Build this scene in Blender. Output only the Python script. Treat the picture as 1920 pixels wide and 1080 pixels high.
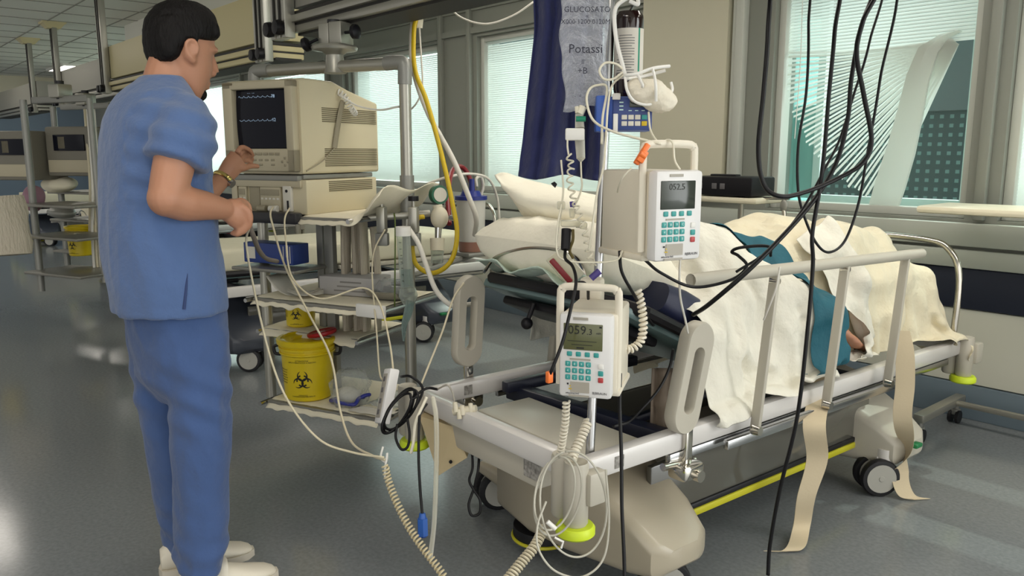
import bpy, bmesh, math, random
import numpy as np
from mathutils import Vector, Matrix, noise, Euler

for o in list(bpy.data.objects):
    bpy.data.objects.remove(o)
SC = bpy.context.scene
COL = SC.collection
random.seed(7)
PI = math.pi

# ---------------------------------------------------------------- camera
FPX, HORIZON, VPX, CAM_H = 1500.0, 285.0, -350.0, 1.33
_pitch = math.atan((540 - HORIZON) / FPX)
_yaw = math.atan((960 - VPX) / math.hypot(FPX, 540 - HORIZON))
FH = np.array([-math.cos(_yaw), math.sin(_yaw), 0])
FWD = FH * math.cos(_pitch) + np.array([0, 0, -math.sin(_pitch)])
RGT = np.array([math.sin(_yaw), math.cos(_yaw), 0])
UPV = np.cross(RGT, FWD)
CPOS = np.array([0, 0, CAM_H])
cam_data = bpy.data.cameras.new('camera')
cam = bpy.data.objects.new('camera', cam_data)
COL.objects.link(cam)
cam_data.sensor_width = 36.0
cam_data.lens = FPX * 36.0 / 1920.0
cam_data.clip_start = 0.05
cam_data.clip_end = 200
_m = Matrix((
    (RGT[0], UPV[0], -FWD[0], CPOS[0]),
    (RGT[1], UPV[1], -FWD[1], CPOS[1]),
    (RGT[2], UPV[2], -FWD[2], CPOS[2]),
    (0, 0, 0, 1)))
cam.matrix_world = _m
SC.camera = cam

# measuring helpers: a sight line through a picture point, cut by a plane of the room
def ray(x, y): return FWD * FPX + RGT * (x - 960) + UPV * (540 - y)
def atz(x, y, z): r = ray(x, y); return Vector(CPOS + r * ((z - CAM_H) / r[2]))
def aty(x, y, Y): r = ray(x, y); return Vector(CPOS + r * (Y / r[1]))
def atx(x, y, X): r = ray(x, y); return Vector(CPOS + r * (X / r[0]))
def atd(x, y, d): r = ray(x, y); return Vector(CPOS + r * (d / FPX))

# ---------------------------------------------------------------- world, sun, exposure
SC.view_settings.view_transform = 'Standard'
SC.view_settings.look = 'None'
SC.view_settings.gamma = 1.0
SC.view_settings.exposure = 0.45
SC.cycles.use_denoising = True
SC.cycles.max_bounces = 8
SC.cycles.transparent_max_bounces = 16
SC.cycles.sample_clamp_indirect = 6.0
SC.cycles.caustics_reflective = False
SC.cycles.caustics_refractive = False

W = bpy.data.worlds.new('world')
SC.world = W
W.use_nodes = True
nt = W.node_tree
bg = nt.nodes['Background']
tc = nt.nodes.new('ShaderNodeTexCoord')
def env_lobe(d, lo, hi):
    """soft-edged bright side of the surroundings around direction d"""
    dt = nt.nodes.new('ShaderNodeVectorMath'); dt.operation = 'DOT_PRODUCT'
    dt.inputs[1].default_value = Vector(d).normalized()
    nt.links.new(tc.outputs['Generated'], dt.inputs[0])
    r = nt.nodes.new('ShaderNodeMapRange'); r.interpolation_type = 'SMOOTHSTEP'
    r.inputs['From Min'].default_value = lo; r.inputs['From Max'].default_value = hi
    nt.links.new(dt.outputs['Value'], r.inputs['Value'])
    return r.outputs[0]
def env_mix(base, fac, col):
    mx = nt.nodes.new('ShaderNodeMix'); mx.data_type = 'RGBA'
    if isinstance(base, tuple): mx.inputs['A'].default_value = base
    else: nt.links.new(base, mx.inputs['A'])
    mx.inputs['B'].default_value = col
    nt.links.new(fac, mx.inputs['Factor'])
    return mx.outputs['Result']
ENV_ROOM, ENV_SIDE, ENV_SKY = (0.31, 0.302, 0.28, 1), (1.25, 1.23, 1.16, 1), (3.9, 4.0, 3.95, 1)
e1 = env_mix(ENV_ROOM, env_lobe((0.88, -0.42, 0.22), 0.45, 0.9), ENV_SIDE)     # bright lobe added on the right as soft fill, no seen source
e2 = env_mix(e1, env_lobe((0, 1, 0.1), 0.0, 0.4), ENV_SKY)                     # open sky on the window side
nt.links.new(e2, bg.inputs['Color'])
bg.inputs['Strength'].default_value = 1.0

sun_d = bpy.data.lights.new('sun', 'SUN')
sun_d.energy = 1.6
sun_d.angle = math.radians(0.6)
sun_d.color = (1.0, 0.95, 0.84)
sun = bpy.data.objects.new('sun', sun_d)
COL.objects.link(sun)
_sd = Vector((-0.10, -0.62, -0.80)).normalized()
sun.rotation_euler = _sd.to_track_quat('-Z', 'Y').to_euler()
sun.location = (0, 12, 8)

# ---------------------------------------------------------------- materials
def lin(c):
    out = []
    for v in c[:3]:
        v = v / 255.0
        out.append(v / 12.92 if v <= 0.04045 else ((v + 0.055) / 1.055) ** 2.4)
    return (out[0], out[1], out[2], 1.0)

def M(name, rgb, rough=0.5, metal=0.0, bump=None, var=None, alpha=None, emit=None, trans=None, coat=0.0,
      sheen=0.0, stretch=None, translucent=None, ior=None, sss=None, spec=None):
    m = bpy.data.materials.new(name)
    m.use_nodes = True
    n = m.node_tree
    b = n.nodes['Principled BSDF']
    c = lin(rgb)
    b.inputs['Base Color'].default_value = c
    b.inputs['Roughness'].default_value = rough
    b.inputs['Metallic'].default_value = metal
    if spec is not None: b.inputs['Specular IOR Level'].default_value = spec
    if coat: b.inputs['Coat Weight'].default_value = coat
    if sheen:
        b.inputs['Sheen Weight'].default_value = sheen
        b.inputs['Sheen Roughness'].default_value = 0.6
    if sss:
        b.inputs['Subsurface Weight'].default_value = sss
        b.inputs['Subsurface Radius'].default_value = (0.012, 0.005, 0.003)
        b.inputs['Subsurface Scale'].default_value = 1.0
    if emit:
        b.inputs['Emission Color'].default_value = lin(emit[0])
        b.inputs['Emission Strength'].default_value = emit[1]
    if trans: b.inputs['Transmission Weight'].default_value = trans
    if ior: b.inputs['IOR'].default_value = ior
    if alpha is not None: b.inputs['Alpha'].default_value = alpha
    vec = None
    if bump or var:
        t = n.nodes.new('ShaderNodeTexCoord')
        mp = n.nodes.new('ShaderNodeMapping')
        if stretch: mp.inputs['Scale'].default_value = stretch
        n.links.new(t.outputs['Object'], mp.inputs['Vector'])
        vec = mp.outputs[0]
    if var:
        ns = n.nodes.new('ShaderNodeTexNoise')
        ns.inputs['Scale'].default_value = var[0]
        ns.inputs['Detail'].default_value = 5
        n.links.new(vec, ns.inputs['Vector'])
        rr = n.nodes.new('ShaderNodeMapRange')
        rr.inputs['From Min'].default_value = 0.3; rr.inputs['From Max'].default_value = 0.7
        rr.inputs['To Min'].default_value = 1 - var[1]; rr.inputs['To Max'].default_value = 1 + var[1]
        n.links.new(ns.outputs['Fac'], rr.inputs['Value'])
        vm = n.nodes.new('ShaderNodeVectorMath'); vm.operation = 'SCALE'
        vm.inputs[0].default_value = c[:3]
        n.links.new(rr.outputs[0], vm.inputs['Scale'])
        n.links.new(vm.outputs[0], b.inputs['Base Color'])
    if bump:
        nb = n.nodes.new('ShaderNodeTexNoise')
        nb.inputs['Scale'].default_value = bump[0]
        nb.inputs['Detail'].default_value = 6
        n.links.new(vec, nb.inputs['Vector'])
        bp = n.nodes.new('ShaderNodeBump')
        bp.inputs['Strength'].default_value = bump[1]
        bp.inputs['Distance'].default_value = bump[2] if len(bump) > 2 else 0.01
        n.links.new(nb.outputs['Fac'], bp.inputs['Height'])
        n.links.new(bp.outputs[0], b.inputs['Normal'])
    if translucent:
        tr = n.nodes.new('ShaderNodeBsdfTranslucent')
        tr.inputs['Color'].default_value = lin(translucent[0])
        ms = n.nodes.new('ShaderNodeMixShader')
        ms.inputs[0].default_value = translucent[1]
        n.links.new(b.outputs[0], ms.inputs[1]); n.links.new(tr.outputs[0], ms.inputs[2])
        n.links.new(ms.outputs[0], n.nodes['Material Output'].inputs['Surface'])
    return m

def M_film(name, tint, amount, rough=0.1, bump=None):
    """thin clear plastic or glass: mostly see-through, with a glossy skin"""
    m = bpy.data.materials.new(name); m.use_nodes = True
    n = m.node_tree
    for x in list(n.nodes):
        if x.type != 'OUTPUT_MATERIAL': n.nodes.remove(x)
    out = [x for x in n.nodes if x.type == 'OUTPUT_MATERIAL'][0]
    t = n.nodes.new('ShaderNodeBsdfTransparent'); t.inputs[0].default_value = lin(tint)
    g = n.nodes.new('ShaderNodeBsdfPrincipled')
    g.inputs['Base Color'].default_value = lin(tint); g.inputs['Roughness'].default_value = rough
    mxs = n.nodes.new('ShaderNodeMixShader'); mxs.inputs[0].default_value = amount
    lw = n.nodes.new('ShaderNodeLayerWeight'); lw.inputs[0].default_value = 0.35
    ad = n.nodes.new('ShaderNodeMath'); ad.operation = 'MULTIPLY_ADD'
    ad.inputs[1].default_value = min(0.9, amount * 2.0); ad.inputs[2].default_value = amount * 0.6
    n.links.new(lw.outputs['Facing'], ad.inputs[0])
    n.links.new(ad.outputs[0], mxs.inputs[0])
    n.links.new(t.outputs[0], mxs.inputs[1]); n.links.new(g.outputs[0], mxs.inputs[2])
    if bump:
        tcn = n.nodes.new('ShaderNodeTexCoord')
        nb = n.nodes.new('ShaderNodeTexNoise'); nb.inputs['Scale'].default_value = bump[0]; nb.inputs['Detail'].default_value = 4
        n.links.new(tcn.outputs['Object'], nb.inputs['Vector'])
        bp = n.nodes.new('ShaderNodeBump'); bp.inputs['Strength'].default_value = bump[1]; bp.inputs['Distance'].default_value = 0.02
        n.links.new(nb.outputs['Fac'], bp.inputs['Height']); n.links.new(bp.outputs[0], g.inputs['Normal'])
        n.links.new(bp.outputs[0], lw.inputs['Normal'])
    n.links.new(mxs.outputs[0], out.inputs['Surface'])
    return m

# ---------------------------------------------------------------- mesh building
def catmull(pts, k):
    P = [Vector(p) for p in pts]
    if len(P) < 3 or k <= 1: return P
    Q = [P[0] * 2 - P[1]] + P + [P[-1] * 2 - P[-2]]
    out = []
    for i in range(1, len(Q) - 2):
        p0, p1, p2, p3 = Q[i - 1], Q[i], Q[i + 1], Q[i + 2]
        for j in range(k):
            t = j / k
            out.append(0.5 * ((2 * p1) + (p2 - p0) * t + (2 * p0 - 5 * p1 + 4 * p2 - p3) * t * t
                              + (3 * p1 - p0 - 3 * p2 + p3) * t ** 3))
    out.append(P[-1])
    return out

class MB:
    def __init__(s, xf=None):
        s.v = []; s.f = []; s.xf = xf
    def add(s, vs, fs, xf=None):
        b = len(s.v)
        for p in vs:
            p = Vector(p)
            if xf is not None: p = xf @ p
            if s.xf is not None: p = s.xf @ p
            s.v.append(p)
        s.f.extend([tuple(i + b for i in f) for f in fs])
        return s
    def box(s, c, sz, bev=0.0, R=None, xf=None):
        hx, hy, hz = sz[0] / 2, sz[1] / 2, sz[2] / 2
        c = Vector(c)
        b = min(bev, hx * .98, hy * .98, hz * .98)
        T = Matrix.Translation(c) @ (R.to_4x4() if R is not None else Matrix())
        if xf is not None: T = xf @ T
        if b <= 0:
            vs = [(x * hx, y * hy, z * hz) for x in (-1, 1) for y in (-1, 1) for z in (-1, 1)]
            fs = [(0, 1, 3, 2), (4, 6, 7, 5), (0, 4, 5, 1), (2, 3, 7, 6), (0, 2, 6, 4), (1, 5, 7, 3)]
            return s.add(vs, fs, T)
        bm = bmesh.new()
        bmesh.ops.create_cube(bm, size=1)
        for v in bm.verts: v.co = Vector((v.co.x * 2 * hx, v.co.y * 2 * hy, v.co.z * 2 * hz))
        bmesh.ops.bevel(bm, geom=list(bm.edges), offset=b, segments=2, affect='EDGES', profile=0.5)
        bm.verts.index_update()
        vs = [v.co.copy() for v in bm.verts]
        fs = [tuple(v.index for v in f.verts) for f in bm.faces]
        bm.free()
        return s.add(vs, fs, T)
    def cyl(s, p0, p1, r0, r1=None, n=16, caps=True):
        if r1 is None: r1 = r0
        return s.tube([p0, p1], [r0, r1], n, k=1, caps=caps)
    def tube(s, pts, r, n=8, k=6, caps=True, closed=False, flat=None):
        P = [Vector(p) for p in pts]
        if closed:
            P3 = P[-2:] + P + P[:2] if k > 1 else P
            if k > 1:
                full = catmull(P3, k); P = full[2 * k: 2 * k + len(P) * k]
        else:
            npt = len(P)
            P = catmull(P, k)
        N = len(P)
        if isinstance(r, (list, tuple)):
            rr = [r[min(len(r) - 1, int(i * (len(r) - 1) / (N - 1)))] * (1 - ((i * (len(r) - 1) / (N - 1)) % 1))
                  + r[min(len(r) - 1, int(i * (len(r) - 1) / (N - 1)) + 1)] * ((i * (len(r) - 1) / (N - 1)) % 1) for i in range(N)]
        else: rr = [r] * N
        vs = []; fs = []
        up = None
        for i in range(N):
            if closed: t = P[(i + 1) % N] - P[i - 1]
            else: t = P[min(i + 1, N - 1)] - P[max(i - 1, 0)]
            if t.length < 1e-9: t = Vector((0, 0, 1))
            t.normalize()
            if up is None:
                a = Vector((0, 0, 1)) if abs(t.z) < 0.9 else Vector((1, 0, 0))
                up = (a - t * a.dot(t)).normalized()
            else:
                up = up - t * up.dot(t)
                if up.length < 1e-6: up = t.orthogonal()
                up.normalize()
            sd = t.cross(up)
            fx, fy = flat if flat else (1, 1)
            for j in range(n):
                a = 2 * PI * j / n
                vs.append(P[i] + sd * (math.cos(a) * rr[i] * fx) + up * (math.sin(a) * rr[i] * fy))
        L = N if closed else N - 1
        for i in range(L):
            for j in range(n):
                i2 = (i + 1) % N
                fs.append((i * n + j, i * n + (j + 1) % n, i2 * n + (j + 1) % n, i2 * n + j))
        if caps and not closed:
            fs.append(tuple(range(n - 1, -1, -1)))
            fs.append(tuple((N - 1) * n + j for j in range(n)))
        return s.add(vs, fs)
    def loft(s, rings, cap0=True, cap1=True, xf=None):
        n = len(rings[0]); vs = [p for r in rings for p in r]; fs = []
        for i in range(len(rings) - 1):
            for j in range(n):
                fs.append((i * n + j, i * n + (j + 1) % n, (i + 1) * n + (j + 1) % n, (i + 1) * n + j))
        if cap0: fs.append(tuple(range(n - 1, -1, -1)))
        if cap1: fs.append(tuple((len(rings) - 1) * n + j for j in range(n)))
        return s.add(vs, fs, xf)
    def lathe(s, prof, c=(0, 0, 0), n=24, R=None, caps=True):
        T = Matrix.Translation(Vector(c)) @ (R.to_4x4() if R is not None else Matrix())
        rings = [[(max(r, 1e-4) * math.cos(2 * PI * j / n), max(r, 1e-4) * math.sin(2 * PI * j / n), z) for j in range(n)] for r, z in prof]
        return s.loft(rings, caps, caps, T)
    def prism(s, outline, d, T=None):
        """outline in local xy, extruded 0..d along local z"""
        n = len(outline)
        vs = [(x, y, 0) for x, y in outline] + [(x, y, d) for x, y in outline]
        fs = [tuple(range(n - 1, -1, -1)), tuple(range(n, 2 * n))]
        fs += [(j, (j + 1) % n, n + (j + 1) % n, n + j) for j in range(n)]
        return s.add(vs, fs, T)
    def ball(s, c, r, n=16, m=10, R=None):
        if not isinstance(r, (tuple, list)): r = (r, r, r)
        T = Matrix.Translation(Vector(c)) @ (R.to_4x4() if R is not None else Matrix())
        rings = []
        for i in range(m + 1):
            a = -PI / 2 + PI * i / m
            q = max(math.cos(a), 1e-3)
            rings.append([(r[0] * q * math.cos(2 * PI * j / n), r[1] * q * math.sin(2 * PI * j / n), r[2] * math.sin(a)) for j in range(n)])
        return s.loft(rings, True, True, T)
    def grid(s, P, thick=0.0):
        ny, nx = len(P), len(P[0])
        vs = [Vector(p) for r in P for p in r]
        fs = [(i * nx + j, i * nx + j + 1, (i + 1) * nx + j + 1, (i + 1) * nx + j) for i in range(ny - 1) for j in range(nx - 1)]
        if thick:
            nr = [Vector((0, 0, 0)) for _ in vs]
            for f in fs:
                q = (vs[f[1]] - vs[f[0]]).cross(vs[f[3]] - vs[f[0]])
                for i in f: nr[i] += q
            b = len(vs)
            vs += [vs[i] - (nr[i].normalized() if nr[i].length > 1e-12 else Vector((0, 0, 1))) * thick for i in range(b)]
            fs += [tuple(b + i for i in reversed(f)) for f in fs]
            rim = [j for j in range(nx)] + [i * nx + nx - 1 for i in range(1, ny)] + [(ny - 1) * nx + j for j in range(nx - 2, -1, -1)] + [i * nx for i in range(ny - 2, 0, -1)]
            for a in range(len(rim)):
                p, q = rim[a], rim[(a + 1) % len(rim)]
                fs.append((q, p, p + b, q + b))
        return s.add(vs, fs)

def root_of(o):
    return o
def mesh_from(name, mb, mat, ang=40):
    me = bpy.data.meshes.new(name)
    me.from_pydata([tuple(p) for p in mb.v], [], mb.f)
    me.validate()
    bm = bmesh.new(); bm.from_mesh(me)
    bmesh.ops.recalc_face_normals(bm, faces=bm.faces)
    bm.to_mesh(me); bm.free()
    for p in me.polygons: p.use_smooth = True
    if ang < 180: me.set_sharp_from_angle(angle=math.radians(ang))
    if mat: me.materials.append(mat)
    return me

WM = {}     # world matrices of thing roots
def tag(o, label=None, cat=None, group=None, kind=None):
    if label: o['label'] = label
    if cat: o['category'] = cat
    if group: o['group'] = group
    if kind: o['kind'] = kind
    return o
def thing(name, label, cat, loc=(0, 0, 0), rz=0.0, group=None, tilt=None):
    o = bpy.data.objects.new(name, None)
    o.empty_display_size = 0.05
    COL.objects.link(o)
    Rm = Matrix.Rotation(rz, 4, 'Z')
    if tilt is not None: Rm = Rm @ tilt.to_4x4()
    m = Matrix.Translation(Vector(loc)) @ Rm
    o.matrix_world = m
    WM[o.name] = m.copy()
    return tag(o, label, cat, group)
def part(name, mb, mat, parent=None, world=False, label=None, ang=40, kind=None):
    """one mesh object; with a parent its coordinates are the parent's (world=True: given in room coordinates)"""
    if parent is not None and world:
        inv = WM[parent.name].inverted()
        mb.v = [inv @ p for p in mb.v]
    o = bpy.data.objects.new(name, mesh_from(name, mb, mat, ang))
    COL.objects.link(o)
    if parent is not None:
        o.parent = parent
        WM[o.name] = WM[parent.name]
    if label: o['label'] = label
    if kind: o['kind'] = kind
    return o
def single(name, mb, mat, label, cat, group=None, kind=None, ang=40):
    """a thing that is one mesh, its origin at the middle of its base"""
    xs = [p.x for p in mb.v]; ys = [p.y for p in mb.v]; zs = [p.z for p in mb.v]
    c = Vector(((min(xs) + max(xs)) / 2, (min(ys) + max(ys)) / 2, min(zs)))
    mb.v = [p - c for p in mb.v]
    o = bpy.data.objects.new(name, mesh_from(name, mb, mat, ang))
    o.location = c
    COL.objects.link(o)
    WM[o.name] = Matrix.Translation(c)
    return tag(o, label, cat, group, kind)
def struct(name, mb, mat, ang=40):
    o = bpy.data.objects.new(name, mesh_from(name, mb, mat, ang))
    COL.objects.link(o)
    o['kind'] = 'structure'
    WM[o.name] = Matrix()
    return o
def copy_tree(o, loc, rz=None, label=None, group=None):
    c = o.copy(); COL.objects.link(c)
    c.location = loc
    if rz is not None: c.rotation_euler = (0, 0, rz)
    if label: c['label'] = label
    if group: c['group'] = group
    for ch in [x for x in bpy.data.objects if x.parent == o]:
        d = ch.copy(); COL.objects.link(d); d.parent = c
        for g in [x for x in bpy.data.objects if x.parent == ch]:
            e = g.copy(); COL.objects.link(e); e.parent = d
    return c

def text_mb(body, size, T, depth=0.0004, align='CENTER'):
    """lettering as a thin mesh; T places its xy plane"""
    cu = bpy.data.curves.new('t', 'FONT')
    cu.body = body; cu.size = size; cu.align_x = align; cu.align_y = 'CENTER'
    cu.extrude = depth; cu.resolution_u = 2
    ob = bpy.data.objects.new('t', cu)
    COL.objects.link(ob)
    dg = bpy.context.evaluated_depsgraph_get()
    me = bpy.data.meshes.new_from_object(ob.evaluated_get(dg))
    mb = MB()
    mb.add([v.co.copy() for v in me.vertices], [tuple(p.vertices) for p in me.polygons], T)
    bpy.data.objects.remove(ob); bpy.data.curves.remove(cu); bpy.data.meshes.remove(me)
    return mb
def fuse(mb, voxel, smooth=2):
    """melt closed shells into one continuous skin"""
    me = bpy.data.meshes.new('f')
    me.from_pydata([tuple(p) for p in mb.v], [], mb.f)
    bm = bmesh.new(); bm.from_mesh(me)
    bmesh.ops.recalc_face_normals(bm, faces=bm.faces)
    bm.to_mesh(me); bm.free()
    ob = bpy.data.objects.new('f', me); COL.objects.link(ob)
    r = ob.modifiers.new('r', 'REMESH'); r.mode = 'VOXEL'; r.voxel_size = voxel
    if smooth:
        sm = ob.modifiers.new('s', 'SMOOTH'); sm.factor = 0.5; sm.iterations = smooth
    dg = bpy.context.evaluated_depsgraph_get()
    m2 = bpy.data.meshes.new_from_object(ob.evaluated_get(dg))
    out = MB()
    out.add([v.co.copy() for v in m2.vertices], [tuple(p.vertices) for p in m2.polygons])
    out.n = [v.normal.copy() for v in m2.vertices]
    bpy.data.objects.remove(ob); bpy.data.meshes.remove(me); bpy.data.meshes.remove(m2)
    return out
def wrinkle(mb, amp, scale, seed=0.0, fn=None):
    for i, p in enumerate(mb.v):
        q = Vector((p.x * scale[0] + seed, p.y * scale[1] + seed * 1.7, p.z * scale[2]))
        h = noise.noise(q) * 0.6 + (0.5 - abs(noise.noise(q * 1.9 + Vector((3, 1, 7))))) * 0.7
        mb.v[i] = p + mb.n[i] * (amp * h * (fn(p) if fn else 1.0))
    return mb
def Rx(a): return Matrix.Rotation(math.radians(a), 3, 'X')
def Ry(a): return Matrix.Rotation(math.radians(a), 3, 'Y')
def Rz(a): return Matrix.Rotation(math.radians(a), 3, 'Z')
def coil(pts, rc, turns, r, n=6, per=10):
    """coiled cord around a path"""
    P = catmull(pts, 14)
    L = [0]
    for i in range(1, len(P)): L.append(L[-1] + (P[i] - P[i - 1]).length)
    out = []
    N = int(turns * per)
    up = Vector((0.3, 0.2, 0.9)).normalized()
    k = 0
    for i in range(N + 1):
        s = L[-1] * i / N
        while k < len(L) - 2 and L[k + 1] < s: k += 1
        t = (s - L[k]) / max(1e-9, L[k + 1] - L[k])
        c = P[k].lerp(P[k + 1], t); tg = (P[k + 1] - P[k]).normalized()
        u = (up - tg * up.dot(tg)); 
        if u.length < 1e-4: u = tg.orthogonal()
        u.normalize(); w = tg.cross(u)
        a = 2 * PI * i / per
        out.append(c + (u * math.cos(a) + w * math.sin(a)) * rc)
    return MB().tube(out, r, n, k=1)
def stadium(w, h, n=8):
    """rounded outline, half circles on the short ends (h > w)"""
    r = w / 2; o = []
    for i in range(n + 1):
        a = PI * i / n; o.append((r * math.cos(a), h / 2 - r + r * math.sin(a)))
    for i in range(n + 1):
        a = PI + PI * i / n; o.append((r * math.cos(a), -h / 2 + r + r * math.sin(a)))
    return o
def rrect(w, h, r, n=4):
    o = []
    for cx, cy, a0 in ((w / 2 - r, h / 2 - r, 0), (-w / 2 + r, h / 2 - r, 90), (-w / 2 + r, -h / 2 + r, 180), (w / 2 - r, -h / 2 + r, 270)):
        for i in range(n + 1):
            a = math.radians(a0 + 90 * i / n); o.append((cx + r * math.cos(a), cy + r * math.sin(a)))
    return o
# ================================================================ materials of the place
m_floor = M('floor_vinyl', (124, 128, 130), rough=0.15, bump=(3.0, 0.05, 0.02), var=(70, 0.12), spec=0.5)
m_ceil = M('ceiling_tile', (226, 224, 214), rough=0.9)
m_beige = M('beige_panel', (205, 200, 178), rough=0.55)
m_lower = M('lower_wall_panel', (220, 218, 202), rough=0.4)
m_frame = M('window_frame_paint', (134, 136, 128), rough=0.4)
m_framel = M('pale_frame_paint', (188, 190, 182), rough=0.4)
m_band = M('metal_band', (188, 192, 182), rough=0.35, metal=0.25)
m_navyband = M('dark_bumper_band', (42, 46, 60), rough=0.45, spec=0.3)
m_base = M('blue_coving', (104, 118, 128), rough=0.4)
m_farwall = M('blue_wall', (104, 122, 140), rough=0.5)
m_white = M('white_enamel', (228, 226, 220), rough=0.35)
m_outwhite = M('white_sash', (235, 240, 240), rough=0.4)
m_turq = M('turquoise_glass_panel', (150, 200, 196), rough=0.2)
m_glass = M_film('window_glass', (236, 246, 244), 0.05, 0.02)
m_blind = M('blind_slat', (226, 228, 222), rough=0.5, translucent=((236, 240, 236), 0.55))
m_dark = M('black_plastic', (18, 17, 22), rough=0.45, spec=0.3)
m_black = M('black_rubber', (18, 18, 22), rough=0.5)
m_alu = M('brushed_aluminium', (170, 168, 158), rough=0.35, metal=0.7)
m_steel = M('steel', (190, 190, 190), rough=0.22, metal=1.0)
m_beam = M('pendant_grey', (150, 148, 138), rough=0.5)
m_beamb = M('pendant_cream', (206, 194, 150), rough=0.5)
m_slot = M('dark_slot', (36, 34, 30), rough=0.6)
m_light = M('light_diffuser', (255, 250, 235), emit=((255, 247, 236), 5.0))

WY = 4.3
CEIL = 2.75
# ---------------------------------------------------------------- floor, ceiling
mb = MB(); mb.box((-7.0, 0.9, -0.05), (24, 7.2, 0.1)); struct('floor', mb, m_floor)
mb = MB(); mb.box((-8.5, 1.6, CEIL + 0.05), (21, 6.0, 0.1))
struct('ceiling', mb, m_ceil)
mb = MB()
for i in range(30):
    mb.box((-18 + i * 0.6, 1.6, CEIL - 0.002), (0.012, 5.4, 0.008))
for j in range(9):
    mb.box((-9, -0.9 + j * 0.6, CEIL - 0.002), (17.6, 0.012, 0.008))
struct('trim_1', mb, M('ceiling_grid', (150, 148, 138), rough=0.8))
mb = MB(); mb.box((-18.05, 1.6, 1.2), (0.1, 5.6, 2.4)); struct('wall_far', mb, m_farwall)
mb = MB(); mb.box((-18.03, 1.6, 2.58), (0.14, 5.6, 0.4)); struct('trim_2', mb, m_beige)

# ---------------------------------------------------------------- window wall
WIN = [(-1.40, 0.75), (-2.66, -1.55), (-5.45, -3.62), (-7.6, -6.0), (-9.9, -8.1), (-12.3, -10.4), (-15.0, -12.9)]
Z0, Z1 = 1.0, 2.28
mb = MB(); mb.box((-7.8, WY + 0.125, 2.515), (20.6, 0.25, 0.47)); mb.box((-7.8, WY + 0.125, 0.5), (20.6, 0.25, 1.0))
xs = [0.75] + [v for w in WIN for v in (w[1], w[0])][1:] 
edges = []
prev = 2.5
for a, b in WIN:
    if prev - b > 0.01: edges.append((b, prev))
    prev = a
edges.append((-18.1, prev))
for a, b in edges:
    mb.box(((a + b) / 2, WY + 0.125, (Z0 + Z1) / 2), (b - a, 0.25, Z1 - Z0))
struct('wall_window', mb, m_frame)
mb = MB(); mb.box((-3.27, WY - 0.03, 1.9), (0.66, 0.06, 1.7)); struct('trim_3', mb, m_beige)           # plain beige pillar panel
mb = MB()
mb.box((-2.86, WY - 0.03, 1.9), (0.06, 0.06, 1.7), 0.01); mb.box((-2.905, WY - 0.02, 1.9), (0.02, 0.05, 1.7))
struct('trim_4', mb, m_framel)
mb = MB()
for x in (-1.475, -5.52, -5.93, -7.68, -8.02, -10.0, -10.32):
    mb.box((x, WY - 0.02, 1.875), (0.05, 0.05, 1.75), 0.008)
mb.box((-7.8, WY - 0.015, 2.33), (20.4, 0.03, 0.05)); mb.box((-7.8, WY - 0.01, 2.5), (20.4, 0.02, 0.02))
struct('trim_5', mb, m_frame)
# bands below the windows
def band(n, z0, z1, t, m, x0=-17.9, x1=2.4):
    b = MB(); b.box(((x0 + x1) / 2, WY - t / 2, (z0 + z1) / 2), (x1 - x0, t, z1 - z0), min(0.006, t / 3)); struct(n, b, m)
band('trim_6', 0.87, 0.985, 0.05, m_band)
band('trim_7', 0.765, 0.855, 0.06, m_band)
band('trim_8', 0.56, 0.76, 0.035, m_navyband)
band('trim_9', 0.18, 0.555, 0.02, m_lower)
band('baseboard_window', 0.0, 0.175, 0.03, m_base)

def slats(mbd, x0, x1, z0, z1, y, pitch=0.0175, w=0.02, tilt=64):
    n = int((z1 - z0) / pitch)
    c, s = math.cos(math.radians(tilt)) * w / 2, math.sin(math.radians(tilt)) * w / 2
    for i in range(n):
        z = z0 + (i + 0.5) * pitch
        mbd.add([(x0, y - c, z - s), (x1, y - c, z - s), (x1, y + c, z + s), (x0, y + c, z + s)], [(0, 1, 2, 3)])
def window(i, x0, x1, blind=True):
    r = bpy.data.objects.new('window_%d' % i, None); COL.objects.link(r); r['kind'] = 'structure'
    r.location = ((x0 + x1) / 2, WY + 0.1, Z0); WM[r.name] = Matrix.Translation(r.location)
    f = MB()
    t = 0.045
    for x in (x0 + t / 2, x1 - t / 2): f.box((x, WY + 0.09, (Z0 + Z1) / 2), (t, 0.09, Z1 - Z0), 0.006)
    for z in (Z0 + t / 2, Z1 - t / 2): f.box(((x0 + x1) / 2, WY + 0.09, z), (x1 - x0, 0.085, t), 0.006)
    part('frame', f, m_framel, r, world=True)
    g = MB(); g.box(((x0 + x1) / 2, WY + 0.15, (Z0 + Z1) / 2), (x1 - x0 - 0.06, 0.005, Z1 - Z0 - 0.06)); part('pane', g, m_glass, r, world=True)
    if blind:
        b = MB(); slats(b, x0 + t + 0.003, x1 - t - 0.003, Z0 + t + 0.005, Z1 - t - 0.02, WY + 0.085)
        b.box(((x0 + x1) / 2, WY + 0.085, Z1 - t - 0.01), (x1 - x0 - 2 * t, 0.025, 0.02))
        part('blind', b, m_blind, r, world=True)
    return r
for i, (a, b) in enumerate(WIN):
    if i != 1: window(i + 1, a, b)
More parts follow.
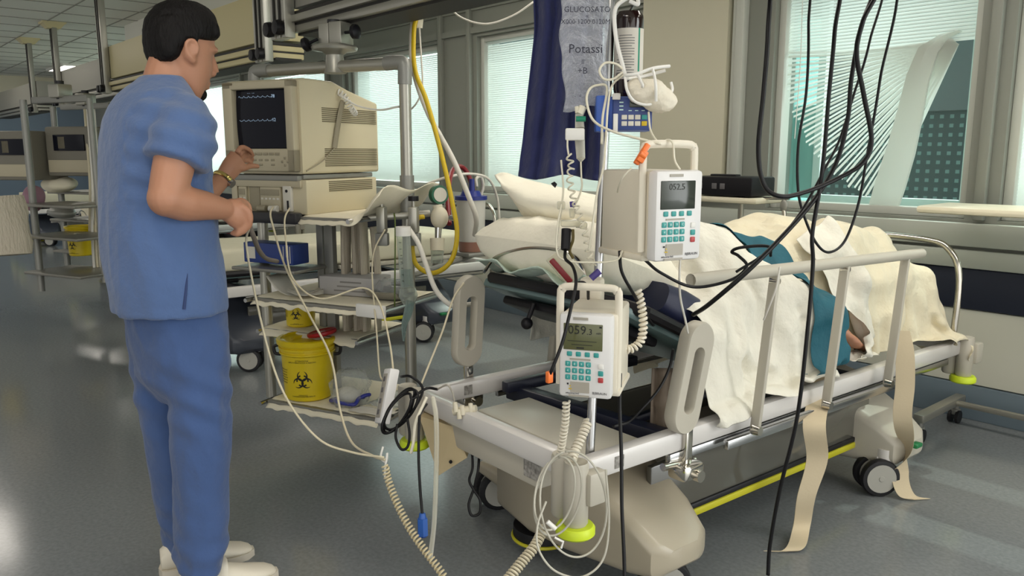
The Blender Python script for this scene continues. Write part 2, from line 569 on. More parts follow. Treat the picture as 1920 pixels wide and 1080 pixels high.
# the window with the broken blind: upper slats still hang straight, the rest fan out around the right-hand cord
r2 = window(2, -2.66, -1.55, blind=False)
b = MB()
slats(b, -2.612, -1.60, 1.875, 2.22, WY + 0.085, tilt=62)
b.box((-2.105, WY + 0.085, 2.225), (1.01, 0.025, 0.02))
piv = Vector((-1.69, WY + 0.085, 1.885))
n = 62
for i in range(n):
    t = i / (n - 1)
    a = math.radians(179 + 70 * t ** 1.05 + 0.6 * math.sin(i * 2.1))
    L = 0.93 - 0.06 * t + 0.015 * math.sin(i * 1.3)
    dv = Vector((math.cos(a), 0, math.sin(a))); nv = Vector((-dv.z, 0, dv.x))
    p0 = piv + Vector((0.02 * t - 0.02, 0.0005 * i - 0.012, -0.02 * t)); 
    w = 0.0125
    L = min(L, (p0.x + 2.608) / max(0.05, -dv.x)) if dv.x < -0.05 else L
    L = min(L, (p0.z - 1.055) / max(0.05, -dv.z))
    seg = []
    for k in range(7):
        u = L * k / 6
        c = p0 + dv * u + Vector((0, 0, -0.02 * math.sin(PI * k / 6) * (1 - t)))
        tl = Vector((0, 0.010, 0))
        seg.append((c + nv * w * 0.55 - tl * 0.4, c - nv * w * 0.55 + tl * 0.4))
    vs = [p for s_ in seg for p in s_]
    b.add(vs, [(2 * k, 2 * k + 1, 2 * k + 3, 2 * k + 2) for k in range(6)])
# the slats gathered into a hanging bundle on the right
rings = []
for (px, py, w) in ((1800, 58, 5), (1775, 70, 14), (1748, 98, 26), (1730, 150, 30), (1716, 220, 34), (1700, 290, 38), (1682, 350, 40), (1666, 400, 38)):
    a0 = aty(px - w, py - w * 0.35, WY + 0.07); a1 = aty(px + w * 0.35, py, WY + 0.07)
    rings.append([a0, (a0 + a1) / 2 + Vector((0, -0.02, 0)), a1, a1 + Vector((0, 0.02, 0)), (a0 + a1) / 2 + Vector((0, 0.03, 0)), a0 + Vector((0, 0.02, 0))])
b.loft(rings)
part('blind', b, m_blind, r2, world=True, label='white blind with its slats fanned out loose')
cd = MB(); cd.tube([aty(1505, 0, WY + 0.06), aty(1500, 130, WY + 0.06), aty(1490, 260, WY + 0.06)], 0.0025, 6)
part('blind_cord', cd, m_white, r2, world=True)
# outer sash seen through it
o = MB()
for x in (-2.52, -1.67): o.box((x, WY + 0.33, 1.62), (0.05, 0.05, 1.2), 0.006)
o.box((-2.1, WY + 0.33, 1.04), (0.9, 0.05, 0.07), 0.006)
part('outer_sash', o, m_outwhite, r2, world=True)
o = MB()
o.box((-2.70, WY + 0.42, 1.5), (0.02, 0.34, 1.3)); o.box((-1.53, WY + 0.42, 1.6), (0.02, 0.34, 1.3))
o.box((-2.63, WY + 0.34, 1.33), (0.19, 0.012, 0.56)); o.box((-1.605, WY + 0.34, 1.6), (0.07, 0.012, 1.1))
part('side_reveal', o, m_turq, r2, world=True)

# building across the yard
m_fac = bpy.data.materials.new('perforated_facade'); m_fac.use_nodes = True
n_ = m_fac.node_tree; bs = n_.nodes['Principled BSDF']; bs.inputs['Roughness'].default_value = 0.4
tcn = n_.nodes.new('ShaderNodeTexCoord'); sx = n_.nodes.new('ShaderNodeSeparateXYZ'); n_.links.new(tcn.outputs['Object'], sx.inputs[0])
def cell(sock, sc):
    a = n_.nodes.new('ShaderNodeMath'); a.operation = 'MULTIPLY'; a.inputs[1].default_value = sc; n_.links.new(sock, a.inputs[0])
    f = n_.nodes.new('ShaderNodeMath'); f.operation = 'FRACT'; n_.links.new(a.outputs[0], f.inputs[0])
    d = n_.nodes.new('ShaderNodeMath'); d.operation = 'SUBTRACT'; d.inputs[1].default_value = 0.5; n_.links.new(f.outputs[0], d.inputs[0])
    e = n_.nodes.new('ShaderNodeMath'); e.operation = 'ABSOLUTE'; n_.links.new(d.outputs[0], e.inputs[0])
    g = n_.nodes.new('ShaderNodeMath'); g.operation = 'LESS_THAN'; g.inputs[1].default_value = 0.2; n_.links.new(e.outputs[0], g.inputs[0])
    return g.outputs[0]
ca, cb = cell(sx.outputs['X'], 9.0), cell(sx.outputs['Z'], 9.5)
mul = n_.nodes.new('ShaderNodeMath'); mul.operation = 'MULTIPLY'; n_.links.new(ca, mul.inputs[0]); n_.links.new(cb, mul.inputs[1])
mxf = n_.nodes.new('ShaderNodeMix'); mxf.data_type = 'RGBA'
mxf.inputs['A'].default_value = lin((40, 66, 68)); mxf.inputs['B'].default_value = lin((104, 140, 138))
n_.links.new(mul.outputs[0], mxf.inputs['Factor']); n_.links.new(mxf.outputs['Result'], bs.inputs['Base Color'])
mb = MB(); mb.box((-5.0, 10.2, -0.1), (14, 0.4, 4.0)); struct('building_front', mb, m_fac)
mb = MB(); mb.box((-5.0, 10.15, 3.6), (14, 0.5, 3.6)); struct('building_parapet', mb, M('parapet', (92, 106, 108), rough=0.6))

# ---------------------------------------------------------------- ceiling lights
def ceil_light(x, y, label):
    t = thing('ceiling_light', label, 'light', (x, y, CEIL - 0.03), 0)
    f = MB()
    for sx_ in (-1, 1): f.box((sx_ * 0.61, 0, 0.01), (0.03, 0.62, 0.04)); f.box((0, sx_ * 0.30, 0.01), (1.24, 0.03, 0.04))
    part('frame', f, m_white, t)
    d = MB(); d.box((0, 0, 0.005), (1.19, 0.57, 0.01)); part('diffuser', d, m_light, t)
    return t
lx = atz(140, 126, CEIL)
ceil_light(lx.x, lx.y, 'lit fluorescent panel in the ceiling at the far end of the ward')
ceil_light(-1.2, 2.9, 'fluorescent ceiling panel above the far end of the front bed')
ceil_light(-1.25, 0.15, 'added fill light, out of view, above the foot bar of the front bed')  # unseen panel, added as front fill for the bed end and the sleeve
ceil_light(0.3, 2.9, 'added fill light, out of view, beside the window wall, right of the front bed')  # added out of view to brighten the right wall and floor
ceil_light(-2.5, 2.5, 'added fill light, out of view, above the pillow end of the front bed')  # put in unseen to lift the brightness of the pillow
ceil_light(-12.8, 1.0, 'added fill light, out of view, over the bed farthest back')  # extra unseen panel, added because the far ceiling came out dim
ceil_light(-4.9, 3.1, 'fluorescent ceiling panel above the far end of the middle bed')
ceil_light(-9.6, 0.9, 'fluorescent ceiling panel over the third bed bay')
# a sloped light well in the ceiling, seen above the cream beam
mb = MB(); mb.box((-8.3, 3.1, CEIL - 0.12), (3.6, 0.5, 0.24)); struct('trim_10', mb, m_ceil)

# ---------------------------------------------------------------- ceiling-hung supply beams
def beam(name_label, x0, x1, y, z, m, posts, h=0.34, group='supply beams hung from the ceiling', d=0.2):
    t = thing('supply_beam', name_label, 'beam', ((x0 + x1) / 2, y, z), 0, group)
    L = x1 - x0
    b = MB(); b.box((0, 0, h / 2 + 0.07), (L, d, h - 0.07), 0.006); part('housing', b, m, t)
    b = MB(); b.box((0, -0.012, 0.06), (L, d + 0.02, 0.03), 0.004); b.box((0, -0.005, 0.02), (L, d, 0.03), 0.004); part('rail_profile', b, m_alu if m is m_beam else m, t)
    b = MB(); b.box((0, 0, 0.085), (L - 0.004, d + 0.006, 0.016)); b.box((0, 0, 0.002), (L, d * 0.8, 0.014)); b.box((0, 0, 0.04), (L - 0.01, d + 0.004, 0.012)); part('rail_slot', b, m_slot, t)
    for k, px in enumerate(posts):
        q = MB()
        for o_ in (-0.052, 0, 0.052): q.box((px - (x0 + x1) / 2 + o_, -d / 2 - 0.03, (CEIL - z) / 2 - 0.01), (0.036, 0.05, CEIL - z + 0.02), 0.004)
        pp = part('post', q, m_alu, t)
        q = MB()
        for o_ in (-0.026, 0.026): q.box((px - (x0 + x1) / 2 + o_, -d / 2 - 0.05, (CEIL - z) / 2), (0.014, 0.02, CEIL - z))
        part('slot', q, m_slot, pp)
        q = MB(); q.lathe([(0.16, 0), (0.17, 0.02), (0.09, -0.05)][::-1], (px - (x0 + x1) / 2, -d / 2 - 0.03, CEIL - z - 0.02), 4, Rz(45)); part('ceiling_plate', q, m_beamb, t)
        for o_ in (-0.04, 0.05):
            q = MB(); q.lathe([(0.012, -0.02), (0.03, -0.015), (0.034, 0.0), (0.03, 0.018), (0.01, 0.02)], (px - (x0 + x1) / 2 + o_, -d / 2 - 0.075, 0.02), 10, Rx(90)); part('clamp_knob', q, m_dark, t)
    return t
B1 = dict(x0=-3.36, x1=-0.7, y=1.74, z=1.835)
beam('grey supply beam carrying the monitor rack, its end beside two post clamps', B1['x0'], B1['x1'], B1['y'], B1['z'], m_beam, [-3.40])
beam('cream supply beam behind the head of the man in blue scrubs', -7.7, -4.42, 2.12, 1.85, m_beamb, [-4.46, -7.72])
beam('grey supply beam at the far end, behind the shoulder of the man', -10.45, -7.95, 2.30, 1.85, m_beam, [-10.35])
beam('supply beam at the left edge, only its posts in view', -15.0, -11.9, 2.35, 1.85, m_beam, [-12.0])
# ================================================================ hospital beds
m_bedwhite = M('bed_enamel', (218, 214, 210), rough=0.28, coat=0.3)
m_bedgrey = M('bed_plastic', (188, 182, 168), rough=0.42)
m_bedcover = M('bed_cover_plastic', (172, 162, 142), rough=0.35, coat=0.2)
m_liftdark = M('lift_arm_paint', (30, 33, 50), rough=0.35)
m_skirt = M('smoked_skirt_panel', (92, 90, 82), rough=0.12, coat=0.5)
m_yellow = M('yellow_edge_strip', (196, 190, 40), rough=0.5)
m_lime = M('lime_bumper', (206, 226, 44), rough=0.45)
m_navy = M('navy_vinyl', (30, 34, 62), rough=0.45, bump=(9, 0.25))
m_xray = M('teal_backrest_panel', (96, 118, 118), rough=0.3)
m_strap = M('strap_webbing', (206, 190, 160), rough=0.8, bump=(120, 0.2, 0.002))
m_chrome = M('chrome', (205, 200, 190), rough=0.12, metal=1.0)
m_label = M('printed_label', (150, 146, 140), rough=0.6, var=(90, 0.5))
m_wheel = M('wheel_grey', (170, 168, 160), rough=0.4)
m_red = M('red_pedal', (150, 26, 44), rough=0.5)
m_green = M('green_pedal', (30, 120, 70), rough=0.5)

def caster(par, x, y, swivel, r=0.075):
    Rm = Rz(swivel)
    def P(p): q = Rm @ Vector(p); return Vector((x, y, 0)) + q
    hb = MB()
    hb.cyl(P((0, 0, 0.12)), P((0, 0, 0.185)), 0.036, 0.036, 18)
    hb.cyl(P((0, 0, 0.185)), P((0, 0, 0.215)), 0.02, 0.02, 14)
    pts = [[P((-0.022, 0.036 * math.cos(a), 0)) for a in ()]]
    hb.box(P((0, -0.012, 0.11)), (0.03, 0.055, 0.09), 0.008, R=Rm)
    c = part('caster', hb, m_bedwhite, par)
    for s_ in (-1, 1):
        w = MB(); T = Matrix.Translation(P((s_ * 0.034, -0.03, r))) @ (Rm @ Ry(90)).to_4x4()
        w.lathe([(r - 0.02, -0.017), (r - 0.004, -0.015), (r, -0.009), (r, 0.009), (r - 0.004, 0.015), (r - 0.02, 0.017)], (0, 0, 0), 28)
        w.v = [T @ p for p in w.v]
        tyre = part('wheel', w, m_black, c)
        w = MB(); w.lathe([(0.0, -0.0185), (r - 0.018, -0.0185), (r - 0.018, 0.0185), (0.0, 0.0185)], (0, 0, 0), 28); w.lathe([(0.012, 0.0185), (0.010, 0.021)], (0, 0, 0), 12); w.lathe([(0.012, -0.021), (0.010, -0.0185)], (0, 0, 0), 12)
        w.v = [T @ p for p in w.v]
        part('wheel_disc', w, m_wheel, c)

def loop_handle(par, x, y, z, tilt, h=0.33, w=0.115, t=0.042):
    """grip handle: a flattened ring on a short bracket"""
    T = Matrix.Translation((x, y, z)) @ Rx(-tilt).to_4x4()
    mb = MB(); n = 48
    o = stadium(w, h, 23); i_ = stadium(w * 0.36, h * 0.58, 23)
    rings = []
    for k, (off, ins) in enumerate(((-t / 2, 0.004), (-t / 2 + 0.006, 0), (t / 2 - 0.006, 0), (t / 2, 0.004))):
        f = 1 - ins / w * 2
        rings.append([(off, p[0] * f, p[1] * (1 - ins / h * 2)) for p in o])
    for off, ins in ((t / 2, 0.004), (t / 2 - 0.006, 0), (-t / 2 + 0.006, 0), (-t / 2, 0.004)):
        f = 1 + ins / w * 4
        rings.append([(off, p[0] * f, p[1] * (1 + ins / h * 2) - h * 0.02) for p in i_])
    rings.append(rings[0])
    mb.loft(rings, False, False, T)
    hd = part('grip_handle', mb, m_bedgrey, par, ang=50)
    b = MB()
    b.box((x, y - 0.0, z - h / 2 - 0.05), (0.022, 0.03, 0.16), 0.004)
    b.box((x, y, z - h / 2 - 0.115), (0.07, 0.09, 0.05), 0.012)
    b.cyl((x - 0.05, y + 0.01, z - h / 2 - 0.125), (x + 0.05, y + 0.01, z - h / 2 - 0.125), 0.018, 0.018, 14)
    b.cyl((x - 0.01, y - 0.09, z - h / 2 - 0.09), (x - 0.01, y + 0.05, z - h / 2 - 0.10), 0.012, 0.009, 12)
    part('handle_clamp', b, m_chrome, hd)
    return hd

PROFILE_UP = [(0.26, 0.90), (1.00, 0.555), (1.50, 0.63), (2.12, 0.70)]
PROFILE_FLAT = [(0.10, 0.60), (1.00, 0.59), (1.50, 0.59), (2.12, 0.59)]
def make_bed(label, loc, rz, profile, detail=True, cover=None):
    t = thing('hospital_bed', label, 'bed', loc, rz, None)
    L = 2.22; Wd = 0.80
    f = MB()
    f.box((0, L / 2, 0.498), (0.048, L, 0.064), 0.012)
    f.box((-Wd, L / 2, 0.498), (0.048, L, 0.064), 0.012)
    f.box((-Wd / 2, L, 0.50), (Wd + 0.04, 0.05, 0.05), 0.012)
    f.box((-Wd / 2, 0.0, 0.498), (Wd + 0.05, 0.05, 0.066), 0.014)
    part('frame', f, m_bedwhite, t)
    f = MB()
    f.box((0.012, L * 0.55, 0.452), (0.02, L * 0.8, 0.028), 0.004); f.box((-Wd - 0.012, L * 0.55, 0.452), (0.02, L * 0.8, 0.028), 0.004)
    part('accessory_rail', f, m_steel, t)
    # corner holders with bumper discs
    for (cx, cy, sx_) in ((0.0, -0.03, 1), (-Wd, -0.03, -1), (0.0, L + 0.03, 1), (-Wd, L + 0.03, -1)):
        q = MB()
        for dx, dy in ((-0.028, -0.006), (0.034, -0.018)):
            q.lathe([(0.020, 0.54), (0.03, 0.545), (0.033, 0.538), (0.033, 0.38), (0.028, 0.372), (0.0, 0.37)][::-1], (cx + dx, cy + dy, 0), 20)
        q.box((cx + 0.06 * sx_, cy + 0.02, 0.475), (0.04, 0.06, 0.09), 0.008)
        cp = part('corner_post', q, m_bedgrey, t)
        q = MB(); q.lathe([(0.0, 0.345), (0.046, 0.345), (0.052, 0.351), (0.052, 0.366), (0.046, 0.374), (0.028, 0.374), (0.026, 0.378), (0.0, 0.378)], (cx + 0.034, cy - 0.018, 0), 28)
        part('bumper_disc', q, m_lime, cp)
    # base: two cross covers, long skirt panels with a black and yellow edge
    for yy, sg in ((0.34, 1), (1.72, -1)):
        q = MB()
        xs_ = [(-0.84, 0.14, 0.19, 0.07), (-0.68, 0.13, 0.21, 0.09), (-0.645, 0.12, 0.36, 0.13), (-0.62, 0.11, 0.41, 0.15), (-0.42, 0.10, 0.43, 0.18), (-0.25, 0.10, 0.40, 0.17), (-0.02, 0.115, 0.29, 0.14), (0.06, 0.125, 0.235, 0.12), (0.085, 0.15, 0.21, 0.07)]
        rings = []
        for x, z0, z1, hw in xs_:
            r = rrect(2 * hw, z1 - z0, min(0.035, (z1 - z0) * .35))
            rings.append([(x, yy + p[0], (z0 + z1) / 2 + p[1]) for p in r])
        q.loft(rings)
        cv = part('base_cover', q, cover or (m_bedcover if sg > 0 else m_bedgrey), t, ang=35)
        for xx in (0.02, -0.82):
            caster(t, xx - 0.0, yy + (0.03 if sg > 0 else -0.10), -38 if xx > -0.4 else -20)
    for xx in (-0.10, -0.70):
        q = MB(); q.box((xx, 1.03, 0.285), (0.02, 1.3, 0.19), 0.004); sk = part('skirt_panel', q, m_skirt, t)
        q = MB(); q.box((xx + (0.006 if xx > -0.4 else -0.006), 1.03, 0.176), (0.03, 1.3, 0.026), 0.006); part('yellow_strip', q, m_yellow, sk)
        q = MB(); q.box((xx + (0.004 if xx > -0.4 else -0.004), 1.03, 0.199), (0.028, 1.3, 0.02), 0.004); part('black_strip', q, m_black, sk)
    q = MB(); q.box((-0.4, 1.03, 0.20), (0.56, 1.3, 0.05), 0.01); part('base_tray', q, m_bedgrey, t)
    q = MB(); q.box((0.10, 1.70, 0.20), (0.03, 0.05, 0.018), 0.006); part('brake_pedal', q, m_green, t)
    q = MB(); q.box((-0.05, 1.47, 0.435), (0.03, 0.11, 0.02), 0.006); part('release_lever', q, m_red, t)
    q = MB(); q.lathe([(0.0, 0.035), (0.085, 0.035), (0.10, 0.045), (0.102, 0.06), (0.10, 0.085), (0.0, 0.09)], (-0.47, 0.27, 0), 32); bb = part('base_bumper', q, m_black, t)
    q = MB(); q.tube([(-0.47 + 0.102 * math.cos(2 * PI * k / 32), 0.27 + 0.102 * math.sin(2 * PI * k / 32), 0.046) for k in range(32)], 0.006, 8, k=1, closed=True); part('yellow_ring', q, m_yellow, bb)
    # lifting gear
    for a, b, w in (((-0.76, 0.36, 0.47), (-0.04, 0.44, 0.46), 0.055), ((-0.72, 0.30, 0.50), (-0.70, 0.95, 0.50), 0.04), ((-0.05, 0.36, 0.475), (-0.06, 1.0, 0.50), 0.032),
                    ((-0.40, 0.40, 0.46), (-0.40, 0.42, 0.36), 0.06), ((-0.76, 1.50, 0.47), (-0.04, 1.50, 0.46), 0.05), ((-0.40, 1.5, 0.46), (-0.40, 1.62, 0.36), 0.06), ((-0.55, 0.45, 0.30), (-0.28, 0.95, 0.48), 0.03)):
        a, b = Vector(a), Vector(b); d = b - a
        q = MB(); q.box((0, 0, 0), (w, d.length, w), 0.006)
        Rm = d.to_track_quat('Y', 'Z').to_matrix().to_4x4(); Rm.translation = (a + b) / 2
        q.v = [Rm @ p for p in q.v]
        part('lift_arm', q, m_liftdark, t)
    # mattress platform in sections
    for k in range(3):
        (y0, z0), (y1, z1) = profile[k], profile[k + 1]
        ln = math.hypot(y1 - y0, z1 - z0); an = math.degrees(math.atan2(z1 - z0, y1 - y0))
        Tm = Matrix.Translation((-0.44, (y0 + y1) / 2, (z0 + z1) / 2)) @ Rx(an).to_4x4()
        q = MB(); q.box((0, 0, -0.018), (0.70, ln - 0.02, 0.03), 0.008); q.v = [Tm @ p for p in q.v]
        pf = part('platform_panel', q, m_xray if k == 0 else m_bedgrey, t)
        if k == 0:
            q = MB()
            hw = 0.37
            q.tube([Tm @ Vector(p) for p in ((hw, -0.06, 0), (hw, -ln / 2 + 0.06, 0.0), (hw - 0.07, -ln / 2, 0.0), (-hw + 0.07, -ln / 2, 0.0), (-hw, -ln / 2 + 0.06, 0.0), (-hw, -0.06, 0))], 0.019, 8, k=1)
            part('black_rim', q, m_dark, pf)
            q = MB(); q.box((0, -ln / 2 + 0.16, -0.055), (0.56, 0.20, 0.03), 0.01); q.cyl((0.2, -ln / 2 + 0.05, -0.05), (0.2, -ln / 2 + 0.05, -0.11), 0.008); q.ball((0.2, -ln / 2 + 0.05, -0.12), 0.016); q.cyl((-0.1, -ln / 2 + 0.05, -0.05), (-0.1, -ln / 2 + 0.05, -0.11), 0.008); q.ball((-0.1, -ln / 2 + 0.05, -0.12), 0.02)
            q.v = [Tm @ p for p in q.v]; part('cassette_slot', q, m_dark, pf)
            q = MB()
            q.tube([Tm @ Vector(p) for p in ((-hw + 0.03, -ln / 2 - 0.01, 0.01), (-hw + 0.10, -ln / 2 - 0.03, 0.07), (-0.08, -ln / 2 - 0.045, 0.115), (0.12, -ln / 2 - 0.045, 0.105), (hw - 0.16, -ln / 2 - 0.02, 0.01))], 0.006, 8, k=8)
            part('retaining_hoop', q, m_chrome, pf)
    # chrome far-end hoop
    q = MB()
    q.tube([(-0.76, L + 0.03, 0.50), (-0.76, L + 0.04, 0.78), (-0.72, L + 0.05, 0.90), (-0.60, L + 0.05, 0.945), (-0.2, L + 0.05, 0.945), (-0.08, L + 0.05, 0.90), (-0.03, L + 0.04, 0.78), (-0.03, L + 0.03, 0.50)], 0.014, 12, k=6)
    part('end_hoop', q, m_chrome, t)
    if not detail: return t
    # grip handles and folding side rails
    loop_handle(t, 0.03, 0.395, 0.69, 14)
    loop_handle(t, -0.83, 0.22, 0.735, 4)
    for sx_ in (0.082, -0.882):
        q = MB()
        q.tube([(sx_ - 0.0, 0.36, 0.985), (sx_, 0.42, 0.985), (sx_, 1.55, 0.96), (sx_, 1.60, 0.958)], [0.016, 0.019, 0.019, 0.015], 12, k=3)
        sr = part('side_rail', q, m_bedgrey, t)
        for py in (0.72, 1.12, 1.535):
            q = MB(); a = Vector((sx_ - 0.004, py, 0.965)); b = Vector((sx_ - 0.004, py - 0.062, 0.475))
            d = a - b; q.box((0, 0, 0), (0.016, d.length, 0.032), 0.004)
            Rm = d.to_track_quat('Y', 'X').to_matrix().to_4x4(); Rm.translation = (a + b) / 2
            q.v = [Rm @ p for p in q.v]; part('rail_post', q, m_bedgrey, sr)
            q = MB(); sg = 1 if sx_ > 0 else -1
            q.cyl((b.x - 0.005 * sg, b.y, b.z + 0.012), (b.x + 0.02 * sg, b.y, b.z + 0.012), 0.017, 0.014, 14)
            part('rail_bolt', q, m_chrome, sr)
            q = MB()
            q.cyl((a.x - 0.012 * sg, a.y, a.z - 0.02), (a.x + 0.014 * sg, a.y, a.z - 0.02), 0.013, 0.011, 12)
            part('rail_bolt', q, m_chrome, sr)
        q = MB(); q.box((sx_ - 0.03 * (1 if sx_ > 0 else -1), 1.1, 0.455), (0.02, 1.1, 0.03), 0.004); part('rail_link', q, m_steel, sr)
    # boxes below the foot bar
    q = MB(); q.box((-0.36, 0.225, 0.452), (0.54, 0.23, 0.06), 0.012); part('motor_housing', q, M('housing_cream', (226, 220, 204), rough=0.3), t)
    q = MB(); q.box((-0.43, 0.035, 0.425), (0.52, 0.07, 0.085), 0.008); cb = part('control_box', q, m_bedgrey, t)
    q = MB(); q.box((-0.20, -0.0015, 0.432), (0.075, 0.002, 0.05)); part('type_plate', q, m_label, cb)
    for yy in (0.12, ):
        q = MB(); q.box((0.0252, yy, 0.50), (0.002, 0.034, 0.034)); part('warning_label', q, m_label, t)
    q = MB(); q.box((-0.7745, 0.18, 0.50), (0.002, 0.034, 0.034)); part('warning_label', q, m_label, t)
    # hanging restraint straps
    def strap(pts, w=0.026, twist=None):
        C = catmull(pts, 8); rows = []
        for i, p in enumerate(C):
            u = i / (len(C) - 1)
            a = math.radians(twist(u) if twist else 0)
            d = Vector((math.cos(a) * 0.35, math.sin(a) + 0.0, 0)) if False else Vector((math.sin(a), math.cos(a), 0))
            rows.append([p - d * w, p + d * w])
        q = MB(); q.grid(rows, 0.002)
        return q
    q = strap([WI(p) for p in (atz(1540, 690, 0.56), atz(1545, 715, 0.50), atx(1527, 790, -1.27), atx(1532, 860, -1.27), atx(1512, 930, -1.29), atx(1503, 985, -1.32), atz(1490, 1028, 0.012), atz(1452, 1033, 0.006))], 0.036, lambda u: 42 + 14 * math.sin(u * 7) - 10 * u)
    part('strap', q, m_strap, t, label='beige strap hanging to the floor nearer the camera')
    q = strap([WI(p) for p in (atx(1688, 620, -1.27), atx(1696, 660, -1.25), atx(1697, 720, -1.24), atx(1692, 780, -1.24), atx(1700, 845, -1.24), atx(1688, 890, -1.25), atz(1700, 928, 0.02), atz(1730, 936, 0.006))], 0.034, lambda u: 40 + 180 * max(0, min(1, (u - 0.45) / 0.25)) + 10 * math.sin(u * 5))
    part('strap', q, m_strap, t, label='twisted beige strap hanging beside the far wheel')
    return t

BED_LOC, BED_RZ = Vector((-1.405, 1.45, 0)), math.radians(-2.6)
BEDM = Matrix.Translation(BED_LOC) @ Matrix.Rotation(BED_RZ, 4, 'Z')
_bi = BEDM.inverted()
def WI(p): return _bi @ Vector(p)
bed = make_bed('white hospital bed in front with raised backrest and folding side rail', BED_LOC, BED_RZ, PROFILE_UP)
bed2 = make_bed('hospital bed behind the monitor rack, flat and made up in white', (-4.70, 1.56, 0), BED_RZ, PROFILE_FLAT, detail=False, cover=M('dark_base_cover', (58, 62, 72), rough=0.35))

# ---------------------------------------------------------------- mattresses
m_mattwhite = M('white_mattress_cover', (214, 208, 184), rough=0.8, bump=(7, 0.5, 0.02))
def mattress_sections(profile, mat, label, M4, th=0.11):
    t = None
    rings = []
    ys = []
    for k in range(len(profile) - 1):
        for j in range(8):
            u = j / 8; ys.append((profile[k][0] * (1 - u) + profile[k + 1][0] * u, profile[k][1] * (1 - u) + profile[k + 1][1] * u))
    ys.append(profile[-1])
    N = len(ys)
    for i, (y, z) in enumerate(ys):
        y0, z0 = ys[max(0, i - 1)]; y1, z1 = ys[min(N - 1, i + 1)]
        d = Vector((0, y1 - y0, z1 - z0)).normalized(); nn = Vector((0, -d.z, d.y))
        sh = 0.03 if i in (0, N - 1) else 0.0
        rr = rrect(0.70 - sh, th - sh * 0.6, 0.035)
        rings.append([Vector((-0.44, y, z)) + Vector((1, 0, 0)) * p[0] + nn * (p[1] + th / 2 + 0.002) for p in rr])
    mb = MB(); mb.loft(rings)
    mb.v = [M4 @ p for p in mb.v]
    return single('mattress', mb, mat, label, 'mattress', ang=50)
mattress_sections([(0.42, 0.845)] + PROFILE_UP[1:], m_navy, 'dark navy mattress under the patient on the front bed', BEDM)
BED2M = Matrix.Translation((-4.70, 1.56, 0)) @ Matrix.Rotation(BED_RZ, 4, 'Z')
mattress_sections(PROFILE_FLAT, m_mattwhite, 'white-covered mattress on the bed behind the monitor rack', BED2M, 0.15)

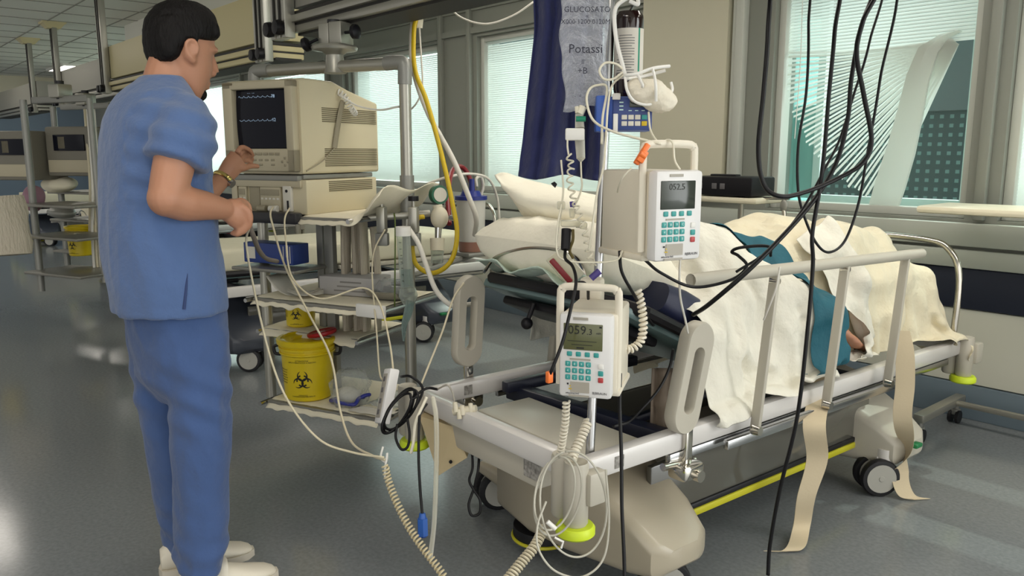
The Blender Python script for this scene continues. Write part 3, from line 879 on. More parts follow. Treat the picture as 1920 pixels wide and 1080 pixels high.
# ---------------------------------------------------------------- cloth draping
def drape(x0, x1, y0, y1, nx, ny, zf, colliders, steps=90, iters=16, margin=0.008, grav=-0.0016, pins=None, fric=0.55, seed=1, shear=0.35, rest_scale=1.0, xf=(-0.92, 0.03), yf=(0.3, 2.21)):
    """position-based cloth: a flat sheet let down on capsules and boxes"""
    rng = np.random.RandomState(seed)
    X = np.linspace(x0, x1, nx); Y = np.linspace(y0, y1, ny)
    P = np.zeros((ny, nx, 3)); P[..., 0] = X[None, :]; P[..., 1] = Y[:, None]; P[..., 2] = zf(P[..., 0], P[..., 1]) + rng.randn(ny, nx) * 0.0015
    # the overhang starts out folded straight down inside the rails and the end hoop
    x, y = P[..., 0].copy(), P[..., 1].copy()
    over = np.maximum(0, x - xf[1]) + np.maximum(0, xf[0] - x) + np.maximum(0, y - yf[1])
    P[..., 0] = np.clip(x, xf[0], xf[1]) + 0.012 * np.sin(y * 23 + seed) * (over > 0); P[..., 1] = np.minimum(y, yf[1]) + 0.012 * np.sin(x * 21) * (over > 0); P[..., 2] -= over
    prev = P.copy()
    dx = (x1 - x0) / (nx - 1) * rest_scale; dy = (y1 - y0) / (ny - 1) * rest_scale
    def cons(A, B, L, k):
        d = B - A; l = np.sqrt((d * d).sum(-1, keepdims=True)) + 1e-9
        c = d * (0.5 * k * (l - L) / l)
        A += c; B -= c
    dg = math.hypot(dx, dy)
    jc = int(round((pins - x0) / (x1 - x0) * (nx - 1))) if pins is not None else None
    P0 = P.copy()
    for s in range(steps):
        vel = (P - prev) * 0.93
        prev = P.copy()
        P += vel; P[..., 2] += grav
        hit = np.zeros(P.shape[:2], bool)
        for _ in range(iters):
            for o in (0, 1):
                a = P[:, o:-1:2]; b = P[:, o + 1::2][:, :a.shape[1]]; cons(a, b, dx, 1.0)
                a = P[o:-1:2]; b = P[o + 1::2][:a.shape[0]]; cons(a, b, dy, 1.0)
            for o in (0, 1):
                a = P[o:-1:2, :-1]; b = P[o + 1::2, 1:][:a.shape[0]]; cons(a, b, dg, shear)
                a = P[o:-1:2, 1:]; b = P[o + 1::2, :-1][:a.shape[0]]; cons(a, b, dg, shear)
            a = P[:, :-2]; b = P[:, 2:]; 
            d = b - a; l = np.sqrt((d * d).sum(-1, keepdims=True)) + 1e-9; c = d * (0.06 * np.minimum(0, l - 2 * dx) / l); a += c; b -= c
            a = P[:-2]; b = P[2:]
            d = b - a; l = np.sqrt((d * d).sum(-1, keepdims=True)) + 1e-9; c = d * (0.06 * np.minimum(0, l - 2 * dy) / l); a += c; b -= c
            if jc is not None: P[:, jc - 2:jc + 3, :2] = P0[:, jc - 2:jc + 3, :2]
            if _ % 4 != 3 and _ != iters - 1: continue
            for col in colliders:
                if col[0] == 'cap':
                    a, b, r0, r1 = np.array(col[1]), np.array(col[2]), col[3], col[4]
                    ab = b - a; tt = np.clip(((P - a) @ ab) / (ab @ ab), 0, 1)
                    q = a + tt[..., None] * ab; d = P - q; l = np.sqrt((d * d).sum(-1)) + 1e-9
                    R = r0 + (r1 - r0) * tt + margin
                    m = l < R
                    P[m] = (q + d / l[..., None] * R[..., None])[m]; hit |= m
                else:
                    c, h = np.array(col[1]), np.array(col[2]) + margin
                    q = P - c; ins = (np.abs(q) < h).all(-1)
                    if ins.any():
                        pen = h - np.abs(q); pen[..., 2] *= 0.5
                        ax = pen.argmin(-1)
                        for k in range(3):
                            m = ins & (ax == k)
                            P[..., k][m] = c[k] + np.sign(q[..., k][m]) * h[k]
                        hit |= ins
        prev[hit] += (P - prev)[hit] * fric
    return P
def cloth_obj(P, M4, name, mat, label, cat, group=None, th=0.003, crease=2.0):
    # smooth once, then add depth
    Q = P.copy()
    Q[1:-1, 1:-1] = 0.5 * P[1:-1, 1:-1] + 0.125 * (P[:-2, 1:-1] + P[2:, 1:-1] + P[1:-1, :-2] + P[1:-1, 2:])
    ny, nx = Q.shape[:2]
    # creases: ridged ripples along the normal, stronger where the cloth hangs loose
    gu = np.gradient(Q, axis=1); gv = np.gradient(Q, axis=0)
    N = np.cross(gu, gv); N /= (np.linalg.norm(N, axis=-1, keepdims=True) + 1e-9)
    for i in range(ny):
        for j in range(nx):
            x, y, z = Q[i, j]
            a = noise.noise(Vector((x * 5 + z * 3, y * 8 + x * 3, z * 2.5 + th * 900)))
            c = noise.noise(Vector((x * 3.1 - y * 4 + 5, y * 4 + x * 5, z * 6)))
            e = 0.6 - 1.6 * abs(noise.noise(Vector((x * 9 + y * 5, y * 10, z * 7 + 3))))
            h = 0.020 * (0.35 - abs(a)) + 0.016 * (0.3 - abs(c)) + 0.007 * e
            if N[i, j][2] < 0: h = -h
            Q[i, j] = Q[i, j] + N[i, j] * (h * crease + 0.004 * (1 if N[i, j][2] > 0 else -1))
    mb = MB(); mb.grid([[M4 @ Vector(Q[i, j]) for j in range(nx)] for i in range(ny)], th)
    o = single(name, mb, mat, label, cat, group, ang=180)
    ss = o.modifiers.new('fine', 'SUBSURF'); ss.levels = 1; ss.render_levels = 1
    return o
m_sheetc = M('cream_sheet', (226, 216, 188), rough=0.85, bump=(11, 0.7, 0.03), sheen=0.2)
m_sheetw = M('white_sheet', (226, 222, 208), rough=0.85, bump=(12, 0.7, 0.03), sheen=0.2)
m_teal = M('teal_drape', (26, 92, 108), rough=0.7, bump=(18, 0.5, 0.02))
m_pillow = M('pillow_cotton', (246, 240, 220), rough=0.85, bump=(10, 0.5, 0.02), sheen=0.2)
m_paleg = M('pale_green_cloth', (196, 214, 200), rough=0.85, bump=(12, 0.5, 0.02))

BODY = [('cap', (-0.09, 0.45, 0.82), (-0.09, 1.0, 0.56), 0.035, 0.035), ('cap', (-0.79, 0.45, 0.82), (-0.79, 1.0, 0.56), 0.035, 0.035),
        ('cap', (-0.44, 0.62, 0.98), (-0.44, 0.64, 0.98), 0.10, 0.10),
        ('cap', (-0.58, 0.80, 0.94), (-0.30, 0.80, 0.94), 0.12, 0.12),
        ('cap', (-0.44, 0.76, 0.94), (-0.44, 1.12, 0.82), 0.17, 0.17),
        ('cap', (-0.34, 1.12, 0.82), (-0.27, 1.55, 0.95), 0.12, 0.09),
        ('cap', (-0.54, 1.12, 0.82), (-0.58, 1.57, 0.96), 0.12, 0.09),
        ('cap', (-0.27, 1.55, 0.95), (-0.30, 2.00, 0.92), 0.09, 0.06),
        ('cap', (-0.58, 1.57, 0.96), (-0.56, 2.00, 0.92), 0.09, 0.06),
        ('cap', (-0.30, 2.03, 0.90), (-0.29, 2.06, 0.985), 0.05, 0.045),
        ('cap', (-0.56, 2.03, 0.90), (-0.57, 2.06, 0.985), 0.05, 0.045),
        ('box', (-0.44, 1.82, 0.41), (0.345, 0.31, 0.41)),
        ('box', (-0.44, 1.30, 0.37), (0.345, 0.24, 0.37)),
        ('box', (-0.44, 0.95, 0.38), (0.345, 0.22, 0.38)),
        ('box', (-0.44, 0.70, 0.42), (0.345, 0.15, 0.43)),
        ('box', (-0.40, 1.1, 0.27), (0.425, 1.12, 0.26)),
        ('box', (0.095, 1.1, 0.95), (0.03, 0.75, 0.60)), ('box', (-0.99, 1.1, 0.95), (0.05, 1.2, 0.60))]
P = drape(-1.16, 0.20, 1.06, 2.42, 88, 84, lambda x, y: 1.12 + 0 * x, BODY, pins=-0.44, margin=0.008, seed=3, rest_scale=1.04, steps=64)
cloth_obj(P, BEDM, 'bed_sheet', m_sheetc, 'large cream sheet over the raised legs of the patient, hanging over the far end', 'sheet')
ARM = [('cap', (-0.20, 0.84, 0.90), (-0.12, 1.0, 0.86), 0.05, 0.05), ('cap', (-0.12, 1.0, 0.86), (-0.05, 1.22, 0.74), 0.05, 0.045), ('cap', (-0.05, 1.22, 0.74), (-0.03, 1.36, 0.66), 0.04, 0.035)]
P = drape(-1.06, 0.31, 0.52, 1.16, 80, 38, lambda x, y: 1.16 + 0 * x, BODY + ARM, pins=-0.44, margin=0.016, seed=5, rest_scale=1.06, steps=64)
cloth_obj(P, BEDM, 'bed_sheet', m_sheetw, 'crumpled white sheet over the chest of the patient, beside the upper pump', 'sheet')
P = drape(-0.62, 0.38, 1.06, 1.235, 62, 12, lambda x, y: 1.16 + 0 * x, BODY + ARM, pins=-0.44, margin=0.026, seed=7, rest_scale=1.03, steps=64)
cloth_obj(P, BEDM, 'surgical_drape', m_teal, 'teal cloth strip hanging between the white and the cream sheet', 'cloth')
P = drape(-0.24, 0.36, 1.30, 1.52, 44, 16, lambda x, y: 1.16 + 0 * x, BODY + ARM, pins=-0.19, margin=0.034, seed=9, rest_scale=1.05, steps=64)
cloth_obj(P, BEDM, 'hospital_gown', m_sheetw, 'white gown piece hanging down behind the middle rail post', 'cloth')

# ---------------------------------------------------------------- the patient (mostly covered)
m_skin = M('skin', (176, 126, 99), rough=0.5, bump=(60, 0.12, 0.004), sss=0.08)
b = MB()
b.ball((-0.44, 0.64, 0.975), (0.072, 0.11, 0.088))
b.ball((-0.44, 0.62, 1.03), (0.05, 0.07, 0.045))
b.tube([(-0.44, 0.70, 0.95), (-0.44, 0.78, 0.91)], [0.05, 0.06], 12, k=1)
b.tube([(-0.44, 0.76, 0.90), (-0.44, 0.85, 0.87), (-0.44, 1.0, 0.81), (-0.44, 1.14, 0.785)], [0.06, 0.125, 0.12, 0.125], 18, k=4, flat=(1.25, 0.8))
for sx_, kx in ((-0.30, -0.27), (-0.56, -0.58)):
    b.tube([(sx_ if sx_ > -0.44 else -0.52, 1.12, 0.785), (kx, 1.56, 0.95)], [0.085, 0.062], 14, k=1)
    b.ball((kx, 1.565, 0.95), 0.062)
    b.tube([(kx, 1.565, 0.95), (kx, 2.02, 0.91)], [0.058, 0.038], 14, k=1)
    b.tube([(kx, 2.02, 0.90), (kx, 2.05, 0.955)], [0.038, 0.026], 12, k=1)
b.tube([(-0.60, 0.82, 0.90), (-0.70, 1.0, 0.80), (-0.66, 1.22, 0.76)], [0.05, 0.042, 0.03], 12, k=4)
b.tube([(-0.24, 0.82, 0.92), (-0.12, 1.0, 0.86), (-0.05, 1.22, 0.74), (-0.03, 1.33, 0.675)], [0.05, 0.044, 0.036, 0.027], 12, k=4)
b.tube([(-0.03, 1.32, 0.68), (-0.022, 1.37, 0.645), (-0.02, 1.40, 0.625)], [0.03, 0.036, 0.03], 12, k=3, flat=(1.2, 0.6))
for i in range(4):
    xx = -0.05 + 0.019 * i
    b.tube([(xx, 1.395, 0.63), (xx + 0.004, 1.435, 0.612), (xx + 0.004, 1.455, 0.595)], [0.0095, 0.0085, 0.007], 8, k=3)
b.tube([(-0.062, 1.36, 0.645), (-0.08, 1.39, 0.63), (-0.078, 1.415, 0.618)], [0.011, 0.0095, 0.008], 8, k=3)
b = fuse(b, 0.009, 2); b.v = [BEDM @ p for p in b.v]
pt = thing('person', 'patient lying under the sheets on the front bed, one forearm with a dark cuff showing', 'person', BEDM @ Vector((-0.44, 1.1, 0.69)), 0)
part('body', b, m_skin, pt, world=True, ang=180)
b = MB(); b.tube([BEDM @ Vector(p) for p in ((-0.062, 1.185, 0.765), (-0.046, 1.255, 0.722))], [0.054, 0.050], 18, k=3)
part('wrist_cuff', b, m_navy, pt, world=True, label='dark cuff on the forearm')
b = MB(); b.tube([BEDM @ Vector(p) for p in ((-0.045, 1.26, 0.72), (-0.038, 1.30, 0.695))], [0.042, 0.038], 18, k=2)
part('bandage', b, m_sheetw, pt, world=True, label='white bandage on the wrist')
h = MB(); h.ball((-0.44, 0.61, 0.99), (0.082, 0.10, 0.096)); h.v = [BEDM @ p for p in h.v]
part('hair', h, M('grey_hair', (120, 116, 108), rough=0.8), pt, world=True)

# ---------------------------------------------------------------- pillows and bunched cloth at the head end
def pillow(c, size, Rm, label, mat, amp=0.012, seed=0.0, name='pillow', M4=None):
    b = MB(); n, m = 40, 26
    a, bb, th = size
    vs = []
    for side in (1, -1):
        rows = []
        for i in range(m + 1):
            r = []
            for j in range(n + 1):
                u, v = j / n * 2 - 1, i / m * 2 - 1
                e = (max(0, 1 - abs(u) ** 3.2)) ** 0.42 * (max(0, 1 - abs(v) ** 3.2)) ** 0.42
                q = Vector((u * 3 + seed, v * 2.4, side * 1.3))
                w = (0.5 - abs(noise.noise(q * 1.1))) * 1.2 + noise.noise(q * 2.7) * 0.5
                r.append((u * a * (1 - 0.07 * abs(v) ** 4), v * bb * (1 - 0.07 * abs(u) ** 4), side * (th * e + amp * w * e)))
            rows.append(r)
        b.grid(rows)
    Tm = Matrix.Translation(Vector(c)) @ Rm.to_4x4()
    if M4 is not None: Tm = M4 @ Tm
    b.v = [Tm @ p for p in b.v]
    return single(name, b, mat, label, 'pillow', ang=180)
pillow((-0.535, 0.455, 0.972), (0.36, 0.20, 0.105), Rx(-20), 'large white pillow at the head end of the front bed', m_pillow, 0.02, 2.0, M4=BEDM)
# pale green cloth tucked under the pillow edge
rows = []
for i in range(8):
    r = []
    for j in range(24):
        u, v = j / 23, i / 7
        w = noise.noise(Vector((u * 7, v * 2, 4)))
        r.append(BEDM @ Vector((-0.80 + 0.56 * u, 0.235 + 0.10 * v, 0.945 + 0.02 * w - 0.05 * (v - 0.2) + 0.015 * math.sin(u * 14))))
    rows.append(r)
b = MB(); b.grid(rows, 0.004); single('folded_cloth', b, m_paleg, 'pale green cloth tucked under the front edge of the large pillow', 'cloth', ang=180)
# sheet bunched up behind the pillow, one corner standing up like a hood
D = 2.95
key = [[(928, 330), (945, 326), (975, 336), (1010, 345), (1060, 356), (1140, 372)],
       [(932, 338), (958, 348), (990, 360), (1030, 368), (1075, 378), (1145, 395)],
       [(945, 352), (968, 372), (1000, 384), (1040, 392), (1085, 402), (1150, 420)],
       [(962, 372), (982, 396), (1012, 408), (1050, 416), (1095, 430), (1150, 445)],
       [(980, 400), (1000, 420), (1028, 428), (1065, 436), (1105, 450), (1152, 470)]]
dep = [0.10, -0.05, -0.10, -0.06, 0.05]
rows = [[atd(p[0], p[1], D + dep[i] - 0.05 * j) for j, p in enumerate(r)] for i, r in enumerate(key)]
fine = []
cols = [catmull([rows[i][j] for i in range(5)], 6) for j in range(6)]
for i in range(len(cols[0])):
    r = catmull([c[i] for c in cols], 7)
    fine.append([p + Vector((0.66, -0.7, 0.3)) * (0.012 * noise.noise(p * 9)) for p in r])
b = MB(); b.grid(fine, 0.006); single('bunched_sheet', b, m_pillow, 'cream sheet standing up in a curled point behind the large pillow', 'sheet', ang=180)
# ================================================================ the man in scrubs
m_scrub = M('scrub_shirt_cotton', (72, 98, 144), rough=0.85, bump=(26, 0.5, 0.012), var=(5, 0.05), sheen=0.25)
m_trous = M('scrub_trouser_cotton', (56, 82, 130), rough=0.85, bump=(22, 0.5, 0.012), var=(4, 0.05), sheen=0.2)
m_seam = M('scrub_seam', (70, 91, 140), rough=0.85)
m_hair = M('dark_hair', (12, 9, 9), rough=0.6, spec=0.2, bump=(160, 0.7, 0.006), stretch=(1, 1, 0.25))
m_shoe = M('white_leather', (222, 214, 196), rough=0.5)
m_gold = M('gold_watch', (214, 190, 120), rough=0.2, metal=1.0)
MX = -2.43
KV = 0.32
man = thing('person', 'man in blue scrubs standing at the monitor, one hand on its front panel', 'person', (MX, 0.76, 0), 0)

def mring(py, xl, xr, a, X=MX, n=36, e=2.3, dz=None):
    """a body ring whose side outline is read off at two points of a row"""
    pl, pr = atx(xl, py, X), atx(xr, py, X)
    cy = (pl.y + pr.y) / 2; h = (pr.y - pl.y) / 2; cz = (pl.z + pr.z) / 2 if dz is None else dz
    b = math.sqrt(max(h * h - (KV * a) ** 2, 0.02 ** 2))
    out = []
    for j in range(n):
        t = 2 * PI * j / n; c, s = math.cos(t), math.sin(t)
        out.append(Vector((X + a * math.copysign(abs(c) ** (2 / e), c), cy + b * math.copysign(abs(s) ** (2 / e), s), cz)))
    return out
def inset(ring, d, dz=0):
    c = sum(ring, Vector()) / len(ring)
    return [c + (p - c) * max(0.05, 1 - d / max(1e-4, (p - c).length)) + Vector((0, 0, dz)) for p in ring]

# joints
sR = Vector((-2.255, 0.775, 1.435)); sL = Vector((-2.615, 0.79, 1.435))
elR = atx(312, 372, -2.19); wrR = atx(424, 393, -2.24); 
wrL = atd(418, 336, 2.80); elL = Vector((-2.70, 0.90, 1.135))
# ---- skin: head, neck, trunk, arms, legs in one surface
b = MB()
# head rings follow the head's own outline (skin without the hair)
HD = [(12, 315, 365, 0.035), (24, 295, 385, 0.055), (45, 281, 400, 0.069), (70, 275, 402, 0.075), (95, 279, 399, 0.077), (112, 287, 396, 0.075), (128, 296, 397, 0.070),
      (145, 303, 394, 0.064), (160, 316, 387, 0.058), (174, 332, 381, 0.050), (186, 344, 375, 0.038)]
rings = []
for py, xl, xr, a in HD:
    rings.append(mring(py, xl, xr, a, n=28, e=2.1))
b.loft(rings[::-1])
# neck, leaning forward into the head
b.tube([atx(302, 200, MX), atx(308, 165, MX), atx(318, 128, MX), atx(330, 95, MX)], [0.074, 0.062, 0.06, 0.058], 18, k=4)
# nose, brow, lips, chin, ears
b.tube([atx(396, 106, MX), atx(400, 122, MX), atx(402, 137, MX)], [0.009, 0.012, 0.015], 10, k=3)
b.ball(atx(396, 139, MX) + Vector((0.014, 0, 0)), 0.010); b.ball(atx(396, 139, MX) - Vector((0.014, 0, 0)), 0.010)
b.tube([atx(392, 97, MX) + Vector((0.05, -0.02, 0)), atx(398, 95, MX) + Vector((0.025, 0, 0)), atx(399, 96, MX), atx(398, 95, MX) - Vector((0.025, 0, 0)), atx(392, 97, MX) - Vector((0.05, 0.02, 0))], 0.009, 8, k=3)
b.ball(atx(387, 157, MX), (0.024, 0.012, 0.006)); b.ball(atx(385, 165, MX), (0.022, 0.012, 0.007))
b.ball(atx(370, 178, MX), (0.026, 0.02, 0.016))
for sg in (1, -1):
    ec = atx(352, 96, MX) + Vector((sg * 0.078, 0, 0))
    if sg > 0: ec = atx(357, 94, MX + 0.078)
    b.ball(ec, (0.011, 0.021, 0.031), R=Rx(-14))
    b.ball(ec + Vector((0, 0.004, -0.026)), (0.008, 0.011, 0.012))
    b.tube([ec + Vector((sg * 0.006, 0.014, -0.012)), ec + Vector((sg * 0.010, 0.018, 0.012)), ec + Vector((sg * 0.010, 0.004, 0.028)), ec + Vector((sg * 0.011, -0.014, 0.018)), ec + Vector((sg * 0.009, -0.014, -0.006)), ec + Vector((sg * 0.006, 0.0, -0.024))], 0.0052, 8, k=5)
# trunk
TR = [(560, 242, 388, 0.135), (500, 236, 392, 0.145), (430, 226, 388, 0.145), (350, 224, 376, 0.155), (270, 226, 370, 0.165), (215, 244, 352, 0.135), (185, 266, 340, 0.085), (168, 276, 342, 0.07)]
b.loft([mring(py, xl, xr, a - 0.0) for py, xl, xr, a in TR])
# arms
def limb(a, c, ra, rc, k=1, n=16): b.tube([a, c], [ra, rc], n, k=1)
b.tube([sR + Vector((-0.06, 0, -0.05)), sR.lerp(elR, 0.35), sR.lerp(elR, 0.7), elR], [0.05, 0.056, 0.052, 0.047], 18, k=4)
b.ball(elR, 0.049)
fr = [elR, elR.lerp(wrR, 0.3) + Vector((0, 0, -0.004)), elR.lerp(wrR, 0.65), wrR]
b.tube(fr, [0.048, 0.049, 0.040, 0.029], 18, k=4)
b.tube([sL + Vector((0.03, 0, -0.05)), elL], [0.05, 0.046], 16, k=1); b.ball(elL, 0.047)
b.tube([elL, elL.lerp(wrL, 0.35), elL.lerp(wrL, 0.7), wrL], [0.046, 0.044, 0.036, 0.027], 16, k=4)
# right hand: fist closed on a cable bundle
hd = (atx(462, 402, -2.25) - wrR).normalized()
kn = atx(455, 398, -2.245)
b.tube([wrR, wrR.lerp(kn, 0.5) + Vector((0, 0, -0.004)), kn + Vector((0, -0.004, -0.012))], [0.028, 0.036, 0.036], 16, k=4, flat=(0.75, 1.15))
for i, (p0, p1, p2, p3, r) in enumerate((
        ((452, 386), (466, 398), (468, 416), (456, 424), 0.0105), ((448, 394), (466, 408), (465, 425), (450, 430), 0.011),
        ((442, 402), (459, 418), (456, 434), (442, 434), 0.0105), ((436, 408), (450, 426), (446, 439), (434, 436), 0.0095))):
    xo = -2.225 - 0.006 * i
    b.tube([atx(*p0, xo), atx(*p1, xo + 0.006), atx(*p2, xo + 0.002), atx(*p3, xo - 0.02)], [r * 1.1, r, r * .95, r * .85], 10, k=4)
b.tube([atx(436, 384, -2.255), atx(452, 378, -2.275), atx(464, 386, -2.28), atx(468, 398, -2.265)], [0.014, 0.0125, 0.0115, 0.009], 10, k=4)
# left hand: reaching to the panel, thumb below, first finger arched above
def H(x, y, dd): return atd(x, y, 2.80 + dd)
b.tube([wrL, H(432, 316, 0.02), H(446, 298, 0.05)], [0.027, 0.033, 0.034], 16, k=4, flat=(0.7, 1.15))
for pts, r in ((((444, 287, 0.05), (453, 276, 0.07), (467, 281, 0.11), (473, 289, 0.14)), 0.0095), (((448, 290, 0.08), (458, 281, 0.12), (470, 286, 0.16), (474, 293, 0.18)), 0.0098),
               (((450, 296, 0.10), (461, 291, 0.15), (471, 295, 0.19), (474, 300, 0.21)), 0.0092), (((450, 304, 0.11), (460, 302, 0.16), (468, 304, 0.19), (472, 307, 0.21)), 0.008)):
    b.tube([H(*p) for p in pts], [r * 1.1, r, r * .92, r * .8], 10, k=4)
b.tube([H(438, 314, 0.03), H(455, 315, 0.05), H(470, 311, 0.09), H(485, 312, 0.13)], [0.017, 0.0135, 0.011, 0.0085], 10, k=4)
# legs and ankles (inside the trousers)
for X, kx, fx in ((-2.335, 0, 340), (-2.515, 0, 318)):
    if X > MX:
        b.tube([atx(335, 590, X), atx(372, 800, X), atx(378, 1030, X)], [0.072, 0.058, 0.042], 16, k=4)
    else:
        b.tube([atx(318, 590, X), atx(326, 800, X), atx(346, 1020, X)], [0.070, 0.056, 0.04], 16, k=4)
b = fuse(b, 0.0048, 2)
part('body', b, m_skin, man, world=True, ang=180)

# ---- eyes (only the near one shows)
q = MB(); q.ball(atx(389, 105, MX + 0.036), 0.0115); part('eye', q, M('eye', (70, 55, 48), rough=0.2), man, world=True)
q = MB(); q.tube([atx(379, 98, MX + 0.055), atx(390, 94, MX + 0.045), atx(399, 97, MX + 0.025)], [0.003, 0.0055, 0.003], 8, k=4); part('eyebrow', q, m_hair, man, world=True)
# ---- hair
HR = [(1, 322, 350, 0.02), (5, 305, 372, 0.05), (14, 291, 391, 0.068), (28, 279, 402, 0.080), (46, 271, 408, 0.087), (66, 267, 408, 0.090), (76, 267, 396, 0.091)]
b = MB(); b.loft([mring(py, xl, xr, a, n=32, e=2.1) for py, xl, xr, a in HR][::-1])
# back and side of the hair, down to the nape
BK = [(38, 272, 390, 0.083), (60, 267, 384, 0.090), (80, 267, 360, 0.0895), (96, 270, 346, 0.086), (110, 276, 336, 0.080), (118, 284, 318, 0.066)]
b.loft([mring(py, xl, xr, a, n=32, e=2.2) for py, xl, xr, a in BK])
# sideburn and fringe
b.tube([atx(368, 62, MX + 0.080), atx(367, 82, MX + 0.079), atx(369, 100, MX + 0.074)], [0.012, 0.009, 0.003], 8, k=3, flat=(0.5, 1))
for k in range(7):
    xx = MX + 0.06 - 0.02 * k
    b.tube([atx(392, 40, xx), atx(405, 56, xx), atx(406 + (k % 2) * 2, 72, xx)], [0.014, 0.012, 0.005], 8, k=3)
b = fuse(b, 0.0045, 7)
wrinkle(b, 0.003, (60, 40, 22), 1.0)
part('hair', b, m_hair, man, world=True, ang=180)
b = MB()
b.ball(atx(372, 177, MX), (0.030, 0.024, 0.021)); b.ball(atx(369, 186, MX), (0.022, 0.018, 0.014))
b.tube([atx(383, 151, MX + 0.028), atx(389, 150, MX + 0.012), atx(390, 150, MX), atx(389, 150, MX - 0.012), atx(383, 151, MX - 0.028)], 0.006, 8, k=3)
b.tube([atx(380, 154, MX + 0.034), atx(374, 168, MX + 0.034), atx(368, 178, MX + 0.026)], 0.006, 8, k=3)
b = fuse(b, 0.004, 1); part('beard', b, m_hair, man, world=True, ang=180, label='short dark goatee')

# ---- shirt
SH = [(578, 206, 420, 0.200), (560, 204, 420, 0.198), (520, 197, 415, 0.196), (480, 192, 408, 0.193), (440, 188, 402, 0.190), (400, 186, 398, 0.188), (350, 185, 391, 0.190), (300, 184, 388, 0.196), (260, 185, 386, 0.202),
      (225, 190, 381, 0.202), (200, 200, 373, 0.188), (180, 216, 364, 0.155), (164, 236, 356, 0.116), (150, 256, 346, 0.084), (141, 266, 342, 0.072)]
R_ = [mring(py, xl, xr, a, e=2.5 if py > 220 else 2.2) for py, xl, xr, a in SH]
# hem is lower at the back than at the side slit
b = MB()
b.loft([inset(R_[0], 0.02, 0.09), inset(R_[0], 0.018, 0.004)] + R_ + [inset(R_[-1], 0.016, -0.004), inset(R_[-1], 0.016, -0.03)])
def sleeve(s, h, r0, r1, sg):
    b.tube([s + Vector((-0.07 * sg, 0, 0.03)), s + Vector((-0.005 * sg, 0, 0.0)), s.lerp(h, 0.5) + Vector((0.012 * sg, 0, 0)), h], [r0 * 0.85, r0, (r0 + r1) / 2 + 0.004, r1], 28, k=5)
hemR = atx(331, 304, -2.210); hemL = Vector((-2.665, 0.80, 1.25))
sleeve(sR + Vector((0.0, 0.0, -0.032)), hemR, 0.078, 0.079, 1)
sleeve(sL + Vector((0.0, 0.0, -0.032)), hemL, 0.073, 0.077, -1)
b = fuse(b, 0.0085, 5)
def foldfn(p): return 0.35 + 0.9 * min(1, max(0, (1.5 - p.z) / 0.5))
wrinkle(b, 0.011, (7.0, 9.0, 3.2), 4.0, foldfn)
for i, p in enumerate(b.v):      # sleeve folds
    if p.x > -2.30 and p.z > 1.2:
        b.v[i] = p + b.n[i] * 0.004 * math.sin(p.z * 95 + p.y * 30)
part('scrub_shirt', b, m_scrub, man, world=True, ang=180)
# side slit and side seam of the shirt
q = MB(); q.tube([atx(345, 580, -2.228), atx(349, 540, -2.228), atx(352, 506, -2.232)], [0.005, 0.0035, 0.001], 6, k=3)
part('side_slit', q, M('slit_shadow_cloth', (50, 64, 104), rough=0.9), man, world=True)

# ---- trousers
b = MB()
PV = [(545, 222, 408, 0.178), (580, 228, 418, 0.182), (620, 236, 421, 0.183), (660, 246, 424, 0.180), (690, 256, 425, 0.165), (720, 275, 418, 0.13), (745, 300, 405, 0.08)]
b.loft([mring(py, xl, xr, a) for py, xl, xr, a in PV])
XR, XL = -2.335, -2.520
NR = [(620, 285, 425, 0.088), (680, 300, 428, 0.092), (720, 312, 430, 0.094), (780, 318, 431, 0.093), (840, 321, 430, 0.092), (900, 324, 428, 0.092), (960, 326, 426, 0.093), (1010, 327, 422, 0.095), (1045, 327, 414, 0.096), (1062, 330, 408, 0.095)]
R_ = [mring(py, xl, xr, a, X=XR, n=30, e=2.1) for py, xl, xr, a in NR]
b.loft(R_ + [inset(R_[-1], 0.016, 0.0), inset(R_[-1], 0.02, 0.07)])
NL = [(600, 232, 380, 0.086), (660, 238, 384, 0.09), (720, 249, 385, 0.09), (780, 261, 382, 0.09), (840, 272, 380, 0.09), (900, 285, 382, 0.09), (960, 295, 384, 0.09), (1010, 304, 386, 0.09), (1038, 309, 386, 0.09)]
R_ = [mring(py, xl, xr, a, X=XL, n=30, e=2.1) for py, xl, xr, a in NL]
b.loft(R_ + [inset(R_[-1], 0.016, 0.0), inset(R_[-1], 0.02, 0.07)])
b = fuse(b, 0.0085, 8)
wrinkle(b, 0.017, (8.0, 9.0, 4.2), 9.0, lambda p: 0.85)
for i, p in enumerate(b.v):      # diagonal creases behind the knee and stacked folds at the ankle
    kz = math.exp(-((p.z - 0.62) / 0.10) ** 2)
    az = math.exp(-((p.z - 0.12) / 0.10) ** 2)
    b.v[i] = p + b.n[i] * (0.005 * kz * math.sin(p.z * 70 + p.y * 45) + 0.004 * az * math.sin(p.z * 80 + p.x * 30))
part('scrub_trousers', b, m_trous, man, world=True, ang=180)

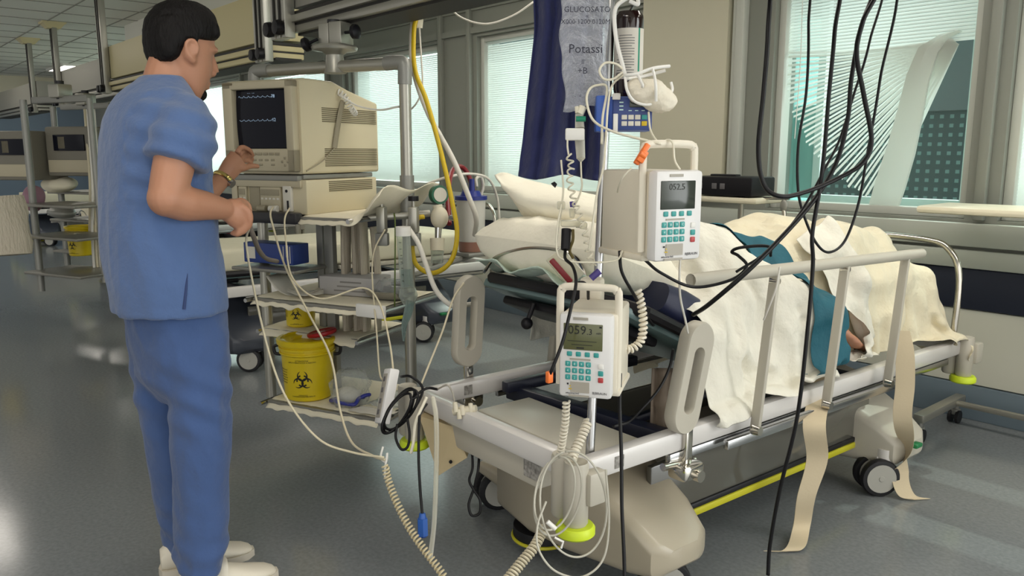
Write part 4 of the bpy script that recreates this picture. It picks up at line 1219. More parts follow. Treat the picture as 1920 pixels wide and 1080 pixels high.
# ---- shoes
def shoe(hx, label):
    """heel at hx (room point on the floor), toe towards +Y"""
    T = Matrix.Translation(hx) @ Matrix.Rotation(math.radians(-12), 4, 'Z')
    ub = MB()
    SEC = [(0.0, 0.028, 0.02, 0.085), (0.02, 0.036, 0.018, 0.10), (0.06, 0.038, 0.018, 0.105), (0.10, 0.038, 0.018, 0.095), (0.14, 0.042, 0.018, 0.078), (0.18, 0.046, 0.018, 0.062), (0.22, 0.046, 0.018, 0.052), (0.25, 0.040, 0.018, 0.045), (0.272, 0.026, 0.018, 0.036), (0.280, 0.010, 0.018, 0.028)]
    rings = []
    for y, w, z0, z1 in SEC:
        r = []
        for j in range(24):
            t = 2 * PI * j / 24; c, s_ = math.cos(t), math.sin(t)
            zc = (z0 + z1) / 2
            zz = zc + (z1 - z0) / 2 * math.copysign(abs(s_) ** 0.75, s_)
            r.append((w * math.copysign(abs(c) ** 0.8, c) * (1 - 0.18 * max(0, s_)), y, zz))
        rings.append(r)
    ub.loft(rings, xf=T)
    o = part('shoe', ub, m_shoe, man, world=True, ang=60, label=label)
    sb = MB()
    o1 = [(-0.03, 0.0), (-0.038, 0.03), (-0.038, 0.10), (-0.045, 0.17), (-0.046, 0.22), (-0.036, 0.262), (-0.012, 0.286), (0.012, 0.286), (0.036, 0.262), (0.047, 0.22), (0.046, 0.17), (0.039, 0.10), (0.039, 0.03), (0.03, 0.0), (0, -0.008)]
    sb.prism(o1, 0.024, T)
    part('sole', sb, M('rubber_sole', (206, 198, 182), rough=0.7), o, world=True)
    st = MB(); st.tube([T @ Vector(p) for p in ((-0.042, 0.115, 0.05), (-0.03, 0.118, 0.088), (0, 0.12, 0.094), (0.03, 0.118, 0.088), (0.042, 0.115, 0.05))], 0.004, 8, k=4, flat=(4, 1))
    part('instep_band', st, m_shoe, o, world=True)
hr = atz(338, 1092, 0); shoe(Vector((-2.335, 0.695, 0)), 'white shoe on the nearer foot')
shoe(Vector((-2.52, 0.695, 0)), 'white shoe on the farther foot')

# ---- wrist watch
b = MB(); wd = (H(432, 316, 0.02) - wrL).normalized()
c = wrL + wd * 0.004
rings = []
u = wd.orthogonal().normalized(); w = wd.cross(u)
b.tube([c + (u * math.cos(2 * PI * k / 24) + w * math.sin(2 * PI * k / 24)) * 0.0335 for k in range(24)], 0.0055, 8, k=1, closed=True, flat=(1.0, 1.6))
wt = part('wrist_watch', b, m_gold, man, world=True)
toc = (Vector(CPOS) - c); toc = (toc - wd * toc.dot(wd)).normalized()
cross = wd.cross(toc)
dirw = (toc * 0.45 + Vector((0, 0, -0.2)) + cross * 0.6).normalized()
b = MB(); b.cyl(c + dirw * 0.030, c + dirw * 0.042, 0.017, 0.015, 20)
part('watch_case', b, m_steel, wt, world=True)
# ================================================================ monitor rack hung from the supply beam
m_crt = M('monitor_cream', (204, 194, 164), rough=0.45)
m_crtf = M('monitor_front', (180, 171, 146), rough=0.45)
m_vent = M('vent_slot', (104, 94, 70), rough=0.7)
m_screen = M('screen_glass', (12, 15, 28), rough=0.12, spec=0.25)
m_trace = M('screen_trace', (150, 170, 190), emit=((150, 175, 200), 0.45))
m_btn = M('panel_button', (150, 142, 120), rough=0.6)
m_post = M('rack_post', (140, 140, 134), rough=0.4, metal=0.3)
m_shelfm = M('shelf_steel', (140, 138, 130), rough=0.35, metal=0.5)
m_cloth = M('shelf_cloth', (238, 230, 206), rough=0.9, bump=(14, 0.4, 0.015))
m_bin = M('yellow_bin', (222, 196, 14), rough=0.4, coat=0.2)
m_bint = M('bin_print', (28, 26, 20), rough=0.6)
m_redlid = M('red_lid', (168, 26, 36), rough=0.4)
m_paper = M('paper', (212, 208, 196), rough=0.85)
m_paperg = M('grey_print', (128, 126, 122), rough=0.8)
m_bag = M_film('clear_bag', (244, 246, 246), 0.16, 0.12, bump=(26, 1.0))
m_pipe = M('paper_tube_pack', (196, 186, 168), rough=0.7, bump=(60, 0.9, 0.02), stretch=(1, 1, 0.04))

RO = Vector((-3.14, 1.30, 0)); RRZ = math.radians(23)
RM = Matrix.Translation(RO) @ Matrix.Rotation(RRZ, 4, 'Z')
def RW(p): return RM @ Vector(p)
SW, SD = 0.62, 0.44
ZS = [1.085, 0.745, 0.575, 0.315]
def make_rack(label, loc, rz, zbeam):
    t = thing('equipment_rack', label, 'rack', loc, rz, None)
    LX = -0.135
    part('post', MB().cyl((LX, 0.22, 0.24), (LX, 0.22, 1.645), 0.023, 0.023, 18), m_alu, t)
    part('post', MB().cyl((SW, 0.22, 0.12), (SW, 0.22, 1.645), 0.023, 0.023, 18), m_alu, t)
    part('inner_post', MB().box((0.12, 0.30, 0.69), (0.036, 0.03, 0.80), 0.004), m_post, t)
    part('inner_post', MB().box((0.20, 0.26, 0.69), (0.045, 0.03, 0.80), 0.004), m_post, t)
    part('crossbar', MB().cyl((LX + 0.03, 0.22, 1.665), (SW - 0.03, 0.22, 1.665), 0.024, 0.024, 18), m_alu, t)
    for x in (LX, SW):
        q = MB(); q.tube([(x, 0.22, 1.585), (x, 0.22, 1.655), (x + (0.02 if x < 0 else -0.02), 0.22, 1.667), (x + (0.085 if x < 0 else -0.085), 0.22, 1.667)], 0.0275, 16, k=3)
        part('elbow_fitting', q, m_post, t)
    part('collar', MB().cyl((SW, 0.22, 1.09), (SW, 0.22, 1.24), 0.028, 0.028, 18), m_post, t)
    q = MB(); q.lathe([(0.045, 1.64), (0.038, 1.66), (0.034, 1.71), (0.05, 1.722), (0.088, 1.728), (0.092, 1.738), (0.088, 1.745), (0.0, 1.746)], (0.29, 0.22, 0), 28)
    sv = part('swivel', q, m_alu, t)
    q = MB(); q.box((0.265, 0.22, 1.79), (0.05, 0.07, 0.08), 0.004); q.box((0.325, 0.22, 1.79), (0.06, 0.08, 0.085), 0.004)
    cl = part('beam_clamp', q, m_alu, sv)
    q = MB(); q.cyl((0.29, 0.22, 1.746), (0.29, 0.22, zbeam + 0.01), 0.025, 0.025, 14)
    part('hanger', q, m_black, sv)
    q = MB()
    for a, c in (((0.36, 0.2, 1.79), (0.395, 0.2, 1.79)), ((0.24, 0.18, 1.77), (0.205, 0.17, 1.755))):
        q = MB(); a, c = Vector(a), Vector(c); q.cyl(a, c, 0.006, 0.006, 8); d = (c - a).normalized(); q.tube([c, c + d * 0.006, c + d * 0.022, c + d * 0.03], [0.02, 0.028, 0.028, 0.016], 10, k=1)
        part('knob', q, m_dark, sv)
    return t
rack = make_rack('rack of shelves hung under the supply beam, carrying the big monitor', RO, RRZ, B1['z'])
def shelf(x0, x1, y0, y1, z, par, side_rail=True):
    q = MB(); q.box(((x0 + x1) / 2, (y0 + y1) / 2, z - 0.012), (x1 - x0, y1 - y0, 0.018), 0.003)
    s = part('shelf', q, m_shelfm, par)
    for xr, e in ((x0 - 0.012, 0.03), (x1 + 0.012, 0.02)):
        part('shelf_rail', MB().tube([(xr, y0 - e, z - 0.012), (xr, y1, z - 0.012)], 0.009, 8, k=1), m_steel, s)
    return s
shelf(-0.06, 0.50, 0.0, 0.50, ZS[0], rack)
shelf(0.0, 0.62, 0.0, 0.44, ZS[1], rack)
shelf(-0.10, 0.40, 0.16, 0.52, ZS[2], rack)
shelf(0.05, 0.62, 0.0, 0.44, ZS[3], rack)
q = MB(); q.box((0.09, -0.005, ZS[0] - 0.01), (0.36, 0.05, 0.045), 0.012); part('front_roll', q, M('black_front_roll', (40, 40, 44), rough=0.3), rack)
q = MB(); q.box((0.60, -0.012, ZS[1] - 0.005), (0.13, 0.02, 0.05), 0.006, R=Rz(0)); part('rail_clamp', q, m_white, rack)

def shelf_cloth(x0, x1, y0, y1, z, seed, label, fold=None):
    nx, ny = 46, 26; rows = []
    for i in range(ny + 1):
        r = []
        for j in range(nx + 1):
            u, v = j / nx, i / ny
            x = x0 + (x1 - x0) * u; y = y0 + (y1 - y0) * v
            w = noise.noise(Vector((x * 14 + seed, y * 9, seed)))
            zz = z + 0.004 + 0.003 * abs(w)
            if v < 0.10:
                e = (0.10 - v) / 0.10
                y += 0.02 * e; zz -= 0.018 * e + 0.012 * e * (1 + noise.noise(Vector((x * 22, seed, 1)))) ; y -= 0.012 + 0.012 * e
            if fold: zz, x, y = fold(u, v, zz, x, y)
            r.append(RW((x, y, zz)))
        rows.append(r)
    b = MB(); b.grid(rows, 0.002)
    return single('shelf_cloth', b, m_cloth, label, 'cloth', ang=180)
def topfold(u, v, z, x, y):
    if u > 0.62:
        e = (u - 0.62) / 0.38
        z += 0.11 * e ** 1.3 + 0.012 * math.sin(v * 9); y += 0.02 * math.sin(e * 6)
    return z, x, y
shelf_cloth(0.27, 0.66, -0.012, 0.40, ZS[0] - 0.002, 2.0, 'white cloth under the module box, its end rucked up against the post', topfold)
shelf_cloth(0.0, 0.61, -0.012, 0.42, ZS[1] - 0.003, 5.0, 'white cloth lining the shelf with papers and the steel bowl')
shelf_cloth(-0.11, 0.40, 0.14, 0.50, ZS[2] - 0.003, 8.0, 'white cloth lining the narrow shelf with the bin behind')
shelf_cloth(0.055, 0.615, -0.014, 0.42, ZS[3] - 0.003, 11.0, 'white cloth lining the lowest shelf under the yellow bin')

def text_on(t, body, size, c, xdir, nrm, mat, name, depth=0.0003, align='CENTER'):
    """lettering on a face given in the thing's own coordinates"""
    x = Vector(xdir).normalized(); n = Vector(nrm).normalized(); y = n.cross(x)
    T = Matrix((( x.x, y.x, n.x, c[0]), (x.y, y.y, n.y, c[1]), (x.z, y.z, n.z, c[2]), (0, 0, 0, 1)))
    return part(name, text_mb(body, size, T, depth, align), mat, t)

# ---------------------------------------------------------------- the big monitor
def make_monitor(label, loc, rz, group=None):
    t = thing('patient_monitor', label, 'monitor', loc, rz, group)
    w, h, d = 0.38, 0.365, 0.50
    sec = [(0.0, 0.0, w, 0.0, h - 0.006, .012), (0.03, 0, w, 0, h, .012), (0.20, 0, w, 0, h, 0.012), (0.30, 0.01, w - 0.0, 0, h - 0.028, .012), (0.42, 0.015, w - 0.0, 0.0, h - 0.055, .012), (d, 0.02, w - 0.004, 0.0, h - 0.07, .012)]
    rings = []
    for y, x0, x1, z0, z1, r in sec:
        rr = rrect(x1 - x0, z1 - z0, r)
        rings.append([((x0 + x1) / 2 + p[0], y, (z0 + z1) / 2 + p[1]) for p in rr])
    b = MB(); b.loft(rings); part('housing', b, m_crt, t, ang=30)
    # bezel: four bars around the sunken screen
    b = MB()
    sx0, sx1, sz0, sz1 = 0.062, 0.330, 0.098, 0.325
    b.box((sx0 / 2 + 0.006, -0.012, h / 2), (sx0 - 0.012, 0.04, h - 0.02), 0.006)
    b.box(((sx1 + w) / 2 - 0.006, -0.012, h / 2), (w - sx1 - 0.012, 0.04, h - 0.02), 0.006)
    b.box((w / 2, -0.012, (sz1 + h) / 2 - 0.005), (w - 0.024, 0.04, h - sz1 - 0.010), 0.006)
    b.box((w / 2, -0.012, sz0 / 2 + 0.005), (w - 0.024, 0.04, sz0 - 0.01), 0.006)
    for A, B in (((sx0 - 0.004, sz0 - 0.004), (sx0 + 0.012, sz0 + 0.012)),):
        pass
    bz = part('bezel', b, m_crtf, t)
    rows = []
    for i in range(13):
        r = []
        for j in range(17):
            u, v = j / 16, i / 12
            bl = 0.010 * (1 - (2 * u - 1) ** 2) + 0.008 * (1 - (2 * v - 1) ** 2)
            r.append((sx0 - 0.004 + (sx1 - sx0 + 0.008) * u, -0.003 - bl * 0.7, sz0 - 0.004 + (sz1 - sz0 + 0.008) * v))
        rows.append(r)
    b = MB(); b.grid(rows); sc = part('screen', b, m_screen, t, ang=180)
    # traces and figures on the screen
    b = MB()
    yq = -0.0165
    for zz, seed in ((0.295, 1), (0.205, 5)):
        pts = []
        for k in range(60):
            u = k / 59
            pts.append((0.085 + 0.17 * u, yq, zz + 0.006 * abs(math.sin(u * 22 + seed)) ** 9 + 0.001 * math.sin(u * 90)))
        b.tube(pts, 0.0006, 4, k=1)
    part('trace', b, m_trace, sc)
    text_on(t, '- - -   - --', 0.010, (0.15, yq, 0.312), (1, 0, 0), (0, -1, 0), m_trace, 'screen_text')
    text_on(t, '78', 0.018, (0.262, yq, 0.297), (1, 0, 0), (0, -1, 0), m_trace, 'screen_text')
    text_on(t, '12', 0.018, (0.262, yq, 0.208), (1, 0, 0), (0, -1, 0), m_trace, 'screen_text')
    b = MB()
    for k in range(8): b.box((0.075 + k * 0.030, -0.033, 0.078), (0.024, 0.006, 0.010), 0.002)
    for r_, zz in enumerate((0.054, 0.036)):
        for k in range(7):
            if r_ and k == 5: continue
            b.box((0.075 + k * 0.031, -0.033, zz), (0.018, 0.004, 0.008), 0.002)
    for dx, dz in ((0, 0.014), (0, -0.014), (0.014, 0), (-0.014, 0)): b.box((0.322 + dx, -0.033, 0.048 + dz), (0.010, 0.004, 0.010), 0.002)
    part('button_panel', b, m_btn, t)
    b = MB(); b.box((0.045, -0.0335, h - 0.018), (0.05, 0.002, 0.008)); part('name_plate', b, m_vent, t)
    # vents on the visible side
    for z0, z1, y0 in ((0.205, 0.268, 0.12), (0.03, 0.105, 0.13)):
        b = MB(); n = int((z1 - z0) / 0.0075)
        for k in range(n): b.box((w + 0.0005, (y0 + d) / 2 - 0.005, z0 + k * 0.0075), (0.003, d - y0 - 0.02, 0.0034))
        part('vent_slots', b, m_vent, t)
    b = MB(); b.box((w / 2, 0.24, -0.012), (w - 0.02, d - 0.05, 0.018), 0.004); b.box((w / 2, 0.02, -0.016), (w - 0.04, 0.06, 0.024), 0.006); part('foot', b, m_post, t)
    return t
MZ = 1.245
mon_loc = RW((-0.105, 0.02, MZ))
monitor = make_monitor('big cream monitor with a dark screen, hand resting on its panel', mon_loc, RRZ)
# strap and coiled leads hanging on its side
b = MB()
b.tube([RW(p) for p in ((0.285, 0.27, MZ + 0.29), (0.286, 0.24, MZ + 0.22), (0.285, 0.205, MZ + 0.10))], 0.008, 8, k=4, flat=(1.4, 0.6))
b.tube([RW(p) for p in ((0.285, 0.205, MZ + 0.10), (0.29, 0.12, MZ + 0.05), (0.285, 0.03, MZ + 0.012))], 0.0025, 6, k=4)
single('grey_strap', b, m_btn, 'grey strap hanging down the side of the big monitor', 'strap')
b = coil([RW(p) for p in ((0.24, 0.24, MZ + 0.335), (0.29, 0.26, MZ + 0.315), (0.31, 0.29, MZ + 0.26), (0.30, 0.33, MZ + 0.24))], 0.011, 13, 0.0032)
b.tube([RW(p) for p in ((0.24, 0.24, MZ + 0.335), (0.30, 0.26, MZ + 0.30), (0.36, 0.27, MZ + 0.268), (0.47, 0.26, MZ + 0.25), (0.59, 0.22, MZ + 0.258))], 0.004, 6, k=8)
single('spiral_cable', b, m_white, 'white coiled lead looped over the top corner of the big monitor', 'cable')

# module box below it
def make_module(label, loc, rz):
    t = thing('module_box', label, 'medical device', loc, rz, None)
    w, h, d = 0.385, 0.135, 0.46
    b = MB(); b.box((w / 2, d / 2, h / 2), (w, d, h), 0.006); part('housing', b, m_crt, t)
    b = MB(); b.box((w / 2 - 0.01, -0.006, h - 0.016), (w - 0.02, 0.014, 0.026), 0.003); b.box((0.02, -0.006, h / 2), (0.03, 0.014, h - 0.01), 0.003)
    part('front_frame', b, m_crtf, t)
    for k, (x0, x1) in enumerate(((0.04, 0.085), (0.09, 0.15), (0.155, 0.265))):
        b = MB(); b.box(((x0 + x1) / 2, -0.006 + 0.008 * (k == 1), 0.060), (x1 - x0 - 0.004, 0.014, 0.092), 0.003); pm = part('plug_in_module', b, m_crtf if k != 1 else m_btn, t)
        if k != 1:
            q = MB(); q.box(((x0 + x1) / 2, -0.014, 0.085), (x1 - x0 - 0.014, 0.003, 0.024), 0.001); part('module_display', q, m_btn, pm)
            q = MB()
            for j in range(int((x1 - x0) / 0.02)): q.box((x0 + 0.015 + j * 0.02, -0.014, 0.060), (0.012, 0.003, 0.008), 0.001)
            part('module_keys', q, m_paper, pm)
    b = MB(); b.box((0.297, -0.007, 0.062), (0.042, 0.016, 0.10), 0.003); rp = part('recorder_panel', b, m_paper, t)
    b = MB(); b.cyl((0.297, -0.0145, 0.092), (0.297, -0.017, 0.092), 0.006, 0.006, 12); b.box((0.302, -0.016, 0.038), (0.008, 0.003, 0.034)); part('slot', b, m_dark, rp)
    b = MB()
    for k in range(6): b.box((w + 0.0005, 0.28, 0.088 + k * 0.0075), (0.003, d - 0.17, 0.0034))
    part('vent_slots', b, m_vent, t)
    for x, m_ in ((0.06, m_btn), (0.175, m_btn), (0.235, m_paper)):
        b = MB(); b.cyl((x - 0.018, -0.028, 0.022), (x + 0.02, -0.022, 0.022), 0.012, 0.013, 12); part('cable_plug', b, m_, t)
    return t
mod_loc = RW((-0.10, 0.025, ZS[0] + 0.002))
module = make_module('cream module box with cable plugs under the big monitor', mod_loc, RRZ)
# second monitor turned away on the far side
b = thing('patient_monitor', 'smaller monitor turned away, half hidden behind the big monitor', 'monitor', RW((-0.22, 0.28, 1.235)), RRZ + 0.3)
q = MB(); q.box((0.06, 0.12, 0.14), (0.16, 0.24, 0.30), 0.012); part('housing', q, M('monitor_brown', (112, 100, 86), rough=0.5), b)
q = MB(); q.box((0.06, -0.004, 0.14), (0.15, 0.014, 0.29), 0.006); part('bezel', q, m_crtf, b)
q = MB(); q.box((0.06, -0.012, 0.15), (0.09, 0.004, 0.2), 0.002); part('screen', q, m_screen, b)
q = MB(); q.cyl((0.06, 0.12, -0.19), (0.06, 0.12, 0.0), 0.02); q.box((0.06, 0.12, -0.145), (0.16, 0.22, 0.012)); part('stand', q, m_post, b)
q = MB(); q.box((-0.07, 0.02, 0.10), (0.06, 0.05, 0.16), 0.008); q.box((-0.03, 0.04, 0.1), (0.03, 0.03, 0.05)); part('side_handle', q, m_crtf, b)

# ---------------------------------------------------------------- things on the shelves
def make_bin(label, loc, rz, lid=True, s=1.0):
    t = thing('sharps_bin', label, 'bin', loc, rz, None)
    r0, r1, h = 0.098 * s, 0.118 * s, 0.255 * s
    b = MB()
    prof = [(r0 - 0.006, 0.0), (r0, 0.006), (r1 - 0.012 * s, h * 0.74), (r1 - 0.004, h * 0.76), (r1 - 0.004, h * 0.785), (r1 - 0.009, h * 0.79), (r1 - 0.009, h * 0.83), (r1 - 0.002, h * 0.835), (r1 - 0.002, h * 0.865), (r1 - 0.008, h * 0.87), (r1 - 0.006, h * 0.91),
            (r1 + 0.004, h * 0.915), (r1 + 0.006, h * 0.985), (r1, h), (r1 - 0.012, h), (r1 - 0.016, h * 0.975), (r1 - 0.03, h * 0.965), (0.066 * s, h * 0.965), (0.062 * s, h * 0.93), (0.0, h * 0.93)]
    b.lathe(prof, n=48, caps=False); part('tub', b, m_bin, t, ang=30)
    if lid:
        q = MB(); T = Matrix.Translation((0.058 * s, 0.028 * s, h + 0.006)) @ (Rz(20) @ Rx(-6) @ Ry(-10)).to_4x4()
        q.lathe([(0.0, -0.006), (0.058, -0.006), (0.062, 0.0), (0.062, 0.009), (0.056, 0.012), (0.048, 0.008), (0.0, 0.007)], n=32); q.v = [T @ p for p in q.v]
        part('lid_flap', q, m_redlid, t, ang=30)
    for sg in (1, -1):
        q = MB(); q.tube([(sg * (r1 - 0.002), 0, h * 0.86), (sg * (r1 + 0.02), 0.0, h * 0.83), (sg * (r1 + 0.016), 0, h * 0.72), (sg * (r1 - 0.006), 0, h * 0.70)], 0.007, 8, k=4); part('handle_lug', q, m_black, t)
    # biohazard sign wrapped on the tub, with lines of small print
    def wrap(mb, zc):
        for i, p in enumerate(mb.v):
            z = zc + p.y; R_ = r0 + (r1 - 0.012 * s - r0) * z / (h * 0.74) + 0.0006 + max(0, p.z)
            a = p.x / R_ - PI / 2
            mb.v[i] = Vector((R_ * math.cos(a), R_ * math.sin(a), z))
        return mb
    def arc(cx, cy, ri_, ro, a0, a1, n=26):
        pts = []
        for k in range(n + 1):
            a = math.radians(a0 + (a1 - a0) * k / n); pts.append((cx + ro * math.cos(a), cy + ro * math.sin(a)))
        q = MB(); vs = []; fs = []
        for k in range(n + 1):
            a = math.radians(a0 + (a1 - a0) * k / n)
            vs += [(cx + ro * math.cos(a), cy + ro * math.sin(a), 0), (cx + ri_ * math.cos(a), cy + ri_ * math.sin(a), 0)]
        for k in range(n): fs.append((2 * k, 2 * k + 1, 2 * k + 3, 2 * k + 2))
        q.add(vs, fs); return q
    k_ = 0.0125 * s
    def bio(zc):
        q = MB()
        for a in (90, 210, 330):
            ar = math.radians(a); cx, cy = 1.55 * k_ * math.cos(ar), 1.55 * k_ * math.sin(ar)
            # horn-shaped ring, open towards the outside, thick inside
            n = 34; vs = []; fs = []
            for i in range(n + 1):
                u = i / n; th = math.radians(a + 22 + 316 * u)
                wdt = (0.10 + 0.52 * math.sin(PI * u) ** 0.8) * k_
                ro = 1.75 * k_; ri_ = ro - wdt
                vs += [(cx + ro * math.cos(th), cy + ro * math.sin(th), 0), (cx + ri_ * math.cos(th), cy + ri_ * math.sin(th), 0)]
            for i in range(n): fs.append((2 * i, 2 * i + 1, 2 * i + 3, 2 * i + 2))
            q.add(vs, fs)
        for a in (30, 150, 270):
            g = arc(0, 0, 1.55 * k_, 2.05 * k_, a - 42, a + 42, 14); q.add(g.v, g.f)
        return q
    q = wrap(bio(0), h * 0.36); part('biohazard_sign', q, m_bint, t)
    for zz, tx, sz in ((0.655, 'RIFIUTI PERICOLOSI A RISCHIO', 0.0085), (0.685, 'ATTENZIONE', 0.009), (0.09, 'CONTENITORE PER RIFIUTI', 0.008), (0.115, 'MONOUSO', 0.007)):
        q = wrap(text_mb(tx, sz * s, Matrix(), 0.0002), h * zz); part('print_line', q, m_bint, t)
    q = MB()
    for k in range(6):
        g = text_mb('RISCHIO %s' % ('BIOLOGICO', 'INFETTIVO', 'SANITARI')[k % 3], 0.0075 * s, Matrix.Translation((-0.105 * s, 0.03 * s - 0.011 * s * k, 0)), 0.0002); q.add(g.v, g.f)
    q = wrap(q, h * 0.40); part('side_print', q, m_bint, t)
    return t
bn = RW((0.175, 0.115, ZS[3] + 0.003))
make_bin('yellow sharps bin with an open red flap on the lowest shelf', bn, math.radians(50), True)
make_bin('yellow sharps bin without a flap on the narrow shelf behind', RW((0.02, 0.26, ZS[2] + 0.003)), math.radians(45), False, 0.62).scale = (1, 1, 1)

# clear bag with a blue rim beside the bin
t = thing('plastic_bag', 'crumpled clear plastic bag with a blue tie beside the yellow bin', 'bag', RW((0.40, 0.10, ZS[3] + 0.004)), RRZ)
rings = []
for k in range(12):
    v = k / 11; rr = []
    for j in range(36):
        a = 2 * PI * j / 36
        w = noise.noise(Vector((math.cos(a) * 2.2, math.sin(a) * 2.2, v * 4))) 
        R_ = (0.062 + 0.012 * math.sin(v * PI) - 0.03 * max(0, v - 0.7)) * (1 + 0.28 * w)
        rr.append((R_ * math.cos(a) + 0.01 * v, R_ * math.sin(a), 0.135 * v * (1 + 0.15 * w)))
    rings.append(rr)
b = MB(); b.loft(rings); part('film', b, m_bag, t, ang=180)
b = MB(); b.tube([(0.075 * math.cos(a) + 0.012 * math.sin(a * 5), 0.062 * math.sin(a), 0.016 + 0.010 * math.sin(a * 3 + 1) + 0.018 * max(0, math.cos(a))) for a in [2 * PI * k / 20 for k in range(20)]], 0.008, 8, k=3, closed=True)
part('blue_tie', b, M('blue_plastic_tie', (40, 50, 140), rough=0.35), t)
b = MB(); b.ball((0.0, 0, 0.035), (0.05, 0.045, 0.032)); b.v = [p * (1 + 0.15 * noise.noise(p * 40)) for p in b.v]; part('crumpled_content', b, m_paper, t)
# second flat clear wrapper, and printed sleeves at the shelf's back corner
def flat_film(c, sx, sy, seed, z, name, mat, label, amp=0.012, cat='wrapper'):
    rows = []
    for i in range(14):
        r = []
        for j in range(18):
            u, v = j / 17 - .5, i / 13 - .5
            r.append(RW((c[0] + sx * u + 0.3 * sx * v * 0.2, c[1] + sy * v, z + 0.004 + amp * (abs(noise.noise(Vector((u * 5, v * 5, seed)))) + 0.3 * abs(noise.noise(Vector((u * 14, v * 14, seed))))))))
        rows.append(r)
    b = MB(); b.grid(rows, 0.0015)
    return single(name, b, mat, label, cat, ang=180)
flat_film((0.56, 0.20), 0.17, 0.20, 3, ZS[3] + 0.002, 'plastic_wrapper', m_bag, 'flat clear wrapper on the lowest shelf, right of the blue-tied bag', 0.03)
flat_film((0.55, 0.05), 0.18, 0.07, 7, ZS[3] + 0.002, 'paper_towel', m_paper, 'folded white paper at the front right of the lowest shelf', 0.008, 'paper')
# papers, box and bowl on the second shelf
def sheet(c, sx, sy, rot, curl, z, label, mat=m_paper, name='paper_sheet', cat='paper', lines=True):
    rows = []
    R_ = Rz(rot)
    for i in range(9):
        r = []
        for j in range(11):
            u, v = j / 10 - .5, i / 8 - .5
            p = R_ @ Vector((sx * u, sy * v, 0))
            r.append(RW((c[0] + p.x, c[1] + p.y, z + 0.005 + curl * (abs(u) * 2) ** 2.2 * (1 if u < 0 else 0.3) + 0.006 * abs(noise.noise(Vector((u * 4 + c[0] * 9, v * 4, 2)))))))
        rows.append(r)
    b = MB(); b.grid(rows, 0.001)
    return single(name, b, mat, label, cat, ang=180)
sheet((0.13, 0.13), 0.22, 0.13, 8, 0.075, ZS[1], 'crumpled white paper with a raised corner at the left of the paper shelf')
sheet((0.215, 0.075), 0.14, 0.09, 40, 0.02, ZS[1] + 0.012, 'small printed leaflet lying on the crumpled paper')
t = thing('carton', 'low white carton with grey printing on the paper shelf behind the leaflet', 'box', RW((0.34, 0.24, ZS[1] + 0.004)), RRZ + 0.1)
b = MB(); b.box((0, 0, 0.038), (0.26, 0.14, 0.076), 0.003); part('carton_body', b, M('carton', (170, 168, 166), rough=0.8), t)
b = MB()
for k in range(3): b.box((0.02, -0.0705, 0.02 + k * 0.018), (0.16 - 0.03 * k, 0.001, 0.006))
part('print', b, m_paperg, t)
t = thing('steel_bowl', 'steel bowl with crumpled film in it, right end of the paper shelf', 'bowl', RW((0.535, 0.20, ZS[1] + 0.004)), RRZ)
b = MB(); b.lathe([(0.0, 0.0), (0.055, 0.0), (0.078, 0.014), (0.088, 0.032), (0.094, 0.034), (0.095, 0.037), (0.088, 0.036), (0.076, 0.02), (0.052, 0.005), (0.0, 0.004)], n=36, caps=False)
b.v = [Vector((p.x * 1.3, p.y * 0.8, p.z)) for p in b.v]
part('dish', b, m_steel, t)
b = MB(); b.ball((0.01, 0.01, 0.04), (0.085, 0.05, 0.035), 24, 16); b.v = [p + Vector((0, 0, 0.05)) * max(-.5, noise.noise(p * 30)) * .5 for p in b.v]; part('crumpled_film', b, m_bag, t, ang=180)
# bundle of long wrapped tubes hanging through the rack
t = thing('tube_pack_bundle', 'bundle of long paper-wrapped tubes hanging between the rack shelves', 'medical supplies', RW((0.31, 0.30, 0.58)), RRZ)
for k in range(10):
    a = k * 2.4; r = 0.012 + 0.008 * k
    x, y = r * math.cos(a) * 1.1, r * math.sin(a) * 0.8
    hh = 0.46 + 0.02 * math.sin(k * 3)
    b = MB(); b.tube([(x, y, 0.0), (x * 1.05 + 0.004 * math.sin(k), y, hh * .5), (x * 0.9, y * .9, hh)], 0.02, 8, k=4, flat=(1.0, 0.6)); part('wrapped_tube', b, m_pipe, t)
t = thing('glove_box', 'blue carton on the small side ledge of the rack, behind the held cable', 'box', RW((-0.04, 0.16, 0.865)), RRZ)
b = MB(); b.box((0.03, 0, 0.045), (0.27, 0.10, 0.085), 0.004); part('carton_body', b, M('blue_carton', (40, 62, 128), rough=0.5), t)
b = MB()
b.box((-0.065, -0.0505, 0.045), (0.05, 0.001, 0.05)); b.box((0.135, -0.0505, 0.06), (0.012, 0.001, 0.05)); b.box((0.15, -0.0505, 0.045), (0.004, 0.001, 0.07)); b.box((0.115, -0.0505, 0.045), (0.004, 0.001, 0.07))
part('print', b, m_paper, t)
b = MB(); b.box((0.02, 0.14, 0.85), (0.34, 0.2, 0.014), 0.004); o = part('side_ledge', b, m_shelfm, rack)

